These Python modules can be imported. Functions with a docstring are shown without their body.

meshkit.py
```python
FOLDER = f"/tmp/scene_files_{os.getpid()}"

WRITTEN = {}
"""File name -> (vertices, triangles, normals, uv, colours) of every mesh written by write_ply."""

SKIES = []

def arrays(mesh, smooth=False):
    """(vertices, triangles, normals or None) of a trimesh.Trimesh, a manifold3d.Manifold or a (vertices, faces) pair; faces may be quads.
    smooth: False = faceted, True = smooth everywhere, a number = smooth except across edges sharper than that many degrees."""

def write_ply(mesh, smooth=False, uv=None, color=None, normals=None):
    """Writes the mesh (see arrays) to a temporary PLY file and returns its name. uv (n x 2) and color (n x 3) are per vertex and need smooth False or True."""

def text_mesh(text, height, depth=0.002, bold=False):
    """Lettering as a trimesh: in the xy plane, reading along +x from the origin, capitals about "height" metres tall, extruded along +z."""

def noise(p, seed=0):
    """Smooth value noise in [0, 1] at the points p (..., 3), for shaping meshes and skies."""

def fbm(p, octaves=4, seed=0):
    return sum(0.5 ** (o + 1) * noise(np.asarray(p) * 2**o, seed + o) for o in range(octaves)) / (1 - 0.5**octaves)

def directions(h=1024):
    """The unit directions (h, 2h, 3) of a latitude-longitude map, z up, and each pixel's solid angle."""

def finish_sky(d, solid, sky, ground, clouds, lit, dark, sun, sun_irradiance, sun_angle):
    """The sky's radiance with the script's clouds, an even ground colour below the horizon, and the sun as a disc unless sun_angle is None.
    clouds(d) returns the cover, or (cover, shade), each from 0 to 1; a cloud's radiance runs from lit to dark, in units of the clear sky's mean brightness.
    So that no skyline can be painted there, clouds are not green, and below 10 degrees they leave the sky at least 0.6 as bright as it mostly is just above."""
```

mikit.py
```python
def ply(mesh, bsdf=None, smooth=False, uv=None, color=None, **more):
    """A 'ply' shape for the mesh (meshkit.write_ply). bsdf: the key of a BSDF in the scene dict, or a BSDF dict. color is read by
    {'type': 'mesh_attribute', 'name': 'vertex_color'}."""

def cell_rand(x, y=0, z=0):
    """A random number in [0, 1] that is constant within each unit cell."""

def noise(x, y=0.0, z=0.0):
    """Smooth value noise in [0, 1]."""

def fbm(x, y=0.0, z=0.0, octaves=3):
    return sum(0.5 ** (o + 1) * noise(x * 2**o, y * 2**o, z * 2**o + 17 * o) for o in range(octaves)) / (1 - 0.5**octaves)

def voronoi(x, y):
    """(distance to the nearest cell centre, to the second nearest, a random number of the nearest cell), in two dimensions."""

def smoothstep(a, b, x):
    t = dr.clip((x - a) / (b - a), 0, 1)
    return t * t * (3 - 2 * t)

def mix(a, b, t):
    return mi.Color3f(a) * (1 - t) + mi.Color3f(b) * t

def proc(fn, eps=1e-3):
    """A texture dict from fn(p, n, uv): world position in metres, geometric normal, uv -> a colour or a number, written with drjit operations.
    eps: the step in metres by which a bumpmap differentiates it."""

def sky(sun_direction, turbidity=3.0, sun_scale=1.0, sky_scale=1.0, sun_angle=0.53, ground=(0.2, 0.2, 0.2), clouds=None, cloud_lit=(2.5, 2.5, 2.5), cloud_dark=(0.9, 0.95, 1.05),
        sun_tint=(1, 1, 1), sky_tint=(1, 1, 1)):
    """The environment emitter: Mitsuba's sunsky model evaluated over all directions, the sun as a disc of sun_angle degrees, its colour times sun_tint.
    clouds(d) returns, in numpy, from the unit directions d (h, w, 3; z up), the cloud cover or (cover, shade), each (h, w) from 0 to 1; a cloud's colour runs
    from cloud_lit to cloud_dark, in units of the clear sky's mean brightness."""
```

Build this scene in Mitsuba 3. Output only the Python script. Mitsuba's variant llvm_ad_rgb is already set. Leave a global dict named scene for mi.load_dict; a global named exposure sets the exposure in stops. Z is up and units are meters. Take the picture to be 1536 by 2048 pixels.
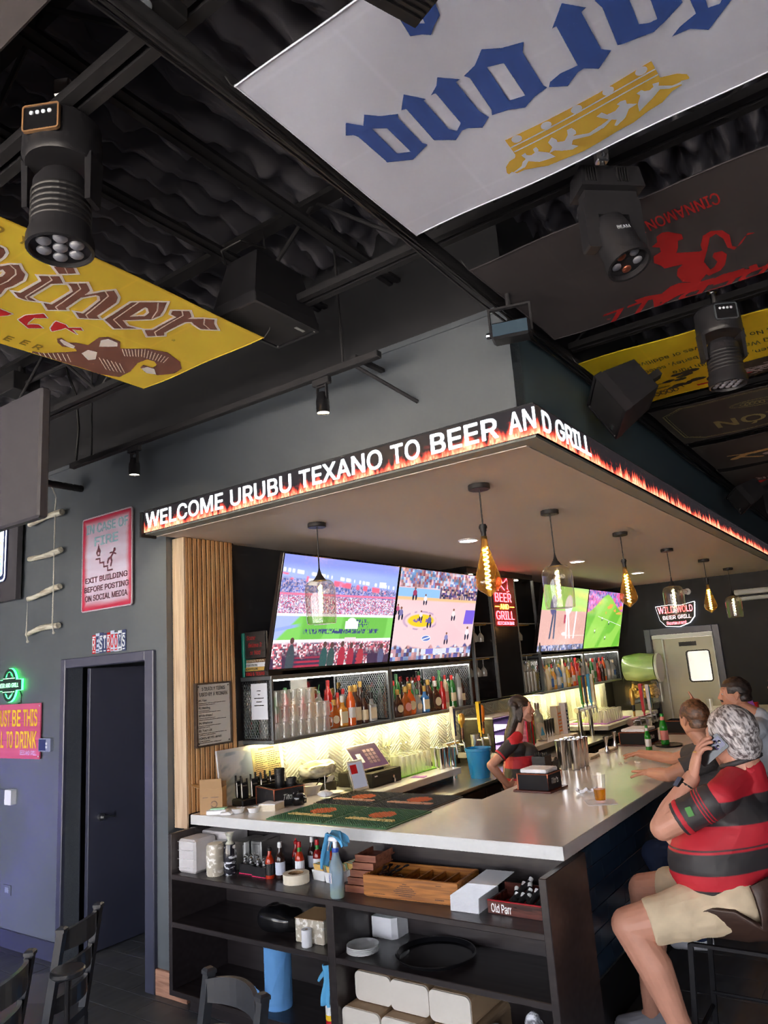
import math, random
import numpy as np, trimesh, mitsuba as mi, drjit as dr, mikit, meshkit, manifold3d as m3
from shapely.geometry import Polygon, MultiPolygon, LineString, Point, box as sbox
from shapely.ops import unary_union
from shapely import affinity
from trimesh import transformations as tf
scene, labels = {'type': 'scene'}, {}
random.seed(7); RNG = np.random.default_rng(11)
T = mi.ScalarTransform4f
PI = math.pi
# ---------------------------------------------------------------- camera, sky, exposure
exposure = 0.8
CAM = np.array([0, 0, 1.95])
def cam_matrix():
    yaw, pitch, roll = -0.605109943, 0.206722781, -0.0710389211
    cy, sy, cp, sp = math.cos(yaw), math.sin(yaw), math.cos(pitch), math.sin(pitch)
    f = np.array([sy*cp, cy*cp, sp]); r = np.array([cy, -sy, 0]); u = np.cross(r, f)
    c, s = math.cos(roll), math.sin(roll)
    r2, u2 = c*r+s*u, -s*r+c*u
    m = np.eye(4); m[:3, 0], m[:3, 1], m[:3, 2], m[:3, 3] = -r2, u2, f, CAM
    return m
scene['camera'] = {'type': 'perspective', 'fov': math.degrees(2*math.atan(768/1447.5)), 'fov_axis': 'x', 'near_clip': 0.05, 'far_clip': 200,
                   'to_world': T(cam_matrix())}
def overcast(d):
    n = meshkit.fbm(d*3.0, 4, 5)
    return np.clip(0.75+0.5*(n-0.5), 0, 1), np.clip((n-0.35)*1.2, 0, 1)
scene['sky'] = mikit.sky((0.15, -0.33, 0.93), turbidity=4, sun_scale=20, sky_scale=22, sun_angle=2.0, ground=(0.25, 0.25, 0.25),
                         clouds=overcast, cloud_lit=(1.7, 1.65, 1.68), cloud_dark=(0.95, 0.95, 1.0), sky_tint=(1.1, 1.0, .95))
# ---------------------------------------------------------------- helpers
def rgb(c): return {'type': 'rgb', 'value': [float(x) for x in c]}
def srgb(*c):
    c = np.array(c, float)/255
    return tuple(float(x) for x in np.where(c < .04045, c/12.92, ((c+.055)/1.055)**2.4))
def mat(name, color, rough=0.5, metal=0.0, spec=0.5, **k):
    d = {'type': 'principled', 'base_color': rgb(color) if not isinstance(color, dict) else color, 'roughness': rough, 'metallic': metal, 'specular': spec, **k}
    if 'eta' in k: d.pop('specular'); scene[name] = d; return name
    scene[name] = {'type': 'twosided', 'bsdf': d}
    return name
def emit_mat(rad): return {'emitter': {'type': 'area', 'radiance': rgb(rad) if not isinstance(rad, dict) else rad}}
counts = {}
def key(name, parent=None):
    full = (parent+'__'+name) if parent else name
    n = counts.get(full, 0); counts[full] = n+1
    return full if n == 0 else f'{full}_{n:03d}'
def M4(loc=(0, 0, 0), rz=0.0, s=1.0, rx=0.0, ry=0.0):
    m = tf.euler_matrix(rx, ry, rz, 'sxyz'); m[:3, :3] *= s; m[:3, 3] = loc
    return m
class Th:
    """A thing: key plus a placement matrix; parts are added under it."""
    def __init__(s, name, label, cat, m=None, group=None, kind=None):
        s.key = key(name); s.m = np.eye(4) if m is None else m
        labels[s.key] = {'label': label, 'category': cat}
        if group: labels[s.key]['group'] = group
        if kind: labels[s.key] = {'kind': kind, 'label': label}
    def part(s, name, mesh, material, smooth=False, label=None, parent=None, **more):
        k = key(name, parent or s.key); put(k, mesh, material, smooth, s.m, **more)
        if label: labels[k] = {'label': label}
        return k
    def solo(s, mesh, material, smooth=False, **more):
        put(s.key, mesh, material, smooth, s.m, **more); return s.key
def put(k, mesh, material, smooth=False, m=None, **more):
    if isinstance(mesh, dict): d = dict(mesh)
    else: d = mikit.ply(mesh, material if not isinstance(material, dict) else None, smooth=smooth)
    if isinstance(material, str): d['bsdf'] = {'type': 'ref', 'id': material}
    elif isinstance(material, dict): d.update(material)
    if m is not None and not np.allclose(m, np.eye(4)): d['to_world'] = T(np.asarray(m, float))
    d.update(more); scene[k] = d
def struct(name, mesh, material, smooth=False, label=None, m=None, **more):
    k = key(name); put(k, mesh, material, smooth, m, **more); labels[k] = {'kind': 'structure'}
    if label: labels[k]['label'] = label
    return k
def sub(parent, name, mesh, material, smooth=False, label=None, m=None, **more):
    k = key(name, parent); put(k, mesh, material, smooth, m, **more)
    if label: labels[k] = {'label': label}
    return k
cat_ = trimesh.util.concatenate
def tm(v, f): return trimesh.Trimesh(np.asarray(v, float), np.asarray(f), process=False)
def bx(x0, x1, y0, y1, z0, z1, b=0.0):
    if b <= 0:
        return trimesh.creation.box(bounds=[[min(x0, x1), min(y0, y1), min(z0, z1)], [max(x0, x1), max(y0, y1), max(z0, z1)]])
    c = np.array([(x0+x1)/2, (y0+y1)/2, (z0+z1)/2]); h = np.abs(np.array([x1-x0, y1-y0, z1-z0]))/2
    b = min(b, *(h*0.98))
    pts = []
    for sx in (-1, 1):
        for sy in (-1, 1):
            for sz in (-1, 1):
                for k in range(3):
                    o = h-b; o[k] = h[k]
                    pts.append(c+np.array([sx, sy, sz])*o)
    return trimesh.convex.convex_hull(np.array(pts))
def cbx(cx, cy, cz, sx, sy, sz, b=0.0): return bx(cx-sx/2, cx+sx/2, cy-sy/2, cy+sy/2, cz-sz/2, cz+sz/2, b)
def cyl(p0, p1, r, n=16, r1=None, cap=True):
    p0, p1 = np.array(p0, float), np.array(p1, float); r1 = r if r1 is None else r1
    z = p1-p0; L = np.linalg.norm(z); z /= L
    a = np.cross(z, [0, 0, 1] if abs(z[2]) < .9 else [1, 0, 0]); a /= np.linalg.norm(a); b = np.cross(z, a)
    t = np.arange(n)*2*PI/n; ring = np.cos(t)[:, None]*a+np.sin(t)[:, None]*b
    v = np.vstack([p0+ring*r, p1+ring*r1, [p0], [p1]]); i = np.arange(n); j = (i+1) % n
    f = np.vstack([np.stack([i, j, j+n], 1), np.stack([i, j+n, i+n], 1)])
    if cap: f = np.vstack([f, np.stack([j, i, i*0+2*n], 1), np.stack([i+n, j+n, i*0+2*n+1], 1)])
    return tm(v, f)
def tube(pts, r, n=8, closed=False):
    p = np.asarray(pts, float)
    if closed: p = np.vstack([p, p[:1], p[1:2]])
    t = np.gradient(p, axis=0); t /= np.linalg.norm(t, axis=1, keepdims=True)+1e-12
    ref = np.array([0, 0, 1.]) if np.abs(t[:, 2]).mean() < .8 else np.array([1., 0, 0])
    a = np.cross(t, ref); a /= np.linalg.norm(a, axis=1, keepdims=True)+1e-9; b = np.cross(t, a)
    ang = np.arange(n)*2*PI/n; rr = np.broadcast_to(r, (len(p),))[:, None, None]
    v = p[:, None]+rr*(np.cos(ang)[None, :, None]*a[:, None]+np.sin(ang)[None, :, None]*b[:, None])
    if closed: v = v[:-2]; m = len(v); ii = [(i, (i+1) % m) for i in range(m)]
    else: ii = [(i, i+1) for i in range(len(p)-1)]
    f = []
    for i, i2 in ii:
        for j in range(n):
            k = (j+1) % n; f += [[i*n+j, i*n+k, i2*n+k], [i*n+j, i2*n+k, i2*n+j]]
    v = v.reshape(-1, 3)
    if not closed:
        c0, c1 = len(v), len(v)+1; L = (len(p)-1)*n; v = np.vstack([v, p[:1], p[-1:]])
        for j in range(n): k = (j+1) % n; f += [[k, j, c0], [L+j, L+k, c1]]
    return tm(v, f)
def lathe(prof, n=20):
    """Profile of (r, z) turned about z; points with r=0 close it."""
    p = np.array(prof, float); m = len(p); t = np.arange(n)*2*PI/n
    v = np.stack([p[:, :1]*np.cos(t), p[:, :1]*np.sin(t), np.repeat(p[:, 1:], n, 1)], -1).reshape(-1, 3); f = []
    for i in range(m-1):
        for j in range(n):
            k = (j+1) % n; f += [[i*n+j, i*n+k, (i+1)*n+k], [i*n+j, (i+1)*n+k, (i+1)*n+j]]
    me = trimesh.Trimesh(v, f, process=False); me.merge_vertices(); me.update_faces(me.nondegenerate_faces()); return me
def prism(poly, h):
    ps = [Polygon(poly)] if not hasattr(poly, 'geom_type') else list(getattr(poly, 'geoms', [poly]))
    out = []
    for g in ps:
        g = g.buffer(0)
        for q in getattr(g, 'geoms', [g]):
            if q.area > 1e-9: out.append(trimesh.creation.extrude_polygon(q, h, engine='earcut'))
    return cat_(out)
def frame(o, ex, ey, s=1.0, sx=1.0):
    """Matrix taking the xy plane to a plane through o with axes ex (reading direction) and ey (up)."""
    ex, ey = np.array(ex, float), np.array(ey, float); ex /= np.linalg.norm(ex); ey -= ex*(ex@ey); ey /= np.linalg.norm(ey)
    m = np.eye(4); m[:3, 0], m[:3, 1], m[:3, 2], m[:3, 3] = ex*s*sx, ey*s, np.cross(ex, ey), o
    return m
def tx(mesh, m): me = mesh.copy(); me.apply_transform(m); return me
def mv(mesh, x=0, y=0, z=0, rz=0, rx=0, ry=0, s=1.0): return tx(mesh, M4((x, y, z), rz, s, rx, ry))
_tc = {}
def text(t, h, width=None, depth=0.001, bold=False, center=False, slant=0.0):
    k = (t, h, depth, bold)
    if k not in _tc: _tc[k] = meshkit.text_mesh(t, h, depth, bold)
    me = _tc[k].copy(); lo, hi = me.bounds[0][0], me.bounds[1][0]
    me.vertices[:, 0] -= lo
    if width: me.vertices[:, 0] *= width/(hi-lo)
    if slant: me.vertices[:, 0] += slant*me.vertices[:, 1]
    if center: me.vertices[:, 0] -= (me.vertices[:, 0].max())/2
    return me
def hull(pts): return trimesh.convex.convex_hull(np.asarray(pts, float))
def ball(c, r, n=10, sc=(1, 1, 1)):
    me = trimesh.creation.uv_sphere(1.0, count=[n, 2*n]); me.vertices *= np.array(sc)*r; me.vertices += np.array(c); return me
def to_tm(man): m = man.to_mesh(); return trimesh.Trimesh(m.vert_properties[:, :3], m.tri_verts, process=False)
def to_m3(me): return m3.Manifold(m3.Mesh(np.asarray(me.vertices, np.float32), np.asarray(me.faces, np.uint32)))
def nt(n): return ['first', 'second', 'third', 'fourth', 'fifth', 'sixth', 'seventh', 'eighth', 'ninth', 'tenth', 'eleventh', 'twelfth', 'thirteenth', 'fourteenth', 'fifteenth',
                   'sixteenth', 'seventeenth', 'eighteenth', 'nineteenth', 'twentieth', 'twenty-first', 'twenty-second', 'twenty-third', 'twenty-fourth', 'twenty-fifth'][n]
def P3(x, y, z=0.0): return mi.Point3f(x, y, z)
# ---------------------------------------------------------------- materials
def f_wall(p, n, uv):
    g = mikit.fbm(p.x*2.2, p.y*2.2, p.z*2.2, 3)
    return mi.Color3f(0.098, 0.110, 0.118)*(0.92+0.16*g)
mat('m_wall', mikit.proc(f_wall), 0.45, spec=0.35)
mat('m_teal', srgb(52, 68, 76), 0.5)
mat('m_dark', srgb(28, 29, 33), 0.6, spec=.2)
mat('m_trim', srgb(58, 60, 76), 0.35)
mat('m_black', (0.008, 0.008, 0.009), 0.45, spec=.3)
mat('m_blackgloss', (0.006, 0.006, 0.007), 0.12)
mat('m_blackmatte', (0.012, 0.012, 0.014), 0.8, spec=0.2)
mat('m_deckfoam', (0.075, 0.074, 0.088), 0.8, spec=0.15)
mat('m_steelblack', (0.013, 0.013, 0.015), 0.6, spec=.12)
mat('m_steelbrown', srgb(92, 66, 40), 0.6)
mat('m_soffit', srgb(176, 164, 150), 0.6)
mat('m_soffitedge', srgb(112, 116, 108), 0.6)
mat('m_chrome', (0.75, 0.75, 0.74), 0.12, 1.0)
mat('m_steel', (0.55, 0.55, 0.54), 0.28, 1.0)
mat('m_grayframe', srgb(120, 126, 128), 0.35, 0.6)
mat('m_white', (0.78, 0.78, 0.77), 0.4)
mat('m_whitematte', (0.75, 0.74, 0.72), 0.8)
mat('m_paper', (0.80, 0.80, 0.82), 0.8, spec=0.2)
mat('m_red', srgb(190, 26, 40), 0.4)
mat('m_redplastic', srgb(170, 22, 28), 0.25)
mat('m_yellow', srgb(235, 190, 40), 0.4)
mat('m_orange', srgb(226, 124, 22), 0.35)
mat('m_blue', srgb(34, 72, 160), 0.4)
mat('m_skyblue', srgb(70, 165, 215), 0.5)
mat('m_green', srgb(40, 120, 50), 0.35)
mat('m_gold', srgb(205, 160, 70), 0.3, 0.5)
mat('m_copper', srgb(170, 95, 70), 0.3, 0.7)
mat('m_cream', srgb(225, 214, 190), 0.6)
mat('m_kraft', srgb(168, 132, 92), 0.75)
mat('m_brown', srgb(84, 46, 30), 0.5)
mat('m_purple', srgb(140, 80, 170), 0.5)
def f_quartz(p, n, uv):
    g = mikit.fbm(p.x*5, p.y*5, p.z*5, 4); h = mikit.noise(p.x*60, p.y*60, p.z*60)
    return mi.Color3f(0.70, 0.69, 0.66)*(0.93+0.08*g+0.03*h)
mat('m_quartz', mikit.proc(f_quartz), 0.18, spec=0.4)
def f_espresso(p, n, uv):
    g = mikit.fbm(p.x*3, p.y*40, p.z*40, 3)
    return mi.Color3f(0.020, 0.0155, 0.0165)*(0.7+0.6*g)
mat('m_espresso', mikit.proc(f_espresso), 0.33, spec=0.5)
def wood(base, dark, fx, fy, fz, name, rough=0.45):
    def fn(p, n, uv, base=base, dark=dark):
        w = mikit.fbm(p.x*fx*.15, p.y*fy*.15, p.z*fz*.15, 2)*2.0
        g = mikit.fbm(p.x*fx+w, p.y*fy+w, p.z*fz, 3)
        return mikit.mix(dark, base, mikit.smoothstep(0.25, 0.7, g))
    mat(name, mikit.proc(fn), rough)
wood(srgb(212, 166, 112), srgb(176, 126, 76), 60, 60, 3, 'm_oak')
wood(srgb(206, 178, 146), srgb(184, 152, 120), 70, 70, 3, 'm_oakpale')
wood(srgb(176, 112, 50), srgb(132, 78, 30), 6, 50, 90, 'm_boxwood', 0.35)
wood(srgb(150, 92, 66), srgb(120, 66, 46), 6, 60, 60, 'm_cedar', 0.5)
wood(srgb(214, 204, 184), srgb(170, 158, 136), 10, 60, 60, 'm_driftwood', 0.75)
wood(srgb(78, 34, 26), srgb(40, 16, 12), 6, 60, 60, 'm_mahogany', 0.3)
wood(srgb(176, 132, 108), srgb(140, 98, 76), 6, 50, 60, 'm_basewood', 0.5)
def f_tile(p, n, uv):
    g = mikit.fbm(p.x*3, p.y*3, p.z*3, 4); s = mikit.fbm(p.x*30, p.y*8, 0.0, 3)
    return mi.Color3f(0.052, 0.055, 0.060)*(0.6+0.5*g+0.35*s)
mat('m_floortile', mikit.proc(f_tile), 0.5)
mat('m_grout', (0.12, 0.12, 0.125), 0.8)
def f_bluetile(p, n, uv):
    g = mikit.cell_rand(dr.floor(p.y/0.3), dr.floor(p.z/0.075)); h = mikit.fbm(p.x*20, p.y*20, p.z*20, 3)
    return mi.Color3f(0.012, 0.026, 0.046)*(0.75+0.3*g+0.3*h)
mat('m_bluetile', mikit.proc(f_bluetile), 0.22)
mat('m_bluegrout', (0.05, 0.065, 0.08), 0.8)
mat('m_herring', (0.72, 0.70, 0.62), 0.3)
scene['m_glass'] = {'type': 'thindielectric', 'int_ior': 1.4}
def film(name, w, c, tint, ior=1.5):
    scene[name] = {'type': 'blendbsdf', 'weight': w, 'a': {'type': 'thindielectric', 'int_ior': ior, 'specular_transmittance': rgb(tint)}, 'b': {'type': 'twosided', 'bsdf': {'type': 'diffuse', 'reflectance': rgb(c)}}}
film('m_glassamber', .07, (.9, .55, .2), (.84, .60, .30)); film('m_glasssmoke', .045, (.8, .7, .55), (.90, .86, .78)); film('m_mug', .20, (.86, .86, .80), (.97, .97, .95), 1.6)
scene['m_mirror'] = {'type': 'twosided', 'bsdf': {'type': 'conductor', 'material': 'none', 'specular_reflectance': rgb((0.5, 0.5, 0.52))}}
# ================================================================ the setting
YW, XB, YE, ZC, XS = 3.27, -4.10, 12.2, 2.93, -4.03      # door wall, back-bar wall, end wall, soffit ceiling, slat face
DOOR = (-5.35, -4.37, 2.09)
# ---- floor: grout bed and tiles
struct('floor', bx(-9, 5, -4, 13, -0.10, -0.006), 'm_grout', label='dark grey tiled floor')
tiles = []
def tile_run(x0, x1, y0, y1, tw, th, parent, seed):
    r = np.random.default_rng(seed)
    base = mikit.ply(bx(-tw/2+.0025, tw/2-.0025, -th/2+.0025, th/2-.0025, -.006, 0, .0015), 'm_floortile')
    for j in range(int((y1-y0)/th)):
        for i in range(int((x1-x0)/tw)+1):
            x = x0+(i+0.5)*tw-(j % 2)*tw/2; y = y0+(j+.5)*th
            k = key('tile', parent); put(k, base, 'm_floortile', m=M4((x, y, r.uniform(-.0006, .0006))))
tile_run(-6.6, -3.4, 1.0, 4.9, 0.60, 0.20, 'floor', 3)
tile_run(-1.3, 0.5, 3.2, 8.3, 0.60, 0.30, 'floor', 4)
tile_run(-3.4, -1.3, 2.0, 3.4, 0.60, 0.20, 'floor', 5)
struct('floor_far', bx(-9, 5, -4, 13, -0.006, -0.0035), 'm_floortile')
# ---- door wall (left of the bar), door opening, hallway behind
dx0, dx1, dz = DOOR
ZT = 3.73
w = cat_([bx(-9, dx0, YW, YW+.12, 0, ZT), bx(dx1, -4.16, YW, YW+.12, 0, ZT), bx(dx0, dx1, YW, YW+.12, dz, ZT), bx(-4.16, -1.40, YW, YW+.12, ZC+.03, ZT)])
struct('wall_left', w, 'm_wall', label='grey painted wall with the restroom doorway')
struct('wall_left_upper', cat_([bx(-9, -1.405, YW+.005, YW+.125, ZT, 4.7), bx(-1.53, -1.405, YW+.125, YE, ZT, 4.7)]), 'm_dark')
sub('wall_left', 'ledge_strip', bx(-9, -1.40, YW-.012, YW, ZT-.02, ZT+.012), 'm_wall')
struct('baseboard_left', bx(-9, dx0-.05, YW-.018, YW, 0, .13, .004), 'm_trim', label='dark baseboard along the grey wall')
struct('baseboard_corner', bx(dx1+.095, -3.97, YW-.02, YW+.01, 0, .15, .003), 'm_basewood', label='light wood baseboard beside the shelf unit')
d = struct('door_1', cat_([bx(dx0-.06, dx0, YW-.03, YW+.13, 0, dz+.07, .006), bx(dx1, dx1+.095, YW-.03, YW+.13, 0, dz+.07, .006), bx(dx0, dx1, YW-.03, YW+.13, dz, dz+.07, .006)]),
           'm_trim', label='dark grey frame of the restroom doorway')
sub(d, 'leaf', bx(dx0+.005, dx0+.045, YW+.16, YW+1.02, 0.01, dz-.01, .003), 'm_trim', label='open dark door leaf')
lv = cat_([cyl((dx0+.045, YW+.26, .95), (dx0+.075, YW+.26, .95), .028), tube([(dx0+.085, YW+.26, .95), (dx0+.088, YW+.31, .95), (dx0+.088, YW+.36, .94)], .009)])
sub(d, 'handle', lv, 'm_steel', 30, label='silver door lever')
struct('wall_hall', cat_([bx(-5.72, -5.60, YW+.12, 7.0, 0, 2.9), bx(-5.60, -4.3, 6.9, 7.0, 0, 2.9), bx(-4.22, -4.18, YW+.12, 7.0, 0, 2.9), bx(-5.7, -4.2, YW+.12, 7.0, 2.6, 2.65)]), 'm_wall')
struct('baseboard_hall', bx(-5.60, -5.582, YW+.12, 6.9, 0, .16, .004), 'm_teal')
# ---- back-bar wall, end wall, far rooms
struct('wall_back', bx(XB-.06, XB, YW+.12, YE, 0, ZC+.1), 'm_dark', label='dark wall behind the bar')
struct('wall_end', cat_([bx(-4.2, -3.37, YE, YE+.12, 0, 4.7), bx(-2.43, 5, YE, YE+.12, 0, 4.7), bx(-3.37, -2.43, YE, YE+.12, 2.10, 4.7)]), 'm_dark', label='dark end wall with the kitchen door')
# ---- soffit over the bar: ceiling, edge strip, upper walls
struct('ceiling', bx(XB, -1.305, 3.125, YE, ZC, ZC+.05), 'm_soffit', label='pale ceiling over the bar')
struct('trim_1', cat_([bx(-4.10, -1.22, 3.03, 3.12, ZC-.012, ZC), bx(-1.31, -1.22, 3.12, YE, ZC-.012, ZC)]), 'm_soffitedge', label='grey edge strip under the display band')
struct('trim_2', cat_([bx(-4.10, -1.31, 3.12, 3.133, ZC-.016, ZC), bx(-1.323, -1.31, 3.133, YE, ZC-.016, ZC)]), 'm_soffit')
struct('wall_right_upper', bx(-1.52, -1.40, YW+.002, YE, ZC+.05, ZT), 'm_teal', label='dark teal wall above the bar')
struct('soffit_top', cat_([bx(-4.1, -1.22, 3.04, YW, ZC+.15, ZC+.16), bx(-1.40, -1.22, 3.04, YE, ZC+.15, ZC+.16)]), 'm_dark')
# ---- room around the camera: storefront windows behind, right wall
def wall_windows():
    s = [bx(-9, 5, -4.12, -4, 0, .15), bx(-9, 5, -4.12, -4, 3.1, 4.7)]
    for x in np.arange(-9, 5.1, 2.8): s.append(bx(x-.05, x+.05, -4.12, -4, .15, 3.1))
    return cat_(s)
struct('wall_front', wall_windows(), 'm_dark')
struct('wall_right', bx(5, 5.1, -4, 13, 0, 4.7), 'm_dark')
struct('wall_far_left', cat_([bx(-9.1, -9, -4, 3.4, 0, 4.7)]), 'm_wall')
struct('ground_outside', bx(-60, 60, -80, -4.2, -.12, -.10), 'm_whitematte')
# ---- ceiling deck with sprayed foam over corrugation (ribs run away from the front wall)
def deck():
    xs = np.arange(-6.5, 1.5, .02); ys = np.arange(-1.5, 12.3, .045)
    X, Y = np.meshgrid(xs, ys, indexing='ij')
    p = np.stack([X, Y, 0*X], -1)
    wob = (meshkit.fbm(p*np.array([1.2, 1.2, 1]), 3, 2)-.5)*.16
    rib = np.sin((X+wob)*2*PI/0.155)
    n = meshkit.fbm(p*np.array([6.5, 9, 1]), 4, 9)-.5; n2 = meshkit.fbm(p*np.array([17, 15, 1]), 2, 3)-.5
    Z = 4.44+0.055*np.sign(rib)*np.abs(rib)**.6-0.12*n-0.10*n2
    v = np.stack([X, Y, Z], -1).reshape(-1, 3); a, b = X.shape
    i, j = np.meshgrid(np.arange(a-1), np.arange(b-1), indexing='ij'); q = i*b+j
    return np.vstack([v]), np.stack([q, q+1, q+b+1, q+b], -1).reshape(-1, 4)
struct('ceiling_deck', deck(), 'm_deckfoam', True, label='black sprayed foam on the ribbed roof deck')
struct('ceiling_slab', bx(-9.1, 5.1, -4.1, 13, 4.72, 4.8), 'm_black')
# ---- open-web roof joists across, each with two chords and a zigzag web
def joist(y, x0=-8.9, x1=4.9, matl='m_steelblack', zb=3.78, lab=''):
    t = Th('roof_joist', lab, 'joist', group='black roof joists')
    t.part('bottom_chord', cat_([bx(x0, x1, y-.045, y-.010, zb-.018, zb+.018), bx(x0, x1, y+.010, y+.045, zb-.018, zb+.018)]), matl)
    t.part('top_chord', bx(x0, x1, y-.04, y+.04, 4.27, 4.30), 'm_steelblack')
    xs = np.arange(x0, x1, .62)
    for i in range(len(xs)-1):
        if not (-5.2 < xs[i] < 1.0): continue
        z0, z1 = (zb, 4.29) if i % 2 == 0 else (4.29, zb)
        t.part('web_bar', cyl((xs[i], y, z0), (xs[i+1], y, z1), .011, 8), matl)
    return t
for y, lab in ((1.13, 'black roof joist nearest overhead, crossing above the tall moving head light'), (2.58, 'black roof joist past the white banner, carrying a moving head light'),
               (4.15, 'black roof joist between the black red-print banner and the yellow banner'), (5.72, 'black roof joist just past the right yellow banner'),
               (7.05, 'black roof joist past the black octagon-border banner'), (8.6, 'black roof joist far along the bar side ceiling')):
    joist(y, x1=4.9, x0=-8.9 if y < 3 else -1.38, lab=lab)
# ---- long beams running away
for n, (x, z, r, lab) in enumerate([(-2.07, 4.12, .04, 'black steel roof beam running away left of the white banner'), (-2.62, 4.15, .04, 'black steel roof beam running above the wedge speaker')]):
    t = Th('roof_beam', lab, 'beam')
    t.solo(cat_([bx(x-.042, x-.012, -3.9, YW, z-.006, z+.014), bx(x+.012, x+.042, -3.9, YW, z-.006, z+.014), bx(x-.012, x+.012, -3.9, YW, z+.004, z+.012)]), 'm_steelblack')
t = Th('overhead_pipe', 'black ceiling pipe that the banner corners are tied to', 'pipe')
t.solo(cyl((-1.362, -3.8, 3.68), (-1.362, 12.1, 3.68), .026, 14), 'm_steelblack', 30)
cab = []
for i in range(4):
    ys = np.linspace(-3.5, 12, 90); r = np.random.default_rng(i)
    cab.append(tube(np.stack([-1.357+.018*np.sin(ys*1.7+i*1.9), ys, 3.638-.011*i+.004*np.sin(ys*2.9+i)], 1), .006, 6))
t = Th('cable_run', 'black cables strapped loosely along the ceiling pipe', 'cable'); t.solo(cat_(cab), 'm_black', 30)
# ================================================================ light sources that the place has
# ---- display band round the soffit: panel with moving flames and white lettering
ZL0, ZL1 = ZC, ZC+.142
def f_flame(p, n, uv):
    s = p.x+p.y; v = (p.z-ZL0)/(ZL1-ZL0)
    h1 = mikit.fbm(s*38, 3.1, 0.0, 2); h2 = mikit.noise(s*110, 7.7, 0.0); h3 = mikit.noise(s*9, 1.3, 0.0)
    h = 0.02+0.42*h1+0.30*h2*h1+0.22*h3
    a = mikit.smoothstep(0.0, 0.30, h-v)
    core = mikit.smoothstep(0.12, 0.45, h-v)*mikit.noise(s*150, v*9, 2.0)
    tip = mikit.smoothstep(0.25, 0.0, v-h)*mikit.smoothstep(.62, .95, mikit.noise(s*60, v*14-s*8, 4.0))
    c = mi.Color3f(0.012, 0.010, 0.012)+mi.Color3f(1.5, 0.10, 0.045)*a+mi.Color3f(0.7, 0.75, 0.42)*core+mi.Color3f(.18, .01, .01)*tip*(1-a)
    return c
FL = {'emitter': {'type': 'area', 'radiance': mikit.proc(f_flame)}}
mat('m_screen', (0.01, 0.01, 0.012), 0.15)
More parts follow.
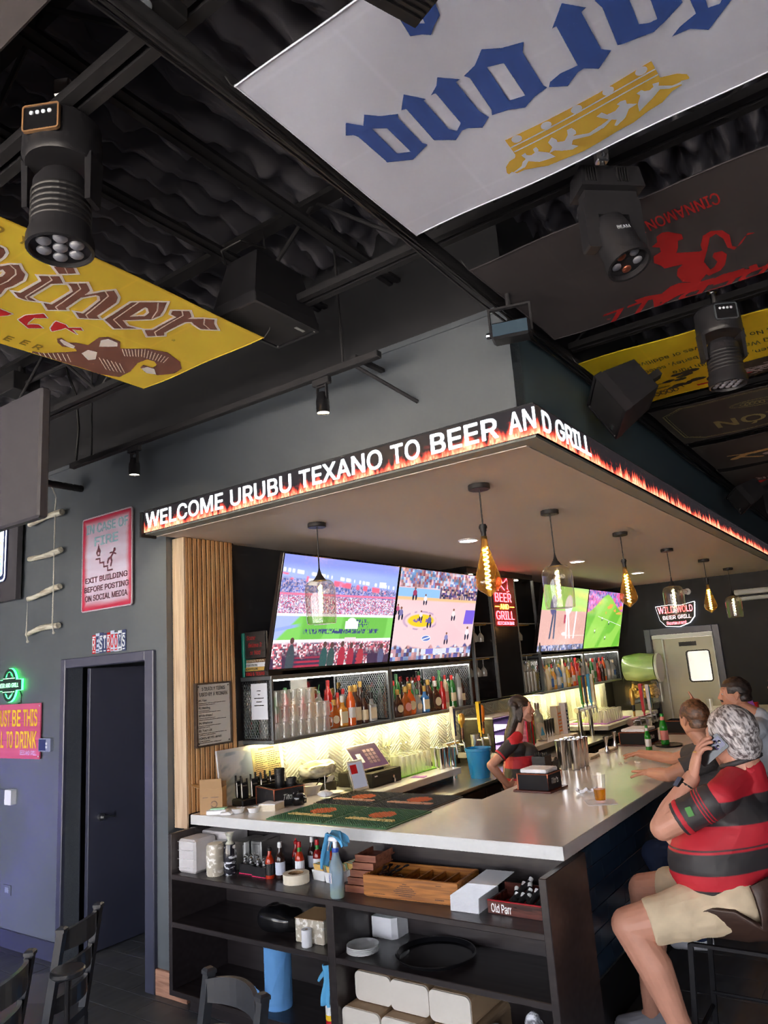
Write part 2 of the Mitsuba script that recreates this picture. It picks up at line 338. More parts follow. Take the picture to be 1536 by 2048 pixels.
t = Th('display_band', 'long LED display band with flames and white WELCOME URUBU TEXANO lettering around the soffit', 'LED sign')
t.part('housing', cat_([bx(-4.07, -1.225, 3.035, 3.12, ZL0, ZL1), bx(-1.30, -1.225, 3.12, 11.9, ZL0, ZL1), bx(-4.09, -4.07, 3.0, 3.12, ZL0-.03, ZL1)]), 'm_black')
def quad(a, b, c, d): return mikit.ply(tm([a, b, c, d], [[0, 1, 2], [0, 2, 3]]), 'm_screen', smooth=False, uv=np.array([[0, 0], [1, 0], [1, 1], [0, 1.]]))
t.part('screen', quad((-4.07, 3.02, ZL0), (-1.205, 3.02, ZL0), (-1.205, 3.02, ZL1), (-4.07, 3.02, ZL1)), 'm_screen', **FL)
t.part('screen', quad((-1.205, 3.02, ZL0), (-1.205, 11.9, ZL0), (-1.205, 11.9, ZL1), (-1.205, 3.02, ZL1)), 'm_screen', **FL)
WH = emit_mat((1.35, 1.6, 1.65))
zb = ZL0+.030
for wd, x0, x1 in (('WELCOME', -4.05, -3.29), ('URUBU', -3.225, -2.72), ('TEXANO', -2.66, -2.076), ('TO', -2.02, -1.84), ('BEER', -1.775, -1.40), ('AN', -1.345, -1.208)):
    t.part('lettering', tx(text(wd, .098, x1-x0, .002, True), frame((x0, 3.019, zb), (1, 0, 0), (0, 0, 1))), 'm_white', **WH)
for wd, y0, y1 in (('D', 3.09, 3.19), ('GRILL', 3.25, 3.73)):
    t.part('lettering', tx(text(wd, .098, y1-y0, .002, True), frame((-1.204, y0, zb), (0, 1, 0), (0, 0, 1))), 'm_white', **WH)
# ---- televisions, tilted down from the wall
def tvframe(y0, y1):
    ez = np.array([.21, 0, .84]); L = np.linalg.norm(ez)
    return frame((-3.785, y0, 1.955), (0, 1, 0), ez/L), y1-y0, L
def band(v, a, b, s=.01): return mikit.smoothstep(a-s, a+s, v)*(1-mikit.smoothstep(b-s, b+s, v))
def crowd(u, v, f, seed, cols):
    k = mikit.cell_rand(dr.floor(u*f), dr.floor(v*f*.7), seed); n = mikit.noise(u*f*.5, v*f*.5, seed+3)
    c = mi.Color3f(cols[0])
    for i, q in enumerate(cols[1:]): c = dr.select(k > (i+1)/len(cols), mi.Color3f(q), c)
    return c*(0.55+0.9*n)
def el(u, v, cx, cy, rx, ry): return 1-mikit.smoothstep(.85, 1.05, dr.sqrt(dr.square((u-cx)/rx)+dr.square((v-cy)/ry)))
def over(c, q, a): return c*(1-a)+mi.Color3f(q)*a
def fig(c, u, v, cx, cy, h, col, leg=(0.03, 0.03, 0.06)):
    c = over(c, leg, el(u, v, cx-h*.10, cy-h*.32, h*.07, h*.26)); c = over(c, leg, el(u, v, cx+h*.12, cy-h*.30, h*.07, h*.26))
    c = over(c, col, el(u, v, cx, cy, h*.16, h*.24)); return over(c, (.25, .12, .08), el(u, v, cx, cy+h*.32, h*.08, h*.10))
def f_tv1(p, n, uv):
    u, v = uv.x, uv.y
    c = mikit.mix((.30, .42, .95), (.42, .50, .85), mikit.noise(u*3, v*3))
    c = over(c, (.25, .30, .75), band(v, .90, 1.2, .05))
    c = over(c, crowd(u, v, 120, 1, [(.12, .14, .40), (.22, .25, .55), (.35, .35, .6), (.5, .35, .5)]), band(v, .54, .80-.06*u, .02))
    arch = v-(.86-.10*u)
    c = over(c, (1.3, 1.3, 1.4), band(arch, -.006, .02, .012)*mikit.smoothstep(.35, .6, mikit.noise(u*60, 0.0, 5.0)))
    c = over(c, (.95, .15, .25), band(arch, -.07, -.02, .01)*mikit.smoothstep(.5, .7, mikit.noise(u*26, v*8, 9.0)))
    c = over(c, (.9, .2, .35), band(v-.012*u, .645, .665, .004))
    c = over(c, (.95, .92, 1.0), band(u, .20, .275, .004)*band(v, .74, .80, .004)+band(u, .82, .885, .004)*band(v, .765, .82, .004))
    c = over(c, crowd(u, v, 150, 2, [(.55, .12, .25), (.75, .45, .6), (.3, .3, .5), (.85, .75, .85)]), band(v, .47, .645, .01))
    pitch = band(v, .245, .47, .006)*mikit.smoothstep(0, .03, u-(.02+.22*(v-.245)/.3)*1.0+.02)
    g = mikit.mix((.16, .50, .08), (.22, .62, .12), band(mikit.noise(u*9, v*2), .5, 2, .05))
    c = over(c, g, pitch); c = over(c, (.85, .85, .95), band(v, .46, .485, .004))
    c = over(c, (.3, .4, .85), band(v-.25*u, .32, .35, .004)*(1-mikit.smoothstep(.12, .2, u)))
    c = over(c, (.05, .07, .20), band(v, .30, .345, .008)*band(u, .22, .86, .02)*mikit.smoothstep(.40, .5, mikit.noise(u*170, v*60, 3.0)))
    c = over(c, (.05, .07, .20), band(v, .36, .44, .01)*band(u, .64, .76, .02)*mikit.smoothstep(.55, .6, mikit.noise(u*150, v*80, 3.0)))
    c = over(c, (.9, .9, .95), band(u, .55, .665, .004)*band(v, .345, .42, .004)+el(u, v, .605, .42, .04, .035))
    c = over(c, (.85, .80, .85), band(v, .215, .25, .004)); c = over(c, (.95, .65, .70), band(u, .56, .66, .003)*band(v, .20, .262, .003))
    c = over(c, crowd(u, v, 90, 4, [(.75, .45, .5), (.55, .12, .16), (.8, .7, .75), (.3, .1, .14), (.12, .08, .12)]), band(v, -.1, .22, .015))
    dk = mikit.smoothstep(.42, .52, mikit.noise(u*17, v*6, 8.0))*(1-mikit.smoothstep(.08, .19, v))
    c = over(c, (.055, .03, .07), dk); st = band(v*26-dr.floor(v*26), .0, .5, .05)
    c = over(c, (.42, .03, .07), dk*st*mikit.smoothstep(.5, .55, mikit.noise(u*11, 0.0, 2.0))*(1-mikit.smoothstep(.05, .14, v)))
    for cx, h, q in ((.14, .22, (.05, .07, .09)), (.40, .17, (.03, .09, .09)), (.46, .16, (.04, .08, .08)), (.55, .17, (.4, .03, .06)), (.63, .15, (.35, .03, .06)), (.72, .14, (.4, .04, .06)), (.92, .13, (.1, .1, .2))):
        c = over(c, q, el(u, v, cx, .06, .032, h*.75)); c = over(c, (.10, .05, .05), el(u, v, cx, .06+h*.82, .016, .03))
    return c*.74
def f_tv2(p, n, uv):
    u, v = uv.x, uv.y
    c = mikit.mix((.88, .56, .60), (.92, .64, .66), mikit.noise(u*4, v*4))
    c = over(c, (.85, .55, .28), band(v, .66, .70, .012))
    c = over(c, crowd(u, v, 46, 11, [(.22, .22, .45), (.75, .45, .5), (.55, .6, .75), (.3, .1, .15), (.5, .25, .25), (.15, .3, .55)]), band(v, .80, 1.2, .01))
    c = over(c, (.30, .55, .95), band(v, .695, .79, .004)*band(u, -.1, .49, .004))
    c = over(c, crowd(u, v, 60, 12, [(.05, .05, .12), (.4, .2, .2), (.7, .55, .5), (.2, .12, .3)]), band(v, .69, .81, .006)*band(u, .50, 1.2, .006))
    c = over(c, (.12, .10, .20), band(u, .492, .512, .003)*band(v, .69, .82, .01))
    c = over(c, (.95, .62, .03), el(u, v, .30, .435, .165, .075)); c = over(c, (.25, .15, .4), el(u, v, .30, .435, .10, .028)*mikit.smoothstep(.45, .55, mikit.noise(u*50, v*20)))
    ring = el(u, v, .30, .435, .215, .11)-el(u, v, .30, .435, .20, .098); c = over(c, (.3, .2, .45), ring*mikit.smoothstep(.4, .5, mikit.noise(u*40, v*10)))
    c = over(c, (.20, .12, .72), band(u-.10*(v-.5), .86, 1.0, .005)*band(v, .40, .57, .004))
    arc = el(u, v, 1.0, .48, .30, .21)-el(u, v, 1.0, .48, .293, .204); c = over(c, (.85, .75, .75), arc*.6)
    c = over(c, (.9, .9, .95), el(u, v, .385, .235, .06, .036)); c = over(c, (.12, .2, .55), el(u, v, .385, .235, .052, .03)); c = over(c, (.9, .9, .95), band(v-(u-.385)*.3, .228, .242, .003)*el(u, v, .385, .235, .05, .03))
    for cx, cy, h, q in ((.19, .74, .15, (.35, .05, .12)), (.32, .68, .13, (.85, .8, .85)), (.40, .44, .16, (.12, .12, .35)), (.29, .50, .12, (.85, .75, .75)), (.64, .24, .15, (.25, .25, .5)), (.70, .52, .15, (.88, .78, .78)), (.92, .30, .17, (.85, .8, .85)), (.06, .52, .15, (.2, .18, .4)), (.02, .56, .12, (.5, .1, .2))):
        c = fig(c, u, v, cx, cy, h, q)
    top = .10+.07*mikit.noise(u*22, 0.0, 6.0)
    c = over(c, crowd(u, v, 34, 13, [(.12, .07, .10), (.45, .25, .3), (.25, .35, .6), (.6, .3, .3), (.1, .1, .3), (.7, .7, .75)]), mikit.smoothstep(.015, -.015, v-top))
    c = over(c, (.70, .72, .8), band(u, .34, .90, .003)*band(v, .055, .115, .003)); c = over(c, (.18, .16, .6), band(u, .40, .49, .003)*band(v, .055, .115, .003)); c = over(c, (.2, .2, .55), band(u, .66, .70, .003)*band(v, .055, .115, .003)+band(u, .80, .84, .003)*band(v, .06, .11, .003))
    return c*.68
def f_tv3(p, n, uv):
    u, v = uv.x, uv.y
    c = mikit.mix((.62, .34, .30), (.70, .42, .38), mikit.noise(u*7, v*3))
    c = over(c, (.36, .68, .16), band(v, .62, 1.2, .01)); c = over(c, (.75, .62, .55), band(v, .22, .232, .004)*band(u, .55, 1.2, .02))
    for x0, x1, q in ((.22, .26, (.05, .07, .14)), (.31, .29, (.06, .08, .16)), (.58, .53, (.86, .80, .84)), (.66, .56, (.80, .74, .80)), (.74, .76, (.82, .78, .84))):
        c = over(c, q, band(u-(x0+(x1-x0)*(v-.15)/.5), -.016, .016, .004)*band(v, .18, .62, .01))
    c = over(c, (.40, .05, .10), band(u-.51, -.02, .02, .004)*band(v, .42, .56, .01)); c = over(c, (.85, .80, .80), el(u, v, .525, .255, .06, .03))
    c = over(c, (.09, .09, .22), el(u, v, .24, .70, .07, .16)); c = over(c, (.85, .8, .85), el(u, v, .57, .72, .09, .16))
    c = over(c, crowd(u, v, 40, 21, [(.10, .13, .30), (.25, .3, .5), (.45, .4, .5), (.08, .08, .15)]), band(v, -.1, .085, .006))
    return c*.78
def f_tv4(p, n, uv):
    u, v = uv.x, uv.y
    c = mikit.mix((.18, .55, .05), (.34, .72, .10), band(mikit.noise((u-v*.6)*6, v*2), .5, 2, .08))
    edge = v-(.62+.33*mikit.smoothstep(.0, .55, u)-.30*mikit.smoothstep(.5, 1.0, u))
    c = over(c, crowd(u, v, 38, 31, [(.16, .13, .5), (.30, .2, .6), (.45, .35, .7), (.8, .2, .5)]), mikit.smoothstep(-.02, .02, edge))
    c = over(c, (.85, .15, .45), mikit.smoothstep(-.02, .02, edge)*mikit.smoothstep(.55, .75, u)*mikit.smoothstep(.45, .6, mikit.noise(u*14, v*14)))
    c = over(c, (.85, .9, .8), band(v+.24*u, .62, .63, .004)*band(u, .3, 1.0, .01)); c = over(c, (.9, .45, .1), mikit.smoothstep(.66, .7, mikit.noise(u*18, v*18, 5.0))*band(v, .6, .78, .02)*band(u, .5, 1., .02))
    for cx, cy in ((.25, .3), (.62, .45), (.42, .52), (.55, .18)): c = fig(c, u, v, cx, cy, .09, (.9, .9, .95))
    return c*.65
TVS = [(3.86, 5.36, f_tv1, 'large television showing a packed football stadium, leftmost above the bar'), (5.375, 6.86, f_tv2, 'large television showing a basketball court, right of the stadium television'),
       (8.57, 10.18, f_tv3, 'television showing a baseball player on dirt, right of the red neon beer sign'), (10.195, 11.80, f_tv4, 'television showing a green football pitch and purple crowd, nearest the kitchen door')]
for y0, y1, fn, lab in TVS:
    F, W, Ht = tvframe(y0, y1)
    t = Th('television', lab, 'television', F, group='televisions above the bottle shelves')
    t.part('casing', bx(0, W, 0, Ht, -.045, -.002, .006), 'm_blackgloss')
    t.part('bezel', cat_([bx(0, W, 0, .016, -.002, .004), bx(0, W, Ht-.006, Ht, -.002, .004), bx(0, .006, .016, Ht-.006, -.002, .004), bx(W-.006, W, .016, Ht-.006, -.002, .004)]), 'm_blackgloss')
    t.part('screen', quad((.006, .016, 0), (W-.006, .016, 0), (W-.006, Ht-.006, 0), (.006, Ht-.006, 0)), 'm_screen', **{'emitter': {'type': 'area', 'radiance': mikit.proc(fn)}})
    t.part('wall_mount', tx(bx(W*.4, W*.6, Ht*.30, Ht*.5, -.20, -.045), np.eye(4)), 'm_black')
# ---- pendants over the bar
AMB = {'emitter': {'type': 'area', 'radiance': rgb((60, 29, 6.6))}}
mat('m_filament', (0.9, .6, .2), .5)
def canopy(t, z0):
    t.part('canopy', lathe([(0, 0), (.062, 0), (.064, -.004), (.064, -.026), (.060, -.030), (0, -.030)], 24), 'm_black', 40)
    t.part('cord', cyl((0, 0, -.03), (0, 0, z0), .0045, 8), 'm_black')
def helix(z0, z1, r, turns, n=90, w=0.0):
    a = np.linspace(0, turns*2*PI, n); return np.stack([r*np.cos(a), r*np.sin(a), np.linspace(z0, z1, n)], 1)
PEND = [('jar', -3.17, 3.76, 'nearest the slatted wall'), ('tear', -1.87, 3.69, 'nearest the soffit corner'), ('jar', -1.90, 4.80, 'in front of the baseball television'),
        ('tear', -1.88, 6.31, 'in front of the green pitch television'), ('jar', -1.90, 7.93, 'near the red sign'), ('tear', -1.86, 9.47, 'hanging second from the far end'), ('jar', -1.87, 11.04, 'farthest')]
for kind, x, y, lab in PEND:
    m = M4((x, y, ZC))
    if kind == 'jar':
        t = Th('pendant_lamp', 'clear glass jar pendant lamp with zigzag filament, '+lab, 'pendant lamp', m, 'jar pendants over the bar')
        canopy(t, -.315)
        t.part('cap', lathe([(.004, -.30), (.007, -.325), (.016, -.355), (.036, -.385), (.045, -.392), (.045, -.398), (0, -.398)], 24), 'm_black', 40)
        t.part('glass_jar', lathe([(.042, -.393), (.072, -.398), (.092, -.415), (.103, -.445), (.105, -.48), (.101, -.655), (.097, -.685), (.085, -.69), (0, -.685)], 36), 'm_glasssmoke', 40)
        b = t.part('bulb', lathe([(.014, -.398), (.017, -.41), (.019, -.43), (.019, -.60), (.012, -.615), (0, -.617)], 16), 'm_glass', 40)
        t.part('filament', cat_([tube(helix(-.43, -.60, .011, 5), .0035, 5), tube(helix(-.60, -.43, .011, 5), .0035, 5)]), 'm_filament', parent=b, **AMB)
    else:
        t = Th('pendant_lamp', 'amber teardrop bulb pendant lamp with spiral filament, '+lab, 'pendant lamp', m, 'teardrop pendants over the bar')
        canopy(t, -.245)
        t.part('socket', cat_([cyl((0, 0, -.235), (0, 0, -.275), .019, 16), cyl((0, 0, -.245), (0, 0, -.258), .024, 16), cyl((0, 0, -.275), (0, 0, -.32), .015, 16)]), 'm_black', 40)
        b = t.part('bulb', lathe([(.018, -.305), (.019, -.34), (.026, -.38), (.042, -.44), (.060, -.50), (.071, -.54), (.075, -.565), (.071, -.59), (.055, -.612), (.030, -.628), (.018, -.638), (.010, -.648), (0, -.650)], 30), 'm_glassamber', 50)
        t.part('filament', tube(helix(-.37, -.61, .013, 9, 120), .0042, 5), 'm_filament', parent=b, **AMB)
        t.part('glass_stem', cyl((0, 0, -.31), (0, 0, -.38), .006, 8), 'm_glass', parent=b)
# ---- recessed disc lights in the soffit
for x, y, lab in ((-2.88, 5.39, 'nearest'), (-2.86, 7.87, 'middle'), (-2.83, 10.05, 'farthest')):
    t = Th('ceiling_light', f'round warm recessed ceiling light over the back bar, {lab} of three', 'ceiling light', M4((x, y, ZC)), 'recessed lights in the bar ceiling')
    t.part('ring', lathe([(.075, 0), (.088, 0), (.088, -.008), (.075, -.012), (.075, 0)], 28), 'm_white', 40)
    t.part('diffuser', lathe([(0, -.009), (.075, -.009)], 28), 'm_white', **emit_mat((60, 44, 25)))
# ---- track with spotlights in front of the grey wall
t = Th('light_track', 'black lighting track hung in front of the grey upper wall', 'light track')
t.part('rail', bx(-4.91, -2.03, 2.975, 3.02, 3.555, 3.595, .004), 'm_blackmatte')
t.part('hanger_rod', cyl((-2.28, 3.0, 3.59), (-2.22, 2.9, 4.4), .007, 8), 'm_blackmatte')
t.part('hanger_rod', cyl((-4.66, 3.0, 3.59), (-4.60, 2.95, 4.4), .007, 8), 'm_blackmatte')
t.part('wall_bracket', bx(-2.215, -2.185, 2.99, YW, 3.60, 3.62), 'm_blackmatte')
t.part('diagonal_brace', cyl((-2.22, 3.0, 3.575), (-1.98, YW, 3.36), .011, 8), 'm_blackmatte')
for x, lab in ((-2.44, 'right one of two on the track, above the display band'), (-4.15, 'left one of two on the track, near the fire sign')):
    t = Th('track_spotlight', 'black spotlight head shining down, '+lab, 'spotlight', M4((x, 3.0, 3.555)), 'spotlights on the light track')
    t.part('adapter', bx(-.06, .06, -.018, .018, -.04, -.001, .004), 'm_blackmatte')
    t.part('yoke', cat_([bx(-.036, -.030, -.01, .01, -.13, -.04), bx(.030, .036, -.01, .01, -.13, -.04), bx(-.036, .036, -.01, .01, -.052, -.046)]), 'm_blackmatte')
    t.part('head', lathe([(0, -.085), (.026, -.086), (.028, -.10), (.036, -.125), (.038, -.14), (.038, -.205), (.035, -.207), (.033, -.196), (0, -.19)], 24), 'm_blackgloss', 40)
    t.part('lens', lathe([(0, -.2), (.0325, -.2)], 20), 'm_white', **emit_mat((16, 13.5, 9)))
    scene[f'spot_{key("s")}'] = {'type': 'spot', 'to_world': T().look_at([x, 3.0, 3.33], [x, 3.15, 0], [1, 0, 0]), 'intensity': rgb((1.6, 1.35, .95)), 'cutoff_angle': 32.0, 'beam_width': 18.0}
# ---- purple wash lamp on the side wall, outside the picture to the left
t = Th('wash_light', 'purple LED wash light bar on a short post facing the grey wall', 'stage light', M4((-7.0, 1.22, .80)))
t.part('body', bx(-.2, .2, -.06, .05, .04, .16, .01), 'm_black'); t.part('lens', bx(-.18, .18, .0505, .052, .06, .14), 'm_white', **emit_mat((7.0, 5.0, 26))); t.part('post', cyl((0, 0, -.80), (0, 0, .04), .02, 10), 'm_black')
scene['wash_spot'] = {'type': 'spot', 'to_world': T().look_at([-7.0, 1.3, .9], [-6.5, YW, .8], [0, 0, 1]), 'intensity': rgb((2.6, 2.0, 10)), 'cutoff_angle': 36.0, 'beam_width': 8.0}

# ================================================================ the bar
ZT_, ZB_ = 1.075, 1.015                                  # quartz top and underside
pf = Polygon([(-4.02, 3.34), (-1.45, 3.34), (-1.45, 11.0), (-2.36, 11.0), (-2.36, 4.27), (-4.02, 4.27)])
t = Th('bar_counter', 'white quartz L-shaped bar counter with the seated guests along it', 'counter')
def slab(poly, z0, z1, b=.006):
    a = tx(prism(poly, z1-z0-b), M4((0, 0, z0))); c = tx(prism(poly.buffer(-b, join_style=2), b), M4((0, 0, z1-b)))
    return cat_([a, c])
t.part('worktop', slab(pf, ZB_, ZT_, .003), 'm_quartz')
t.part('support_wall', cat_([bx(-1.72, -1.62, 3.62, 11.0, 0, ZB_), bx(-3.95, -1.62, 3.66, 3.72, 0, ZB_-.001)]), 'm_dark')
t.part('inner_cladding', cat_([bx(-2.32, -1.72, 4.32, 11.0, 0.08, ZB_), bx(-3.2, -2.32, 4.0, 4.24, .08, ZB_)]), 'm_black')
tw = t.part('tile_bed', bx(-1.622, -1.612, 3.60, 11.0, .28, ZB_), 'm_bluegrout')
t.part('kick_panel', bx(-1.625, -1.606, 3.60, 11.0, 0, .28), 'm_black')
t.part('edge_trim', bx(-1.613, -1.598, 3.60, 11.0, .276, .286), 'm_steel')
base = mikit.ply(bx(0, .012, .0015, .2985, .0015, .1035, .002), 'm_bluetile')
TH_ = .105
for j in range(7):
    for i in range(-1, 19):
        y = 3.60+i*.30+(.15 if j % 2 else 0)
        if y < 3.58 or y > 8.9: continue
        put(key('tile', tw), base, 'm_bluetile', m=M4((-1.612, y, .283+j*TH_)))
sub(tw, 'far_tiling', bx(-1.612, -1.601, 9.2, 11.0, .285, ZB_), 'm_bluetile')
# ---- open shelf unit under the front of the counter
t = Th('shelf_unit', 'dark espresso open shelf unit under the front of the white counter', 'shelf unit')
F0, B0 = 3.13, 3.595
t.part('side_panel', bx(-3.985, -3.955, F0, B0, .095, 1.005, .003), 'm_espresso')
t.part('end_panel', bx(-1.485, -1.448, F0-.01, 3.595, 0, .995, .003), 'm_espresso')
t.part('divider', bx(-2.715, -2.665, F0, B0, .095, .765, .003), 'm_espresso')
t.part('back_panel', bx(-3.96, -1.48, B0-.02, B0, .095, 1.01), 'm_espresso')
t.part('shelf', bx(-3.955, -1.485, F0, B0-.02, .742, .772, .003), 'm_espresso')
t.part('shelf', bx(-3.955, -2.715, F0, B0-.02, .472, .502, .003), 'm_espresso')
t.part('shelf', bx(-2.665, -1.485, F0, B0-.02, .472, .502, .003), 'm_espresso')
t.part('bottom_board', bx(-3.985, -1.485, F0, B0-.02, .095, .125, .003), 'm_espresso')
t.part('toe_kick', bx(-3.89, -1.49, F0+.08, F0+.10, 0, .095), 'm_espresso')
t.part('rear_rail', bx(-3.955, -1.485, B0-.04, B0-.02, .90, 1.012), 'm_espresso')
# ---- slatted wing wall at the left end
t = Th('slat_wall', 'oak slatted wall panel at the left end of the bar', 'wall panel')
t.part('end_board', bx(-4.155, XS, 3.318, 3.335, .99, ZC-.002, .002), 'm_oakpale')
t.part('backing', bx(-4.155, XS-.014, 3.335, 3.80, .99, ZC-.002), 'm_blackmatte')
sl = mikit.ply(bx(-.014, 0, 0, .032, 0, ZC-1.08, .003), 'm_oak')
put(key('slat', t.key), mikit.ply(bx(-.014, 0, 0, .020, 0, ZC-1.08, .002), 'm_oak'), 'm_oak', m=M4((XS, 3.335, 1.077)))
for i in range(10): put(key('slat', t.key), sl, 'm_oak', m=M4((XS, 3.362+i*.0425, 1.077)))
# ---- herringbone backsplash (fine ridges, one relief)
HW = 'wall_back'
sub(HW, 'backsplash_panel', bx(XB, XB+.012, 3.80, 11.8, .96, 1.475), 'm_herring', label='cream chevron relief tiles')
def chevrons():
    out = []; per, sl_, pit = .35, .62, .030
    y = 3.80
    clip = (.985, 1.475)
    n = int((11.8-3.8)/(per/2))
    for k in range(n):
        ya, yb = 3.8+k*per/2, 3.8+(k+1)*per/2; s = 1 if k % 2 else -1
        for q in np.arange(.85, 1.6, pit):
            za, zb2 = (q, q+sl_*per/2) if s > 0 else (q+sl_*per/2, q)
            za, zb2 = min(max(za, clip[0]), clip[1]-pit), min(max(zb2, clip[0]), clip[1]-pit)
            if max(za, zb2) <= clip[0]+1e-4 or min(za, zb2) >= clip[1]-pit-1e-4: continue
            x0, x1 = XB+.012, XB+.021; w = pit*.62
            v = [(x0, ya, za), (x0, yb, zb2), (x1, ya, za+w*.25), (x1, yb, zb2+w*.25), (x1, ya, za+w*.75), (x1, yb, zb2+w*.75), (x0, ya, za+w), (x0, yb, zb2+w)]
            out.append(tm(v, [[0, 1, 3], [0, 3, 2], [2, 3, 5], [2, 5, 4], [4, 5, 7], [4, 7, 6]]))
    return cat_(out)
k = sub(HW, 'chevron_relief', chevrons(), 'm_herring'); labels[k] = {'kind': 'stuff', 'label': 'fine ridges of the cream chevron tiles'}
# ---- back counters
def back_counter(y0, y1, xf, lab, drawers=True):
    t = Th('back_counter', lab, 'counter')
    t.part('worktop', bx(XB+.013, xf, y0, y1, .925, .98, .004), 'm_quartz')
    return t
back_counter(4.28, 6.05, -3.53, 'white raised back counter carrying the cash drawer, left of the blue bucket')
back_counter(6.95, 8.72, -3.42, 'white raised back counter behind the bartender')
back_counter(9.45, 11.75, -3.30, 'white raised back counter with glass rows, near the kitchen door')
t = Th('service_counter', 'low steel service counter with black drawer fronts behind the bartender', 'counter')
t.part('worktop', bx(XB+.013, -3.24, 4.75, 11.75, .84, .87, .004), 'm_steel')
t.part('carcass', bx(XB+.013, -3.30, 4.75, 11.75, 0.06, .84), 'm_black')
t.part('end_block', bx(XB+.013, -3.56, 4.28, 4.75, 0, .92), 'm_black')
for i in range(11):
    y0 = 4.78+i*.62
    dk = t.part('drawer', bx(-3.30, -3.275, y0, y0+.60, .42, .81, .004), 'm_blackmatte')
    sub(dk, 'lock', cyl((-3.275, y0+.30, .745), (-3.268, y0+.30, .745), .014, 12), 'm_chrome')
    t.part('drawer', bx(-3.30, -3.275, y0, y0+.60, .08, .41, .004), 'm_blackmatte')
for (y0, y1, i) in ((4.76, 6.05, 0), (6.95, 8.72, 1), (9.45, 11.75, 2)):
    t.part('riser', bx(XB+.03, -3.62, y0+.02, y1-.02, .87, .925), 'm_black')
# ---- bottle cabinets on the wall: frames, mirrors, mesh ends, strips of light
XF, Z0, Z1 = -3.78, 1.475, 1.925
def mesh_panel(o, ex, w, h, d=.0035, pit=.024):
    ls = []
    for s in (1, -1):
        for c in np.arange(-h, w+h, pit):
            seg = LineString([(c, 0), (c+s*h*.62, h)]).intersection(sbox(0, 0, w, h))
            if seg.length > .01: ls.append(seg.buffer(d/2+.001, cap_style=2))
    return tx(prism(unary_union(ls).intersection(sbox(0, 0, w, h)), .002), frame(o, ex, (0, 0, 1)))
STRIP = emit_mat((15, 14.4, 12)); STRIPW = emit_mat((46, 35, 14))
def cabinet(y0, y1, lab, seg, meshleft, meshright):
    t = Th('bottle_cabinet', lab, 'cabinet', group='grey bottle cabinets on the back wall')
    t.part('bottom_shelf', bx(XB+.005, XF, y0, y1, Z0-.028, Z0, .003), 'm_grayframe')
    t.part('top_shelf', bx(XB+.005, XF, y0, y1, Z1-.03, Z1, .003), 'm_grayframe')
    for y in seg: t.part('upright', bx(XF-.02, XF, y-.012, y+.012, Z0, Z1-.03, .002), 'm_grayframe')
    t.part('mirror_back', quad((XB+.008, y0+.01, Z0), (XB+.008, y1-.01, Z0), (XB+.008, y1-.01, Z1-.03), (XB+.008, y0+.01, Z1-.03)), 'm_mirror')
    for y, side in ((y0+.004, meshleft), (y1-.012, meshright)):
        if side:
            t.part('mesh_end', cat_([mesh_panel((XB+.02, y+.002, Z0+.005), (1, 0, 0), XF-XB-.04, Z1-Z0-.04)]), 'm_grayframe')
            t.part('mesh_frame', cat_([bx(XB+.01, XB+.03, y, y+.008, Z0-.03, Z1), bx(XF-.05, XF-.021, y, y+.008, Z0-.03, Z1), bx(XB+.03, XF-.05, y, y+.008, Z0-.03, Z0+.012), bx(XB+.03, XF-.05, y, y+.008, Z1-.055, Z1)]), 'm_blackgloss')
    st = t.part('light_strip', bx(XF-.04, XF-.022, y0+.03, y1-.03, Z1-.042, Z1-.031), 'm_white', **STRIP)
    t.part('underlight_strip', bx(XB+.16, XB+.20, y0+.01, y1-.01, Z0-.040, Z0-.029), 'm_white', **STRIPW)
    return t
cabinet(3.885, 5.375, 'grey framed bottle cabinet with stacked mugs and whiskey, below the stadium television', (3.897, 5.36), True, True)
cabinet(5.385, 6.86, 'grey framed bottle cabinet packed with liquor, below the basketball television', (5.40, 6.845), False, True)
cabinet(8.68, 10.18, 'grey framed bottle cabinet below the baseball television', (8.695, 10.165), True, False)
cabinet(10.19, 11.75, 'grey framed bottle cabinet below the green pitch television', (10.205, 11.735), False, True)
# ---- tall black and glass column between the cabinets
t = Th('display_column', 'tall black column of glass-fronted racks between the two cabinet pairs', 'display column')
XC = -3.76
t.part('top_box', bx(XB+.005, XC, 6.93, 8.66, 2.86, ZC-.001, .004), 'm_blackgloss')
t.part('base', bx(XB+.005, XC, 6.93, 8.66, 1.475, 1.50, .004), 'm_blackgloss')
t.part('back', bx(XB+.005, XB+.02, 6.93, 8.66, 1.50, 2.86), 'm_brown')
t.part('center_panel', bx(XB+.02, XC+.004, 7.46, 8.06, 1.50, 2.86, .004), 'm_blackgloss')
for y in (6.94, 7.44, 8.08, 8.65): t.part('upright', bx(XC-.03, XC+.006, y-.013, y+.013, 1.50, 2.86, .003), 'm_grayframe')
for y0, y1 in ((6.953, 7.43), (8.093, 8.64)):
    for z in (1.95, 2.32): t.part('rack_shelf', bx(XB+.02, XC-.002, y0, y1, z-.012, z, .002), 'm_grayframe')
    t.part('spot', cyl((XC-.1, (y0+y1)/2, 2.852), (XC-.1, (y0+y1)/2, 2.859), .03, 16), 'm_white', **emit_mat((14, 12, 9)))
    for k in range(3): t.part('hanger_rail', tube([(XC-.02, y0+.1+k*.12, 2.30), (XC-.26, y0+.1+k*.12, 2.30)], .005), 'm_gold')
    for k in range(3): t.part('hanger_rail', tube([(XC-.02, y0+.1+k*.12, 1.93), (XC-.26, y0+.1+k*.12, 1.93)], .005), 'm_gold')
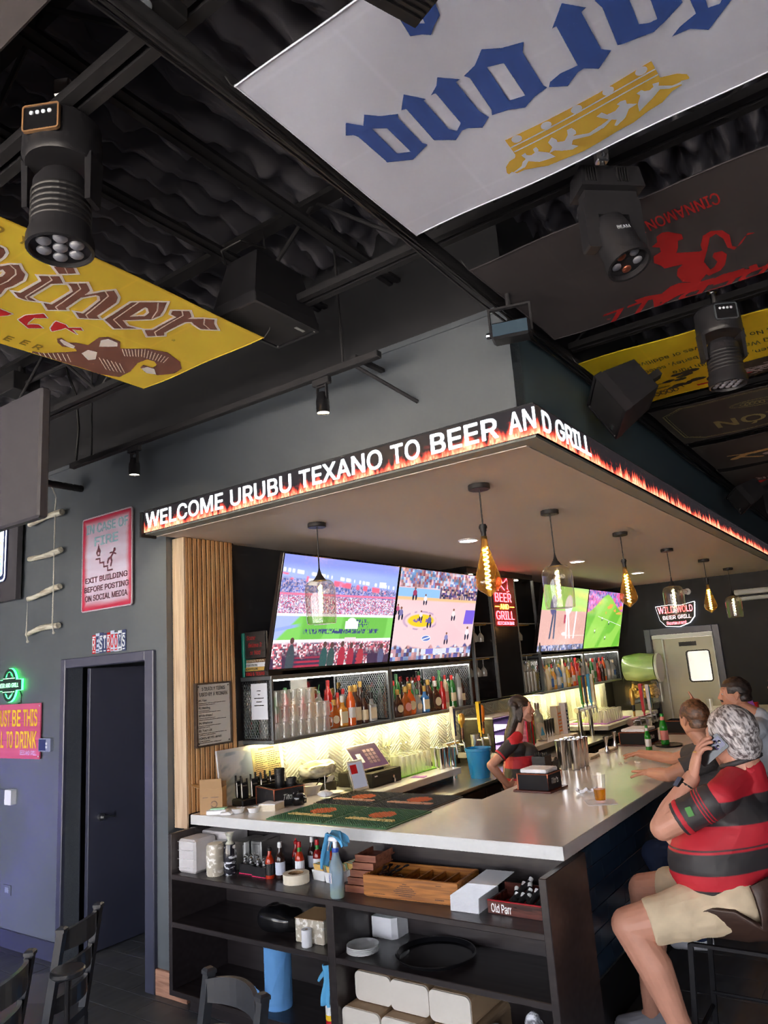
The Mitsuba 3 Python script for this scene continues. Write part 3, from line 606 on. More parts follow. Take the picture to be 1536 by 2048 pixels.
# ---- kitchen swing door in the end wall
d = struct('door_2', cat_([bx(-3.47, -3.37, YE-.03, YE+.13, 0, 2.20, .006), bx(-2.43, -2.33, YE-.03, YE+.13, 0, 2.20, .006), bx(-3.37, -2.43, YE-.03, YE+.13, 2.10, 2.20, .006)]), 'm_trim', label='dark frame of the kitchen swing door')
mat('m_kdoor', srgb(198, 192, 172), .4, spec=.4)
o = Polygon([(-3.20, .05), (-2.45, .05), (-2.45, 2.03), (-3.20, 2.03)]).difference(sbox(-2.83, 1.39, -2.57, 1.78).buffer(.045, join_style=1).buffer(-.01))
sub(d, 'leaf', tx(prism(o, .035), frame((0, YE+.055, 0), (1, 0, 0), (0, 0, 1))), 'm_kdoor', label='cream swing door leaf')
sub(d, 'window_gasket', tx(prism(sbox(-2.83, 1.39, -2.57, 1.78).buffer(.05).difference(sbox(-2.83, 1.39, -2.57, 1.78).buffer(.032)), .05), frame((0, YE+.065, 0), (1, 0, 0), (0, 0, 1))), 'm_black', label='black rounded window gasket')
sub(d, 'window_pane', bx(-2.86, -2.54, YE+.036, YE+.038, 1.36, 1.81), 'm_glass')
sub(d, 'head_stop', bx(-3.36, -2.44, YE-.01, YE+.05, 2.035, 2.095, .004), 'm_white', label='white strip above the leaf')
sub(d, 'side_stop', bx(-3.215, -3.185, YE-.02, YE+.02, .03, 2.03, .006), 'm_white')
sub(d, 'hinge_stop', bx(-2.458, -2.44, YE-.0, YE+.03, .03, 2.03, .004), 'm_white')
sub(d, 'sidelight', bx(-3.37, -3.215, YE+.05, YE+.07, .03, 2.04), 'm_kdoor')
sub(d, 'sign_plate', bx(-2.96, -2.70, YE+.012, YE+.019, 1.90, 1.965), 'm_black', label='small black plate')
struct('wall_kitchen', cat_([bx(-4.4, -1.0, YE+2.4, YE+2.5, 0, 3), bx(-4.4, -4.3, YE+.1, YE+2.5, 0, 3), bx(-1.0, -.9, YE+.1, YE+2.5, 0, 3), bx(-4.4, -.9, YE+.1, YE+2.5, 2.9, 3.0)]), 'm_whitematte')
t = Th('kitchen_lamp', 'bright kitchen ceiling lamp seen through the swing door window', 'ceiling light'); t.solo(bx(-3.2, -2.2, YE+.8, YE+1.4, 2.86, 2.89), 'm_white', **emit_mat((6, 5.6, 5)))
# ================================================================ things on the counter (z = ZT_)
CT = ZT_
# ---- bar mats with bristles
mat('m_matgreen', srgb(46, 92, 56), .55); mat('m_matblack', srgb(36, 36, 34), .5); mat('m_matgold', srgb(214, 190, 120), .5); mat('m_mator', srgb(214, 104, 44), .5); mat('m_matpink', srgb(206, 150, 120), .5)
nub = hull([(-.0055, -.0045, 0), (.0055, -.0045, 0), (.0055, .0045, 0), (-.0055, .0045, 0), (-.0035, -.003, .008), (.0035, -.003, .008), (.0035, .003, .008), (-.0035, .003, .008)])
def nubs(w, d, pit, keep):
    v0, f0 = np.array(nub.vertices), np.array(nub.faces); vs, fs, n = [], [], 0
    for x in np.arange(pit, w-pit/2, pit):
        for y in np.arange(pit, d-pit/2, pit):
            if keep(x, y): vs.append(v0+[x, y, .004]); fs.append(f0+n*len(v0)); n += 1
    return tm(np.vstack(vs), np.vstack(fs)) if n else None
for x0, y0, w, d, bm, lm, lab in ((-3.37, 3.375, .45, .47, 'm_matgreen', 'm_matgold', 'green bristled bar mat with lettering, front left of four'), (-2.915, 3.375, .45, .47, 'm_matgreen', 'm_matgold', 'green bristled bar mat with lettering, front right of four beside the counter edge'),
                                  (-3.40, 3.85, .445, .44, 'm_matblack', 'm_matpink', 'black bristled bar mat with orange emblem, back left of four'), (-2.95, 3.85, .445, .44, 'm_matblack', 'm_matpink', 'black bristled bar mat with orange emblem, back right of four')):
    t = Th('bar_mat', lab, 'bar mat', M4((x0, y0, CT+.0005)), 'bar mats')
    t.part('base', bx(0, w, 0, d, 0, .006, .002), bm)
    cx, cy = w*.5, d*.60; lg = lambda x, y: ((x-cx)/.085)**2+((y-cy)/.085)**2 < 1; tb = lambda x, y: .05 < x < w-.05 and .13 < y < .175
    for nm, fn, q in (('bristles', lambda x, y: not lg(x, y) and not tb(x, y), bm), ('emblem', lg, 'm_mator')):
        k = t.part(nm, nubs(w, d, .0165, fn), q); labels[k] = {'kind': 'stuff', 'label': 'rubber bristles' if nm == 'bristles' else 'round orange emblem'}
    t.part('lettering', tx(text('JÄGERMEISTER', .036, w-.11, .007, True), M4((.055, .133, .007))), lm)
# ---- menu board leaning on the slats
t = Th('menu_board', 'white framed menu board leaning against the oak slats behind the black dock', 'menu board', frame((-3.965, 3.55, CT+.003), (0, 1, 0), (-.045, 0, .35)))
fr = sbox(0, 0, .64, .37).buffer(-.001).difference(sbox(.022, .022, .618, .348))
t.part('frame', prism(fr, .016), 'm_white'); t.part('backing', bx(.015, .625, .015, .355, .001, .006), 'm_white')
def f_menu(p, n, uv):
    g = mikit.smoothstep(.42, .62, mikit.fbm(p.y*9-p.z*7, p.z*16, 0.0, 3))
    return mikit.mix((.52, .60, .64), (.86, .89, .9), g)
mat('m_foilpage', mikit.proc(f_menu), .15); mat('m_menupage', srgb(206, 164, 128), .25)
t.part('left_page', bx(.024, .33, .024, .346, .006, .007), 'm_foilpage'); t.part('menu_page', bx(.331, .616, .024, .346, .006, .0072), 'm_menupage', label='tan printed menu page')
lines = [bx(.355, .355+.08+.02*((i*7) % 3), .30-i*.014, .304-i*.014, .0072, .0077) for i in range(18)]+[bx(.48, .48+.09+.02*((i*5) % 3), .30-i*.014, .304-i*.014, .0072, .0077) for i in range(18)]+[bx(.40, .56, .322, .334, .0072, .0077)]
t.part('print', cat_(lines), 'm_brown')
# ---- wall outlets on the backsplash
for y, z, lab in ((4.13, 1.235, 'cream outlet plate with black plug, left of the cash drawer'), (5.66, 1.27, 'cream outlet plate on the chevron tiles, above the tall glasses')):
    t = Th('wall_outlet', lab, 'outlet', M4((XB+.022, y, z)))
    t.part('plate', bx(0, .008, -.06, .06, -.06, .06, .003), 'm_cream'); t.part('socket', cat_([bx(.008, .011, -.022+dx, .022+dx, s*.028-.018, s*.028+.018, .002) for s in (1, -1) for dx in (0,)]), 'm_whitematte')
    if y < 5: t.part('plug', cat_([bx(.011, .06, -.035, .02, -.045, .045, .006), tube([(.05, 0, -.04), (.06, .01, -.09), (.05, .03, -.14), (.05, .05, -.20)], .006)]), 'm_black', label='black plug-in adapter')
# ---- open carton
t = Th('carton', 'open kraft cardboard carton at the left end of the white counter', 'box', M4((-3.90, 3.43, CT+.001), .55))
t.part('body', cat_([bx(-.075, .075, -.05, -.047, 0, .16), bx(-.075, .075, .047, .05, 0, .19), bx(-.075, -.072, -.05, .05, 0, .16), bx(.072, .075, -.05, .05, 0, .16), bx(-.075, .075, -.05, .05, 0, .003)]), 'm_kraft')
t.part('front_flap', tx(bx(-.073, .073, -.002, .001, 0, .06), M4((0, -.0505, .158), 0, 1, .12)), 'm_kraft'); t.part('side_flap', tx(bx(-.001, .002, -.048, .048, 0, .07), M4((-.075, 0, .158), 0, 1, 0, -1.2)), 'm_kraft')
t.part('emblem', cat_([tx(prism(Point(0, 0).buffer(.022).difference(Point(0, 0).buffer(.016)).difference(sbox(-.03, -.004, 0, .004)), .001), frame((.02, -.0512, .06), (1, 0, 0), (0, 0, 1))), bx(-.055, -.02, -.0512, -.0502, .1, .105), bx(.0, .05, -.0512, -.0502, .1, .105)]), 'm_brown')
# ---- charging dock with upright handsets
t = Th('charging_dock', 'black charging dock tray behind the small white bowls', 'dock', M4((-3.87, 3.80, CT+.001), 1.42))
t.part('tray', bx(-.17, .17, -.065, .065, 0, .045, .008), 'm_black'); t.part('badge', bx(-.02, .02, -.0665, -.0648, .02, .026), 'm_steel')
for i in range(4):
    for r in range(2 if i in (0, 2, 3) else 1):
        h = Th('handset', f'black upright handset in the charging dock, {nt(i)} slot from the left, {"front" if r == 0 else "back"} row', 'handset', t.m @ M4((-.125+i*.082, -.03+r*.06, .0455), .1*((i*3+r) % 3-1), 1, -.06), 'handsets in the dock')
        h.part('body', bx(-.027, .027, -.011, .011, 0, .105+.012*((i+r) % 2), .005), 'm_blackgloss'); h.part('clip', cat_([bx(-.026, -.020, -.011, .009, .10, .15, .002), bx(.020, .026, -.011, .009, .10, .128, .002)]), 'm_black'); h.part('keys', bx(-.018, .018, -.0125, -.0105, .08, .088), 'm_steel')
# ---- vodka-branded napkin caddies
def caddy(m, lab, letters, base=False, w=.23, d=.20, hgt=.115, napkin=True):
    t = Th('napkin_caddy', lab, 'napkin caddy', m, 'black napkin caddies with copper wire')
    t.part('box', cat_([bx(-w/2, w/2, -d/2, -d/2+.006, .012, hgt), bx(-w/2, w/2, d/2-.006, d/2, .012, hgt), bx(-w/2, -w/2+.006, -d/2+.006, d/2-.006, .012, hgt), bx(w/2-.006, w/2, -d/2+.006, d/2-.006, .012, hgt), bx(-w/2, w/2, -d/2, d/2, .010, .016)]), 'm_blackmatte')
    r = .004; zt = hgt-.006
    t.part('copper_wire', cat_([tube([(-w/2-r, -d/2-r, zt), (w/2+r, -d/2-r, zt), (w/2+r, -d/2-r, .0)], r, 6), tube([(w/2+r, -d/2-r, zt), (w/2+r, d/2+r, zt), (w/2+r, d/2+r, 0)], r, 6), tube([(-w/2-r, -d/2-r, zt), (-w/2-r, -d/2-r, 0)], r, 6), cyl((w/2+r, -d/2-r, zt-.02), (w/2+r, -d/2-r, zt+.004), r*1.3, 8)]), 'm_copper')
    if base: t.part('wooden_base', bx(-w/2-.03, w/2+.03, -d/2-.03, d/2+.03, 0, .012, .003), 'm_mahogany')
    t.part('lettering', tx(text(letters, .034, .10, .0015, False, True, .25), frame((w/2+.0005, .0, .045), (0, 1, 0), (.0, 0, 1))), 'm_white')
    if napkin:
        n = Th('napkin_stack', 'white napkins in the '+lab, 'napkins', m); n.solo(bx(-w/2+.012, w/2-.012, -d/2+.012, d/2-.012, .018, hgt+.022, .006), 'm_paper')
    return t
caddy(M4((-3.64, 3.79, CT+.001), -.33), "black branded caddy left of the bar mats, black cups on it", "Tito's", False, .26, .22, .122, False)
caddy(M4((-2.13, 4.66, CT+.001), -.05), 'black branded caddy nearest on the bar beside the beer glass', "Tito's", True, .21, .20)
caddy(M4((-2.16, 6.98, CT+.001), -.05), 'black branded caddy beside the green bottles, second along', "Tito's", True, .24, .32, .12, True)
caddy(M4((-2.0, 7.80, CT+.001), -.05), 'black branded caddy third along the bar, past the green bottles', "Tito's", True, .2, .2, .13, False)
for i, (dx, dy, hh) in enumerate([(-.03, .03, .205), (.06, .05, .145)]):
    t = Th('cup_stack', f'black plastic cup stack in the left branded caddy, {("taller", "shorter")[i]} one', 'cups', M4((-3.64+dx, 3.79+dy, CT+.02)))
    t.solo(lathe([(0, .0), (.030, .0), (.034, hh-.04), (.036, hh-.038), (.036, hh-.028), (.035, hh-.027), (.036, hh-.02), (.037, hh), (.033, hh), (.030, .03), (0, .03)], 20), 'm_black', 30)
t = Th('gravy_pot', 'small glossy black pot in front of the left branded caddy', 'pot', M4((-3.485, 3.80, CT+.001)))
t.part('bowl', lathe([(0, 0), (.035, 0), (.048, .02), (.050, .045), (.044, .06), (.036, .064), (.034, .058), (0, .05)], 20), 'm_blackgloss', 40); t.part('lid', lathe([(.044, .062), (.030, .074), (.008, .08), (.010, .09), (0, .092)], 20), 'm_blackgloss', 40); t.part('handle', tube([(.045, 0, .05), (.07, 0, .045), (.066, 0, .02), (.047, 0, .015)], .005), 'm_blackgloss')
for i, (x, y) in enumerate([(-3.71, 3.47), (-3.62, 3.52)]):
    t = Th('small_bowl', f'small white plastic bowl of butter cups on the counter, {("left", "right")[i]} one', 'bowl', M4((x, y, CT+.001)))
    t.part('bowl', lathe([(0, 0), (.030, 0), (.043, .028), (.045, .030), (.041, .031), (.029, .006), (0, .005)], 24), 'm_white', 40); t.part('contents', cat_([cbx(.012*math.cos(a), .012*math.sin(a), .022, .018, .016, .012, .003) for a in (0, 2.1, 4.2)]), 'm_cream')
t = Th('stirrer_tray', 'low white tray with a green packet at the counter left end', 'tray', M4((-3.82, 3.40, CT+.001), .5))
t.part('tray', bx(-.075, .06, -.025, .035, 0, .03, .006), 'm_white'); t.part('packet', bx(-.05, .05, -.02, .03, .031, .040, .003), 'm_greenpale')
t = Th('small_tray', 'shallow white dish beside the green packet tray', 'dish', M4((-3.75, 3.41, CT+.001), .4)); t.solo(bx(-.04, .04, -.03, .03, 0, .018, .006), 'm_whitematte')
t = Th('napkin_stack', 'low stack of cream beverage napkins in front of the left branded caddy', 'napkins', M4((-3.56, 3.62, CT+.001), .25))
for i in range(9): t.part('sheet', bx(-.062+.002*(i % 3), .062-.001*(i % 2), -.062, .062, i*.005, i*.005+.0046, .001), 'm_cream' if i < 8 else 'm_paper')
t = Th('mixing_bowl', 'white plastic bowl left of the receipt spike', 'bowl', M4((-3.66, 4.13, CT+.001)))
t.part('bowl', lathe([(0, 0), (.045, 0), (.078, .055), (.084, .066), (.078, .068), (.043, .008), (0, .006)], 28), 'm_white', 40); t.part('spoon', tube([(.02, 0, .03), (.05, .02, .08), (.06, .03, .115)], .004), 'm_black')
t = Th('side_plate', 'small white plate behind the back left black mat', 'plate', M4((-3.50, 4.19, CT+.001))); t.solo(lathe([(0, .004), (.035, .004), (.055, .012), (.07, .014), (.06, .008), (.035, 0), (0, 0)], 24), 'm_white', 40)
t = Th('receipt_spike', 'thin receipt spike with crumpled white paper by the black mats', 'receipt spike', M4((-3.41, 3.99, CT+.008)))
t.part('spike', cyl((0, 0, 0), (0, 0, .15), .0022, 8), 'm_steel'); t.part('base', lathe([(0, 0), (.035, 0), (.035, .006), (0, .008)], 20), 'm_steel')
pp = trimesh.creation.icosphere(2, .05); pp.vertices *= [1, .9, .45]; pp.vertices *= (0.75+.5*meshkit.noise(pp.vertices*45, 3))[:, None]; t.part('paper', mv(pp, .01, -.02, .035), 'm_paper')
# ---- cash drawer, screen, tablet, printer and the rest on the raised back counter
BC = .981
t = Th('cash_drawer', 'black metal cash drawer under the tilted touch screen', 'cash drawer', M4((-3.88, 5.12, BC)))
t.part('body', bx(-.17, .18, -.21, .21, 0, .11, .004), 'm_blackmatte'); fr = t.part('front', bx(.18, .186, -.20, .20, .01, .10, .002), 'm_blackmatte'); sub(fr, 'slot', bx(.1865, .1875, -.15, .16, .065, .07), 'm_black', m=t.m); sub(fr, 'lock', cyl((.186, .08, .05), (.196, .08, .05), .012, 14), 'm_chrome', m=t.m); t.part('label', bx(.1865, .1875, -.18, -.14, .08, .09), 'm_white')
t.part('keys', cat_([tube([(.196, .08, .05), (.20, .085, .03), (.20, .09, .02)], .003), bx(.196, .20, .075, .095, .005, .03)]), 'm_steel')
t = Th('touch_screen', 'tilted touch screen with keypad standing on the cash drawer', 'touch screen', M4((-3.80, 5.08, BC+.111), -.10))
ft = frame((0.02, -.19, .02), (0, 1, 0), (-.18, 0, .20))
t.part('stand', cat_([bx(-.10, .02, -.1, .1, 0, .02, .004), tx(bx(.12, .26, .02, .14, -.06, -.012), ft)]), 'm_black'); t.part('casing', tx(bx(0, .38, 0, .25, -.012, 0, .004), ft), 'm_cream')
SC = emit_mat((.075, .03, .055)); t.part('screen', tx(bx(.012, .368, .012, .238, .0002, .001), ft), 'm_screen', **SC)
mat('m_key', srgb(120, 100, 125), .4)
kp = t.part('keypad', tx(bx(.06, .12, .07, .16, .0012, .002, .0005), ft), 'm_paper', label='white square with a figure')
for r in range(4):
    for c in range(3): sub(kp, 'key', tx(bx(.17+c*.047, .207+c*.047, .05+r*.037, .08+r*.037, .0012, .002), ft), 'm_key', m=t.m)
sub(kp, 'figure', tx(text('1', .03), ft @ M4((.084, .10, .0021))), 'm_key', m=t.m)
t = Th('card_reader', 'black card reader at the back right of the touch screen', 'card reader', M4((-3.90, 5.37, BC+.112), .4, 1, 0, -.5)); t.part('body', bx(-.03, .03, -.035, .035, 0, .13, .006), 'm_black'); t.part('foot', bx(-.05, .05, -.04, .04, 0, .012, .003), 'm_black')
t = Th('tablet', 'white tablet on a grey stand left of the cash drawer', 'tablet', M4((-3.74, 4.80, BC+.002), -.15))
ft = frame((0.02, -.085, .006), (0, 1, 0), (-.07, 0, .22))
t.part('casing', tx(bx(0, .17, 0, .235, -.008, 0, .003), ft), 'm_white'); t.part('screen', tx(bx(.012, .158, .02, .215, .0002, .001), ft), 'm_screen', **emit_mat((.16, .16, .19))); t.part('picture', tx(bx(.02, .09, .13, .20, .001, .0016), ft), 'm_red'); t.part('stand', cat_([bx(-.12, .01, -.06, .06, 0, .008, .002), tx(bx(.06, .11, .0, .15, -.09, -.008), ft)]), 'm_grayframe')
t = Th('receipt_printer', 'black receipt printer behind the receipt spike', 'printer', M4((-3.91, 4.50, BC), .05))
t.part('body', bx(-.11, .11, -.09, .09, 0, .12, .01), 'm_black'); t.part('cover', bx(-.10, .10, -.08, .085, .12, .135, .006), 'm_blackmatte'); t.part('paper', tx(bx(-.002, .0, -.04, .04, 0, .05), M4((.105, 0, .115), 0, 1, 0, .5)), 'm_paper')
t = Th('receipt_printer', 'second black printer at the left, with a lid lever', 'printer', M4((-3.93, 4.385, BC+.0), .02)); t.part('body', bx(-.08, .08, -.07, .02, 0, .075, .008), 'm_black'); t.part('lever', cyl((-.04, -.06, .07), (-.04, -.06, .15), .008, 8), 'm_black')
def f_chip(p, n, uv):
    g = mikit.fbm(p.y*14+p.x*6, p.z*26, p.x*9, 3); return mikit.mix((.20, .20, .16), (.80, .78, .64), mikit.smoothstep(.3, .7, g))
mat('m_chipbag', mikit.proc(f_chip), .2)
t = Th('snack_bag', 'crumpled pale plastic bag lying on the black printer', 'bag', M4((-3.93, 4.52, BC+.137), .25))
sb = trimesh.creation.icosphere(3, 1.0); sb.vertices = np.sign(sb.vertices)*np.abs(sb.vertices)**.75*[.12, .19, .055]; sb.vertices[:, 2] *= .8+.6*meshkit.fbm(sb.vertices*24, 3, 4); sb.vertices[:, 2] -= sb.vertices[:, 2].min(); t.solo(sb, 'm_chipbag', 40)
def f_grass(p, n, uv): return mikit.mix((.04, .16, .02), (.22, .50, .06), mikit.fbm(p.x*60, p.y*60, 0.0, 2))
mat('m_grassmat', mikit.proc(f_grass), .8)
gm = bx(-.15, .14, -.31, .30, 0, .012, .003)
t = Th('glass_mat', 'bright green rubber mat under the tall glasses on the back counter', 'mat', M4((-3.87, 5.68, BC))); t.solo(gm, 'm_grassmat')
t = Th('glass_mat', 'green and purple rubber mat under the far rows of glasses', 'mat', M4((-3.62, 10.2, BC)), kind=None); t.part('mat', bx(-.30, .24, -.55, .5, 0, .008, .002), 'm_purple'); t.part('grass_mat', bx(-.30, .06, -.35, .62, .0085, .016, .003), 'm_grassmat')
t = Th('coaster', 'purple coaster at the front of the cash drawer counter', 'coaster', M4((-3.62, 5.48, BC), .2)); t.solo(bx(-.06, .06, -.045, .045, 0, .004, .001), 'm_purple')
# ---- blue bucket and the first draught tower
t = Th('bucket', 'blue plastic bucket on the service counter right of the cash drawer', 'bucket', M4((-3.42, 6.20, .8705)))
t.part('body', lathe([(0, 0), (.090, 0), (.115, .235), (.124, .24), (.124, .262), (.115, .262), (.112, .24), (.088, .008), (0, .008)], 32), 'm_bluebucket', 40); t.part('handle', tube([(.124*math.cos(a), .124*math.sin(a), .245-.07*math.sin(a)) for a in np.linspace(0, PI, 14)], .003), 'm_steel')
def tap(m, lab, kind, group=None):
    t = Th('beer_tap', lab, 'beer tap', m, group)
    t.part('faucet', cat_([cyl((0, 0, 0), (.05, 0, 0), .011, 12), cyl((.05, 0, .02), (.062, 0, -.07), .010, 12, .008), cyl((.045, 0, .0), (.045, 0, .04), .008, 10)]), 'm_chrome', 30)
    shp, cols, hh = kind
    if shp == 'paddle':
        t.part('handle', lathe([(0, .04), (.010, .042), (.012, .10), (.017, .16), (.026, .22), (.028, .27), (.020, .31), (0, .32)], 14), cols[0], 40); t.part('band', lathe([(.0125, .095), (.0135, .10), (.0175, .155), (.0165, .16)], 14), cols[1], 40)
    elif shp == 'slab':
        t.part('handle', cat_([cyl((.045, 0, .03), (.045, 0, .07), .009, 10), hull([(.030, -.016, .07), (.058, -.016, .07), (.030, .016, .07), (.058, .016, .07), (.025, -.024, hh), (.06, -.024, hh), (.025, .024, hh), (.06, .024, hh)])]), cols[0]); t.part('face', hull([(.0585, -.013, .09), (.0585, .013, .09), (.0615, -.019, hh-.02), (.0615, .019, hh-.02), (.063, 0, .2)]), cols[1])
    else:
        t.part('handle', mv(lathe([(0, .04), (.009, .042), (.011, .06), (.010, .14), (.016, .18), (.030, .20), (.034, .235), (.026, .27), (.012, .28), (0, .285)], 16), .045), cols[0], 40); t.part('collar', mv(lathe([(.011, .045), (.013, .05), (.0125, .15), (.010, .155)], 14), .045), cols[1], 40)
    return t
t = Th('draught_tower', 'chrome draught beer tower behind the blue bucket', 'beer tower', M4((-3.60, 6.48, .8705)))
t.part('column', cyl((0, 0, 0), (0, 0, .34), .04, 24), 'm_chrome', 30); t.part('flange', cyl((0, 0, 0), (0, 0, .012), .062, 24), 'm_chrome', 30); t.part('top_cap', lathe([(.042, .34), (.042, .35), (0, .356)], 24), 'm_chrome', 30)
mat('m_bluebucket', srgb(28, 120, 182), .35); mat('m_greenpale', srgb(170, 215, 180), .5)
tap(M4((-3.56, 6.46, 1.17)), 'black and yellow tap handle on the chrome tower behind the blue bucket', ('slab', ('m_yellow', 'm_black'), .36)); tap(M4((-3.56, 6.60, 1.17), .15), 'orange tap handle topped by a carved head on the chrome tower', ('paddle', ('m_orange', 'm_brown'), .3))
for i, (y, lab, kd) in enumerate([(6.06, 'pale and navy lettered tap handle above the blue bucket', ('slab', ('m_cream', 'm_navy'), .36)), (6.21, 'wooden spoon shaped tap handle on a burgundy grip above the bucket', ('spoon', ('m_gold', 'm_mahogany'), .3))]):
    tap(M4((-3.62, y, 1.16)), lab, kd)
mat('m_navy', srgb(36, 46, 84), .4)
t = Th('draught_tower', 'low chrome tower left of the blue bucket carrying two handles', 'beer tower', M4((-3.66, 6.13, .8705))); t.part('column', cyl((0, 0, 0), (0, 0, .27), .035, 20), 'm_chrome', 30); t.part('crossbar', cyl((0, -.12, .29), (0, .12, .29), .03, 20), 'm_chrome', 30)
# ---- purple-lit shelf cube, wooden block game, bottles behind the bartender
t = Th('lit_display', 'black open cube with purple lit shelves behind the chrome tower', 'display cube', M4((-3.85, 7.28, BC)))
t.part('shell', cat_([bx(-.2, .2, -.30, -.28, 0, .33), bx(-.2, .2, .28, .30, 0, .33), bx(-.2, -.18, -.28, .28, 0, .33)]), 'm_blackgloss'); t.part('top', bx(-.21, .21, -.31, .31, .33, .352, .004), 'm_white')
for z in (.09, .21): t.part('lit_shelf', bx(-.18, .205, -.28, .28, z, z+.016, .002), 'm_white', **emit_mat((.95, .55, 1.5)))
t = Th('block_game', 'stacked wooden block tower in a red frame beside the lit cube', 'block tower', M4((-3.55, 7.50, BC)))
t.part('frame', cat_([bx(.06, .075, -.08, -.065, 0, .30), bx(.06, .075, .065, .08, 0, .30), bx(-.08, .075, -.08, .08, 0, .012)]), 'm_redplastic')
for i in range(14):
    for j in range(3):
        a = bx(-.055, .055, -.055+j*.037, -.020+j*.037, 0, .018, .0015) if i % 2 else bx(-.055+j*.037, -.020+j*.037, -.055, .055, 0, .018, .0015)
        put(key('block', t.key), a, 'm_cedar', m=t.m @ M4((0, 0, .013+i*.0185)))
def tall_box(x, y, w, d, h, m0, m1, lab):
    t = Th('boxed_bottle', lab, 'box', M4((x, y, BC))); t.part('carton', bx(-w/2, w/2, -d/2, d/2, 0, h, .002), m0); t.part('front_print', cat_([bx(w/2, w/2+.001, -d*.35, d*.35, h*.1+i*h*.12, h*.16+i*h*.12) for i in range(6)]), m1); t.part('edge_stripe', cat_([bx(w/2, w/2+.0012, -d/2, -d/2+.012, 0, h), bx(w/2, w/2+.0012, d/2-.012, d/2, 0, h)]), m1)
tall_box(-3.62, 8.58, .09, .12, .33, 'm_cream', 'm_orange', 'cream gift box with orange edges behind the bartender, left of two'); tall_box(-3.55, 8.66, .08, .06, .36, 'm_white', 'm_navy', 'white gift box with navy print behind the bartender, right of two')
t = Th('round_sign', 'blue and white round glass plaque standing behind the bartender', 'plaque', M4((-3.55, 7.95, BC)))
t.part('disc', tx(cyl((0, 0, -.006), (0, 0, .006), .095, 32), frame((0, 0, .105), (0, 1, 0), (-.15, 0, 1))), 'm_white', 30); t.part('emblem', tx(prism(Polygon([(-.05, -.04), (.05, -.04), (.02, .05), (-.01, .02)]), .003), frame((.008, 0, .10), (0, 1, 0), (-.15, 0, 1))), 'm_skyblue'); t.part('foot', bx(-.04, .04, -.04, .04, 0, .012, .003), 'm_steel')
for i in range(4):
    t = Th('shaker_tin', f'slim steel tumbler on the back counter behind the bartender, {nt(i)} from the left', 'tumbler', M4((-3.63, 8.22+.075*i, BC)), 'steel tumblers behind the bartender'); t.solo(lathe([(0, 0), (.026, 0), (.033, .19), (.034, .2), (.030, .2), (.024, .01), (0, .01)], 16), 'm_chrome', 40)
# ---- right arm of the counter
t = Th('straw_caddy', 'black straw and creamer caddy behind the nearest napkin caddy', 'caddy', M4((-2.30, 5.16, CT+.001), .0))
t.part('straw_bin', cat_([bx(-.05, .05, -.12, -.115, 0, .15), bx(-.05, .05, -.005, 0, 0, .15), bx(-.05, -.045, -.115, -.005, 0, .15), bx(.045, .05, -.115, -.005, 0, .15), bx(-.05, .05, -.12, 0, 0, .005)]), 'm_black')
for i in range(9): t.part('stirrer', cyl((-.03+.03*(i % 3), -.095+.03*(i//3), .006), (-.03+.03*(i % 3), -.095+.03*(i//3), .17), .004, 6), 'm_black')
t.part('side_bin', cat_([bx(-.05, .05, .005, .01, 0, .10), bx(-.05, .05, .115, .12, 0, .10), bx(-.05, -.045, .01, .115, 0, .12), bx(.045, .05, .01, .115, 0, .10), bx(-.05, .05, .005, .12, 0, .005)]), 'm_black')
for i in range(8): put(key('creamer', t.key), mv(lathe([(0, 0), (.014, 0), (.019, .024), (0, .024)], 10), -.025+.026*(i % 3), .035+.028*((i//3) % 3), .08+.012*(i % 2)), 'm_cream', m=t.m)
for i in range(6):
    t = Th('cocktail_shaker', f'tall steel cocktail shaker tin on the bar, {nt(i)} of the six beside the straw caddy', 'shaker', M4((-2.29+.093*(i % 2), 5.45+.094*(i//2)+.02*(i % 2), CT+.001)), 'steel shaker tins on the bar')
    t.solo(lathe([(0, 0), (.030, 0), (.032, .004), (.044, .20), (.045, .215), (.043, .215), (.030, .008), (0, .008)], 24), 'm_chrome', 40)
def jigger(x, y, h, lab):
    t = Th('jigger', lab, 'jigger', M4((x, y, CT+.001)), 'steel double jiggers on the bar')
    t.part('cups', lathe([(0, h*.40), (.005, h*.42), (.023, 0), (.0245, 0), (.009, h*.5), (.026, h), (.0245, h), (.005, h*.60), (0, h*.58)], 20), 'm_chrome', 40); t.part('waist_ring', lathe([(.010, h*.47), (.012, h*.5), (.010, h*.53)], 16), 'm_steel')
jigger(-2.28, 5.84, .12, 'steel double jigger nearest, just past the shaker tins'); jigger(-2.25, 6.34, .135, 'steel double jigger in the middle of the bar rail'); jigger(-2.29, 6.68, .14, 'steel double jigger beside the second napkin caddy')
for i, (x, y) in enumerate([(-2.30, 6.05), (-2.29, 6.48)]):
    t = Th('napkin_stack', f'low stack of white bar napkins by the jiggers, {("nearer", "farther")[i]} stack', 'napkins', M4((x, y, CT+.001))); t.solo(cat_([bx(-.045, .045, -.12+.003*j, .12-.002*j, j*.006, j*.006+.005) for j in range(4)]), 'm_cream')
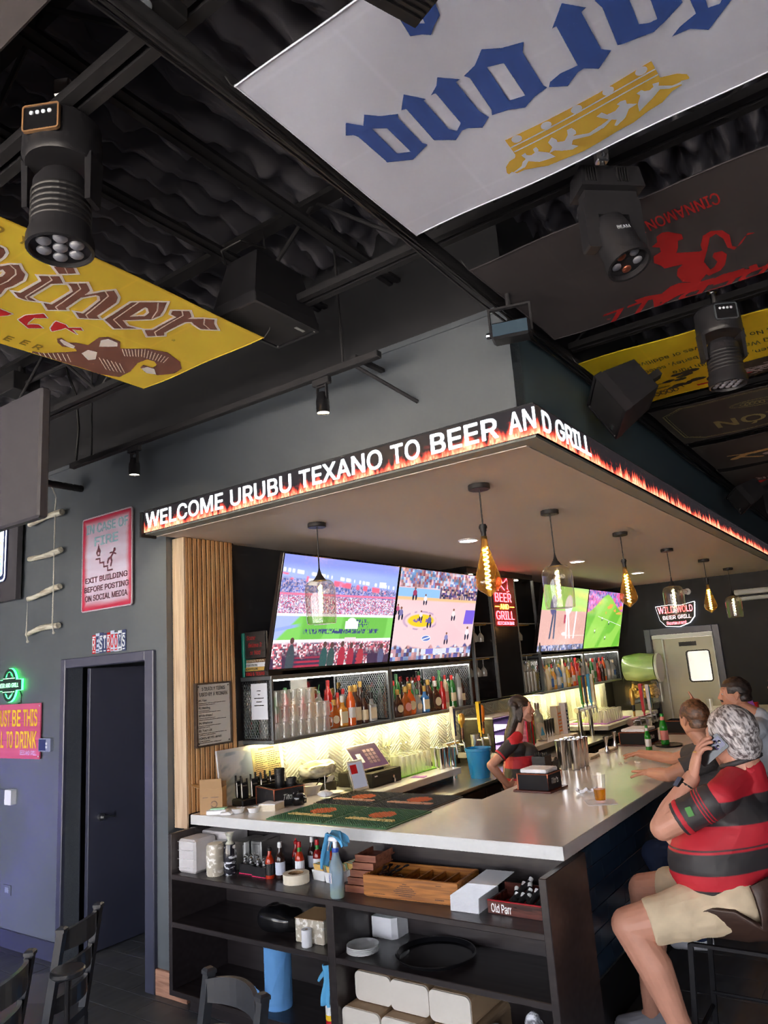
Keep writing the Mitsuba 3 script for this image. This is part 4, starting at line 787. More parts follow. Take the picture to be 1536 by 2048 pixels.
# beer glass on its napkin, crumpled straw paper
t = Th('coaster', 'white paper napkin under the half drunk beer glass', 'napkin', M4((-1.62, 4.35, CT+.0005), .5)); t.solo(bx(-.085, .085, -.085, .085, 0, .0015), 'm_paper')
t = Th('beer_glass', 'pint glass half full of amber beer on a white napkin', 'beer glass', M4((-1.62, 4.35, CT+.0025)))
t.part('glass', lathe([(0, 0), (.030, 0), (.0305, .01), (.042, .155), (.0405, .155), (.0295, .012), (0, .012)], 32), 'm_glass', 40)
mat('m_beer', srgb(226, 150, 20), .05, spec_trans=0.75, eta=1.33); t.part('beer', lathe([(0, .0125), (.0288, .0125), (.0330, .072), (0, .072)], 32), 'm_beer', 40)
t = Th('straw_wrapper', 'crumpled strip of white paper left of the beer glass', 'paper scrap', M4((-1.80, 4.60, CT+.001), .7))
wv = [(-.06+.02*i, .012*math.sin(i*1.7), .016+.010*math.cos(i*2.1)) for i in range(8)]; t.solo(tube(wv, .011, 6), 'm_paper')
def longneck(m, lab, glass, lab_mat, cap=False, group=None, s=1.0):
    t = Th('beer_bottle', lab, 'bottle', m @ M4(s=s), group)
    t.part('bottle', lathe([(0, 0), (.029, 0), (.030, .006), (.030, .125), (.027, .15), (.016, .185), (.0135, .225), (.0145, .228), (.0145, .235), (.011, .236)], 24), glass, 40); t.part('label', lathe([(.0304, .035), (.0308, .037), (.0308, .105), (.0304, .107)], 24), lab_mat); t.part('neck_label', lathe([(.0172, .185), (.0150, .21), (.0148, .212)], 20), lab_mat)
mat('m_greenglass', srgb(34, 140, 42), .08, spec_trans=.35, eta=1.4)
longneck(M4((-1.96, 6.56, CT+.001)), 'green beer bottle with white label, nearer of two on the bar', 'm_greenglass', 'm_white', s=.85); longneck(M4((-1.90, 6.86, CT+.010)), 'taller green beer bottle with red label on the black tray', 'm_greenglass', 'm_labelred', s=1.12)
mat('m_labelred', srgb(200, 120, 110), .5)
t = Th('bar_tray', 'small oval black tray under the taller green bottle', 'tray', M4((-1.87, 6.84, CT+.001), .1)); t.solo(tx(lathe([(0, .0), (.11, 0), (.118, .012), (.112, .012), (.106, .006), (0, .006)], 32), np.diag([1, 1.25, 1, 1])), 'm_black', 40)
for i, (x, y) in enumerate([(-1.95, 5.75), (-1.93, 5.82), (-1.86, 5.84), (-1.83, 5.80)]):
    t = Th('peanut_shell', f'cream peanut shell on the bar below the outstretched hand, {nt(i)} from the left', 'peanut', M4((x, y, CT+.009), i*1.1), 'peanut shells on the bar'); t.solo(cat_([ball((-.010, 0, 0), .009, 8), ball((.010, 0, 0), .0085, 8), ball((0, 0, 0), .0075, 6)]), 'm_cream', True)
# far taps on a tower standing on the bar's inner rail
t = Th('draught_tower', 'chrome tower with four tall handles near the peanut barrel', 'beer tower', M4((-2.42, 8.05, 0)))
t.part('column', cyl((-.08, -.1, .06), (-.08, -.1, 1.16), .03, 16), 'm_chrome', 30); t.part('column', cyl((-.08, .45, .06), (-.08, .45, 1.16), .03, 16), 'm_chrome', 30); t.part('crossbar', cyl((-.08, -.22, 1.18), (-.08, .55, 1.18), .035, 20), 'm_chrome', 30)
for i, (y, kd, lab) in enumerate([(7.92, ('paddle', ('m_gold', 'm_black'), .3), 'tan tap handle with a dark round top, leftmost of the far four'), (8.12, ('slab', ('m_red', 'm_paper'), .36), 'red, white and blue tap handle, second of the far four'), (8.36, ('slab', ('m_paper', 'm_skyblue'), .34), 'pale blue-faced tap handle, third of the far four'), (8.5, ('paddle', ('m_gold', 'm_cream'), .3), 'golden paddle tap handle, rightmost of the far four')]):
    tap(M4((-2.47, y, 1.19)), lab, kd)
for i, (x, y, mm) in enumerate([(-3.47, 9.0, ('m_green', 'm_orange')), (-3.47, 9.14, ('m_navy', 'm_yellow')), (-3.47, 9.30, ('m_skyblue', 'm_white')), (-3.47, 9.42, ('m_cream', 'm_gold'))]):
    tap(M4((x, y, 1.22)), ('green tap handle with orange tip', 'navy and yellow tap handle', 'pale blue tap handle', 'cream and gold tap handle')[i]+' behind the bartender, of the middle four', ('slab', mm, .42))
t = Th('draught_tower', 'chrome tower with four slim handles behind the bartender', 'beer tower', M4((-3.50, 9.2, .8705))); t.part('column', cyl((0, -.18, 0), (0, -.18, .33), .028, 16), 'm_chrome', 30); t.part('column', cyl((0, .2, 0), (0, .2, .33), .028, 16), 'm_chrome', 30); t.part('crossbar', cyl((0, -.26, .35), (0, .28, .35), .032, 20), 'm_chrome', 30)
# peanut barrel dispenser at the far end
t = Th('peanut_barrel', 'clear acrylic barrel dispenser half full of peanuts near the kitchen door', 'dispenser', M4((-3.50, 11.86, BC)))
t.part('stand', bx(-.16, .16, -.16, .16, 0, .10, .01), 'm_black')
t.part('drum', tx(lathe([(0, -.26), (.21, -.26), (.235, -.2), (.245, 0), (.235, .2), (.21, .26), (0, .26)], 32), frame((0, 0, .62), (0, 1, 0), (0, 0, 1)) @ M4(rx=0)), 'm_glass', 40)
mat('m_barrelgreen', srgb(186, 214, 140), .25)
t.part('lid', tx(cat_([lathe([(.20, .262), (.22, .262), (.22, .30), (0, .30)], 32)]), frame((0, 0, .62), (0, 1, 0), (0, 0, 1))), 'm_white', 40); t.part('inner_shell', tx(lathe([(.19, -.24), (.222, 0), (.19, .24)], 24), frame((0, 0, .64), (0, 1, 0), (0, 0, 1))), 'm_barrelgreen', 40)
rr = np.random.default_rng(4); pv = [mv(ball((0, 0, 0), .02, 5, (1.4, 1, 1)), *(rr.uniform(-1, 1, 3)*[.19, .19, .10]), rz=rr.uniform(0, 3)) for _ in range(200)]
k = t.part('peanuts', mv(cat_(pv), 0, 0, .27), 'm_straw', True); labels[k] = {'kind': 'stuff', 'label': 'heap of peanuts'}
mat('m_straw', srgb(206, 168, 96), .7)
t.part('hopper', bx(-.22, .22, -.22, .22, .10, .38), 'm_glass')
# far end of the bar: cups and a purple menu
for i, (x, y, c) in enumerate([(-2.2, 10.2, 'm_glass'), (-1.6, 8.9, 'm_glass'), (-1.75, 9.4, 'm_glass')]):
    t = Th('tumbler', f'clear tumbler on the far bar, {nt(i)} from the left', 'glass', M4((x, y, CT+.001)), 'clear tumblers on the far bar'); t.solo(lathe([(0, 0), (.030, 0), (.04, .15), (.038, .15), (.028, .008), (0, .008)], 20), c, 40)
t = Th('bar_menu', 'purple and white folded menu card on the far bar', 'menu', M4((-1.75, 9.9, CT+.001), .3)); t.solo(tx(hull([(-.14, 0, 0), (.14, 0, 0), (.14, .004, 0), (-.14, .12, .0), (-.14, .05, .22), (.10, .05, .15)]), np.eye(4)), 'm_purple')
t = Th('napkin_caddy', 'small red sugar caddy standing on the far bar', 'caddy', M4((-1.78, 10.5, CT+.001))); t.solo(bx(-.09, .09, -.06, .06, 0, .07, .008), 'm_redplastic')
for i in range(9):
    t = Th('condiment_pot', f'small pale cup on the bar rail behind the green bottles, {nt(i)} from the left', 'cup', M4((-2.24+.05*(i % 3), 8.2+.22*(i//3)+.05*(i % 2), CT+.001)), 'small cups on the far rail'); t.solo(lathe([(0, 0), (.02, 0), (.028, .05+.02*(i % 3)), (.024, .05+.02*(i % 3)), (0, .01)], 12), ('m_white', 'm_cream', 'm_chrome')[i % 3], 40)
# ================================================================ things on the open shelves
S1, S2, S0 = .773, .503, .126
def wrap(h, seed): pass
t = Th('towel_box', 'white plastic-wrapped paper towel pack at the left end of the top shelf', 'paper towels', M4((-3.875, 3.265, S1)))
t.part('pack', bx(-.075, .085, -.09, .09, 0, .195, .014), 'm_whitegray'); mat('m_whitegray', srgb(196, 190, 188), .35); t.part('film_fold', cat_([tube([(-.07, -.092, .03+.05*i), (.08, -.093, .035+.05*i)], .0015, 5) for i in range(4)]), 'm_white')
t = Th('towel_box', 'grey boxed paper towel pack behind the white pack', 'paper towels', M4((-3.82, 3.46, S1))); t.solo(bx(-.13, .11, -.09, .09, 0, .205, .006), 'm_whitegray')
t = Th('cup_sleeve', 'clear wrapped sleeve of cream cups, standing upright on the top shelf', 'cups', M4((-3.66, 3.225, S1)))
def f_wrapc(p, n, uv): return mikit.mix((.50, .44, .34), (.92, .88, .80), mikit.smoothstep(.5, .75, mikit.fbm(p.x*50+p.y*30, p.z*60, 0.0, 3)))
mat('m_wrapped', mikit.proc(f_wrapc), .2); t.part('sleeve', lathe([(0, 0), (.05, 0), (.054, .01), (.053, .165), (.046, .176), (0, .178)], 24), 'm_wrapped', 40); t.part('top_lid', lathe([(0, .1785), (.045, .1785), (.045, .180), (0, .181)], 20), 'm_cream')
t = Th('jar', 'squat grey canister behind the wrapped cup sleeve', 'canister', M4((-3.73, 3.33, S1))); t.part('body', lathe([(0, 0), (.042, 0), (.042, .15), (0, .15)], 20), 'm_whitegray', 40); t.part('lid', lathe([(.045, .148), (.046, .165), (0, .17)], 20), 'm_white', 40)
def f_foil(p, n, uv): return mikit.mix((.01, .01, .015), (.75, .75, .78), mikit.smoothstep(.55, .72, mikit.fbm(p.x*40, p.y*40, p.z*70, 3)))
mat('m_foilbag', mikit.proc(f_foil), .15)
t = Th('foil_sleeve', 'black crinkled plastic sleeve with a twisted clear top', 'bag', M4((-3.585, 3.275, S1))); t.part('body', lathe([(0, 0), (.036, 0), (.04, .02), (.038, .06), (.041, .10), (.037, .14), (.033, .17), (0, .175)], 18), 'm_foilbag', 40); t.part('twist', lathe([(.03, .168), (.012, .19), (.02, .215), (.028, .235), (0, .24)], 12), 'm_chipbag', 40)
for i, (x, y, lab) in enumerate([(-3.58, 3.44, 'brushed steel napkin dispenser, left of two behind the shaker caddies'), (-3.48, 3.48, 'brushed steel napkin dispenser, right of two behind the shaker caddies')]):
    t = Th('napkin_dispenser', lab, 'dispenser', M4((x, y, S1))); t.part('body', bx(-.045, .045, -.09, .08, 0, .17, .006), 'm_steel'); t.part('face_plate', bx(-.035, .035, -.093, -.09, .02, .15, .004), 'm_steel')
def shaker(m, lab, white):
    t = Th('shaker', lab, 'shaker', m, 'glass salt and pepper shakers'); t.part('glass', lathe([(0, 0), (.017, 0), (.018, .05), (.013, .068)], 12), 'm_glass', 40); t.part('filling', lathe([(0, .003), (.0155, .003), (.0155, .04), (0, .042)], 12), 'm_white' if white else 'm_pepper', 40); t.part('cap', lathe([(.0135, .066), (.015, .068), (.015, .08), (.008, .088), (0, .089)], 12), 'm_chrome', 40)
mat('m_pepper', srgb(60, 52, 46), .7)
for i, (x, y) in enumerate([(-3.485, 3.33), (-3.355, 3.31)]):
    t = Th('shaker_caddy', f'black shaker caddy with a pink base line, {("left", "right")[i]} of two on the top shelf', 'caddy', M4((x, y, S1)))
    t.part('bin', cat_([bx(-.055, .055, -.025, -.021, .004, .055), bx(-.055, .055, .085, .089, .004, .055), bx(-.055, -.051, -.021, .085, .004, .055), bx(.051, .055, -.021, .085, .004, .055), bx(-.055, .055, -.025, .089, .004, .008)]), 'm_blackmatte'); t.part('base_line', bx(-.056, .056, -.026, .09, 0, .004), 'm_pink')
    for j in range(4): shaker(M4((x-.025+.05*(j % 2), y+.0+.05*(j//2), S1+.0085)), f'glass {("pepper", "salt")[j % 2]} shaker in the {("left", "right")[i]} black caddy, {("front", "back")[j//2]} row', j % 2 == 1)
mat('m_pink', srgb(220, 50, 100), .4)
def sauce(x, y, h, body, lab_m, cap, cap_m, lab, neck=None):
    t = Th('sauce_bottle', lab, 'sauce bottle', M4((x, y, S1), 0, h/.18), 'sauce bottles on the top shelf')
    t.part('bottle', lathe([(0, 0), (.024, 0), (.026, .005), (.026, .09), (.020, .112), (.011, .13), (.010, .155), (0, .155)], 20), body, 40); t.part('label', lathe([(.0263, .02), (.0267, .022), (.0267, .08), (.0263, .082)], 20), lab_m)
    if neck: t.part('neck_sleeve', lathe([(.0125, .128), (.0112, .132), (.0112, .15)], 16), neck)
    t.part('cap', lathe([(.0118, .15), (.0125, .152), (.0115, .178), (0, .18)] if cap == 'tall' else [(.0118, .15), (.013, .152), (.013, .165), (.004, .17), (.004, .18), (0, .18)], 16), cap_m, 40)
mat('m_sauce', srgb(170, 44, 16), .15); mat('m_ketchup', srgb(120, 16, 14), .15); mat('m_darkglass', srgb(32, 16, 12), .12)
sauce(-3.275, 3.30, .18, 'm_sauce', 'm_black', 'nozzle', 'm_black', 'orange hot sauce bottle with black label, leftmost sauce'); sauce(-3.215, 3.325, .2, 'm_darkglass', 'm_labelwb', 'tall', 'm_white', 'dark steak sauce bottle with white cap and white label')
mat('m_labelwb', srgb(196, 200, 214), .5)
sauce(-3.22, 3.47, .185, 'm_ketchup', 'm_black', 'nozzle', 'm_redplastic', 'dark red sauce bottle behind the white-capped one'); sauce(-3.13, 3.40, .19, 'm_sauce', 'm_paper', 'tall', 'm_redplastic', 'thin hot sauce with red cap, green neck and white label, left of three', 'm_green'); sauce(-3.06, 3.48, .19, 'm_ketchup', 'm_paper', 'tall', 'm_redplastic', 'thin hot sauce with red cap, green neck, middle of three', 'm_green'); sauce(-2.98, 3.50, .18, 'm_sauce', 'm_paper', 'tall', 'm_redplastic', 'thin hot sauce with red cap, green neck, right of three', 'm_green')
sauce(-3.14, 3.525, .19, 'm_darkglass', 'm_labelwb', 'tall', 'm_white', 'white-capped sauce bottle at the back by the shelf wall')
t = Th('tape_roll', 'roll of cream masking tape lying on the top shelf', 'tape', M4((-3.07, 3.30, S1))); t.part('tape', lathe([(.045, 0), (.075, 0), (.075, .05), (.045, .05), (.045, 0)], 36), 'm_cream', 40); t.part('core', lathe([(.042, .001), (.0449, .001), (.0449, .049), (.042, .049), (.042, .001)], 30), 'm_kraft', 40)
for i, (x, y) in enumerate([(-2.955, 3.42), (-2.845, 3.40), (-2.795, 3.50)]):
    t = Th('sugar_tray', f'white sugar packet holder on the top shelf, {("left", "middle", "right")[i]} of three', 'sugar holder', M4((x, y, S1), -.1)); t.part('tray', hull([(-.045, -.05, 0), (.045, -.05, 0), (.045, .05, 0), (-.045, .05, 0), (-.052, -.056, .055), (.052, -.056, .055), (.052, .056, .055), (-.052, .056, .055)]), 'm_white')
    for j in range(9): put(key('packet', t.key), tx(bx(-.038, .038, -.002, .002, 0, .04), M4((.0, -.045+.011*j, .048), .05*(j % 3-1), 1, .25)), ('m_straw', 'm_cream', 'm_greenpale')[j % 3], m=t.m)
mat('m_clearplastic', srgb(176, 200, 216), .12, spec_trans=.55, eta=1.2); mat('m_yellowfluid', srgb(222, 214, 40), .1)
t = Th('spray_bottle', 'clear spray bottle with yellow cleaner, blue rag draped over its top', 'spray bottle', M4((-2.665, 3.175, S1)))
t.part('bottle', lathe([(0, 0), (.034, 0), (.038, .006), (.038, .13), (.036, .155), (.026, .18), (.019, .205), (.017, .225)], 28), 'm_clearplastic', 40); t.part('cleaner', lathe([(0, .004), (.0345, .004), (.0345, .048), (0, .048)], 28), 'm_yellowfluid', 40); t.part('collar', lathe([(.018, .222), (.019, .224), (.019, .242), (.015, .243)], 20), 'm_blue', 40)
t.part('trigger_head', cat_([cyl((0, 0, .24), (0, 0, .275), .012, 14), bx(-.05, .02, -.012, .012, .272, .298, .005), bx(-.062, -.05, -.008, .008, .278, .292, .003), tx(bx(-.004, .004, -.007, .007, -.055, 0, .002), M4((-.035, 0, .275), 0, 1, 0, .35))]), 'm_white'); t.part('label', tx(bx(-.013, .013, -.0004, .0006, 0, .05), M4((-.012, -.0378, .075), -.3)), 'm_white'); t.part('print', tx(text('WARNING', .009, .044, .0006), frame((-.009, -.0389, .078), (0, 0, 1), (-1, -.3, 0))), 'm_blue')
def cloth(pts, thick, mm, t, nm):
    v = np.array(pts, float); n, m = v.shape[:2]; q = [[i*m+j, i*m+j+1, (i+1)*m+j+1, (i+1)*m+j] for i in range(n-1) for j in range(m-1)]
    me = tm(v.reshape(-1, 3), np.vstack([np.array(q)[:, [0, 1, 2]], np.array(q)[:, [0, 2, 3]]])); nr = np.array(me.vertex_normals)
    a = me.vertices+nr*thick/2; b = me.vertices-nr*thick/2; k = n*m; f = [*me.faces, *(me.faces[:, ::-1]+k)]
    edge = [i*m for i in range(n)]; rim = [j for j in range(m)]+[i*m+m-1 for i in range(1, n)]+[(n-1)*m+j for j in range(m-2, -1, -1)]+[i*m for i in range(n-2, 0, -1)]
    for p, q2 in zip(rim, rim[1:]+rim[:1]): f += [[p, p+k, q2+k], [p, q2+k, q2]]
    return tm(np.vstack([a, b]), f)
mat('m_ragblue', srgb(92, 168, 212), .85)
t = Th('cleaning_rag', 'light blue rag draped over the spray bottle top', 'rag', M4((-2.665, 3.175, S1)))
rows = []
for i, s in enumerate(np.linspace(-1, 1, 15)):
    r_ = []
    for j, q in enumerate(np.linspace(-1, 1, 9)):
        x = s*.075; drop = max(0, abs(s)-.30)**1.15
        z = .316-drop*(.26 if s < 0 else .085)+.008*math.sin(q*5+s*4); y = q*(.05-.022*abs(s))+.012*math.sin(s*6+q*3); x = (-.03-.06*(abs(s)-.3)*1.1 if s < -.3 else (s*.1 if s < .3 else .03+.055*(s-.3)))+.008*math.sin(q*7)
        r_.append((x, y-.006*(1-abs(s)), z))
    rows.append(r_)
t.solo(cloth(rows, .003, None, None, None), 'm_ragblue', True)
t = Th('serving_tray', 'stack of reddish brown plastic baskets behind the spray bottle', 'baskets', M4((-2.60, 3.405, S1), .1))
for i in range(5): t.part('basket', cat_([bx(-.10+.012*i, .03+.012*i, -.13+.01*i, .10+.005*i, i*.036, i*.036+.006), bx(-.10+.012*i, -.095+.012*i, -.13+.01*i, .10, i*.036, i*.036+.034), bx(.025+.012*i, .03+.012*i, -.13+.01*i, .1, i*.036, i*.036+.034), bx(-.10+.012*i, .03+.012*i, -.13+.01*i, -.125+.01*i, i*.036, i*.036+.034)]), 'm_cedar')
t = Th('cutlery_box', 'honey-coloured wooden cutlery box with dividers on the top shelf', 'cutlery box', M4((-2.545, 3.245, S1), .075))
W_, D_, H_ = .55, .26, .105
t.part('front', bx(0, W_, 0, .014, .006, H_, .002), 'm_boxwood'); t.part('back', bx(0, W_, D_-.014, D_, .006, H_, .002), 'm_boxwood'); t.part('left_side', bx(0, .014, .014, D_-.014, .006, H_, .002), 'm_boxwood'); t.part('right_side', bx(W_-.014, W_, .014, D_-.014, .006, H_, .002), 'm_boxwood'); t.part('floor', bx(.008, W_-.008, .006, D_-.006, 0, .010), 'm_boxwood')
for x in (.20, .28, .36, .44): t.part('divider', bx(x, x+.007, .014, D_-.014, .01, H_-.018), 'm_boxwood')
burn = [bx(.25-.03*w, .25+.03*w, -.001, .0005, .02+.009*i, .0235+.009*i) for i, w in enumerate((1.3, 1.9, 2.2, 1.8, 1.5, 1.0, .4))]+[bx(.06, .13, -.001, .0005, .018, .0205), bx(.42, .47, -.001, .0005, .018, .022), bx(.43, .46, -.001, .0005, .082, .085)]
t.part('burned_print', cat_(burn), 'm_brown')
r = np.random.default_rng(8)
for i in range(22):
    g = Th('fork', f'black plastic cutlery piece in the wooden box, {nt(i)} of the heap', 'cutlery', t.m @ M4((.03+.14*r.random(), .05+.12*r.random(), .03+.004*i), r.uniform(-.5, .9), 1, r.uniform(-.1, .25)), 'black cutlery in the wooden box'); g.solo(cat_([bx(-.004, .004, -.05, .03, 0, .003), bx(-.011, .011, .03, .06, 0, .003, .001)]), 'm_blackgloss')
t = Th('napkin_stack', 'thick fanned stack of white dinner napkins right of the wooden box', 'napkins', M4((-1.94, 3.33, S1), .06))
N = 34; base = mikit.ply(bx(-.075, .075, -.10, .14, 0, .0032, .001), 'm_paper')
for i in range(N):
    s = i/N; lean = .10*max(0, s-.5)/.5
    put(key('napkin', t.key), base, 'm_paper', m=t.m @ M4((lean*1.0, .01*s, i*.0038), .03*s, 1, 0, 0.0))
t = Th('cutlery_caddy', 'mahogany bar caddy with white lettering and red lining at the right shelf end', 'caddy', M4((-1.83, 3.27, S1), .0))
t.part('body', cat_([bx(0, .33, 0, .012, 0, .055, .002), bx(0, .33, .19, .202, 0, .085, .002), bx(0, .012, .012, .19, 0, .055), bx(.318, .33, .012, .19, 0, .055), bx(0, .33, 0, .2, 0, .006)]), 'm_mahogany'); t.part('lining', cat_([bx(.0, .33, .0, .012, .055, .058), bx(.012, .318, .012, .19, .006, .009)]), 'm_red'); t.part('lettering', tx(text('Old Parr', .036, .105, .0015, True), frame((.02, -.0005, .008), (1, 0, 0), (0, 0, 1))), 'm_white')
for i in range(16):
    g = Th('cutlery_roll', f'black cutlery roll with white end in the mahogany caddy, {nt(i)} piece', 'cutlery', t.m @ M4((.10+.045*(i % 5)+.01*(i//5), .05+.035*(i//5), .045+.014*(i//5)), .3*((i*7) % 3-1), 1, .35), 'cutlery rolls in the caddy'); g.part('roll', cyl((0, -.05, 0), (0, .03, 0), .013, 10), 'm_black'); g.part('white_end', cyl((0, .0301, 0), (0, .055, .008), .011, 10), 'm_white')
# middle shelves
t = Th('black_bag', 'folded black plastic bag on the left middle shelf', 'bag', M4((-3.20, 3.30, S2)))
sb = trimesh.creation.icosphere(3, 1.0); sb.vertices = np.sign(sb.vertices)*np.abs(sb.vertices)**.7*[.14, .10, .065]; sb.vertices[:, 2] *= .7+.6*meshkit.fbm(sb.vertices*18, 3, 2); sb.vertices[:, 2] -= sb.vertices[:, 2].min(); t.solo(sb, 'm_blackgloss', 40)
t = Th('cup_carton', 'clear plastic wrapped carton of white cups on the left middle shelf', 'cups', M4((-2.93, 3.26, S2), .1)); t.part('carton', bx(-.08, .11, -.05, .14, 0, .12, .006), 'm_wrapped'); t.part('top', bx(-.08, .11, -.05, .14, .1205, .122), 'm_kraft')
t = Th('paper_roll', 'small white paper roll in front of the wrapped cup carton', 'paper roll', M4((-2.90, 3.18, S2))); t.part('roll', lathe([(.009, 0), (.027, 0), (.028, .003), (.028, .085), (.009, .085), (.009, 0)], 24), 'm_paper', 40); t.part('core', lathe([(.007, .001), (.009, .001), (.009, .084), (.007, .084), (.007, .001)], 16), 'm_kraft')
t = Th('white_box', 'white cardboard box with a chamfered corner on the right middle shelf', 'box', M4((-2.655, 3.50, S2))); t.part('body', prism(Polygon([(0, -.06), (.13, -.06), (.15, -.03), (.15, .07), (0, .07)]), .105), 'm_paper'); t.part('top_print', cat_([bx(.03+.03*i, .045+.03*i, .0, .02, .105, .106) for i in range(3)]), 'm_kraft')
t = Th('plate_stack', 'small stack of white foam plates on the right middle shelf', 'plates', M4((-2.57, 3.24, S2)))
pl = mikit.ply(lathe([(0, .003), (.055, .003), (.068, .012), (.085, .014), (.085, .011), (.07, .008), (.057, 0), (0, 0)], 32), 'm_white', smooth=40)
for i in range(5): put(key('plate', t.key), pl, 'm_white', m=t.m @ M4((.002*(i % 2), .001*i, .0065*i)))
t = Th('serving_tray', 'large round black serving tray on the right middle shelf', 'tray', M4((-2.20, 3.36, S2))); t.part('base', lathe([(0, 0), (.185, 0), (.20, .018), (.205, .019), (.203, .022), (.196, .022), (.182, .004), (0, .004)], 48), 'm_blackgloss', 40)
# bottom compartments
t = Th('towel_roll', 'tall blue shop towel roll with a loose draped sheet', 'towel roll', M4((-3.21, 3.27, S0)))
mat('m_shopblue', srgb(96, 152, 208), .8); t.part('roll', lathe([(.022, 0), (.075, 0), (.077, .004), (.077, .315), (.074, .319), (.022, .319), (.022, 0)], 36), 'm_shopblue', 40); t.part('core', lathe([(.018, .001), (.0218, .001), (.0218, .316), (.018, .316), (.018, .001)], 20), 'm_kraft', 40)
rows = [[(.079*math.sin(a)*1.01-.0, -.081*math.cos(a)*(1+.05*math.sin(s*9)), .15-.12*s+.10*(a-.2)*(1-s)) for a in np.linspace(.9-1.7*s*.9, 1.35-.3*s, 9)] for s in np.linspace(0, 1, 12)]
t.part('loose_sheet', cloth(rows, .002, None, None, None), 'm_shopblue', True)
rows = [[(-.03-.13*s+.012*math.sin(q*5), -.085-.02*q+.01*math.sin(s*8+q*4), .012+.10*(1-s)*q+.05*q*abs(math.sin(s*3))+.0) for q in np.linspace(0, 1, 9)] for s in np.linspace(0, 1, 12)]
t.part('trailing_sheet', cloth(rows, .002, None, None, None), 'm_shopblue', True)
t = Th('cleaning_rag', 'pale blue rubber glove hung on the shelf divider edge', 'glove', M4((-2.745, 3.16, .24)))
rows = [[(.028*(q)-.0+.012*math.sin(s*5), -.012+.01*math.sin(q*4+s*2), .205-.19*s) for q in np.linspace(-1, 1, 7)] for s in np.linspace(0, 1, 12)]
t.part('palm', cloth(rows, .008, None, None, None), 'm_ragblue', True); t.part('thumb', tube([(-.015, -.012, .17), (-.04, -.012, .145), (-.055, -.014, .125)], [.012, .010, .007], 8), 'm_ragblue', True)
t = Th('cleaner_can', 'yellow, red and white cleaner can at the bottom by the divider', 'can', M4((-2.765, 3.20, S0))); t.part('can', lathe([(0, 0), (.032, 0), (.033, .004), (.033, .05)], 20), 'm_red', 40); t.part('middle_band', lathe([(.033, .05), (.033, .075)], 20), 'm_yellow', 40); t.part('upper_body', lathe([(.033, .075), (.033, .15), (.026, .165), (0, .166)], 20), 'm_white', 40); t.part('cap', lathe([(.020, .165), (.020, .19), (0, .19)], 16), 'm_yellow')
mat('m_towelend', srgb(212, 204, 192), .85); mat('m_kraftwrap', srgb(150, 124, 96), .7)
def towels(x, y, z, w, d, h, lab, rz=0):
    t = Th('towel_pack', lab, 'paper towels', M4((x, y, z), rz), 'brown wrapped paper towel packs')
    pr = sbox(-w/2, 0, w/2, h).buffer(-.028).buffer(.028, quad_segs=6)
    t.part('wrapper', tx(prism(pr.buffer(.002), d), frame((0, .002, 0), (1, 0, 0), (0, 0, 1)) @ M4((0, 0, -d))), 'm_kraftwrap', 20); t.part('towels', tx(prism(pr, .012), frame((0, -.004, 0), (1, 0, 0), (0, 0, 1)) @ M4((0, 0, -.006))), 'm_towelend', 20)
    t.part('folds', cat_([bx(-w/2+.03+i*.012, -w/2+.0315+i*.012, -.0055, -.004, .012, h-.012) for i in range(int((w-.05)/.012))]), 'm_whitegray')
for i, (x, y) in enumerate([(-2.52, 3.25), (-2.29, 3.24), (-2.055, 3.23)]): towels(x, y, S0+.150, .225, .30, .135, f'brown wrapped paper towel pack in the upper row, {("left", "middle", "right")[i]} of three')
for i, (x, y) in enumerate([(-2.545, 3.17), (-2.30, 3.17), (-2.04, 3.21)]): towels(x, y, S0+.0035, .235, .36, .14, f'brown wrapped paper towel pack in the bottom row, {("left", "middle", "right")[i]} of three')
t = Th('foil_bag', 'crumpled silver plastic bag on the bottom right of the shelf unit', 'bag', M4((-1.66, 3.30, S0), .3)); sb = trimesh.creation.icosphere(3, .09); sb.vertices *= [.7, .6, 1.3]; sb.vertices *= (.7+.6*meshkit.fbm(sb.vertices*30, 3, 8))[:, None]; sb.vertices[:, 2] -= sb.vertices[:, 2].min(); t.solo(sb, 'm_foilbag2', 40)
def f_foil2(p, n, uv): return mikit.mix((.18, .18, .20), (.80, .80, .84), mikit.smoothstep(.42, .66, mikit.fbm(p.x*40, p.y*40, p.z*50, 3)))
mat('m_foilbag2', mikit.proc(f_foil2), .15)
t = Th('paper_bag', 'crumpled white paper bag left of the silver bag', 'bag', M4((-1.845, 3.27, S0), .1)); sb = trimesh.creation.icosphere(3, .085); sb.vertices *= [.8, .8, .95]; sb.vertices *= (.75+.5*meshkit.fbm(sb.vertices*22, 3, 6))[:, None]; sb.vertices[:, 2] -= sb.vertices[:, 2].min(); t.solo(sb, 'm_whitegray', 30)
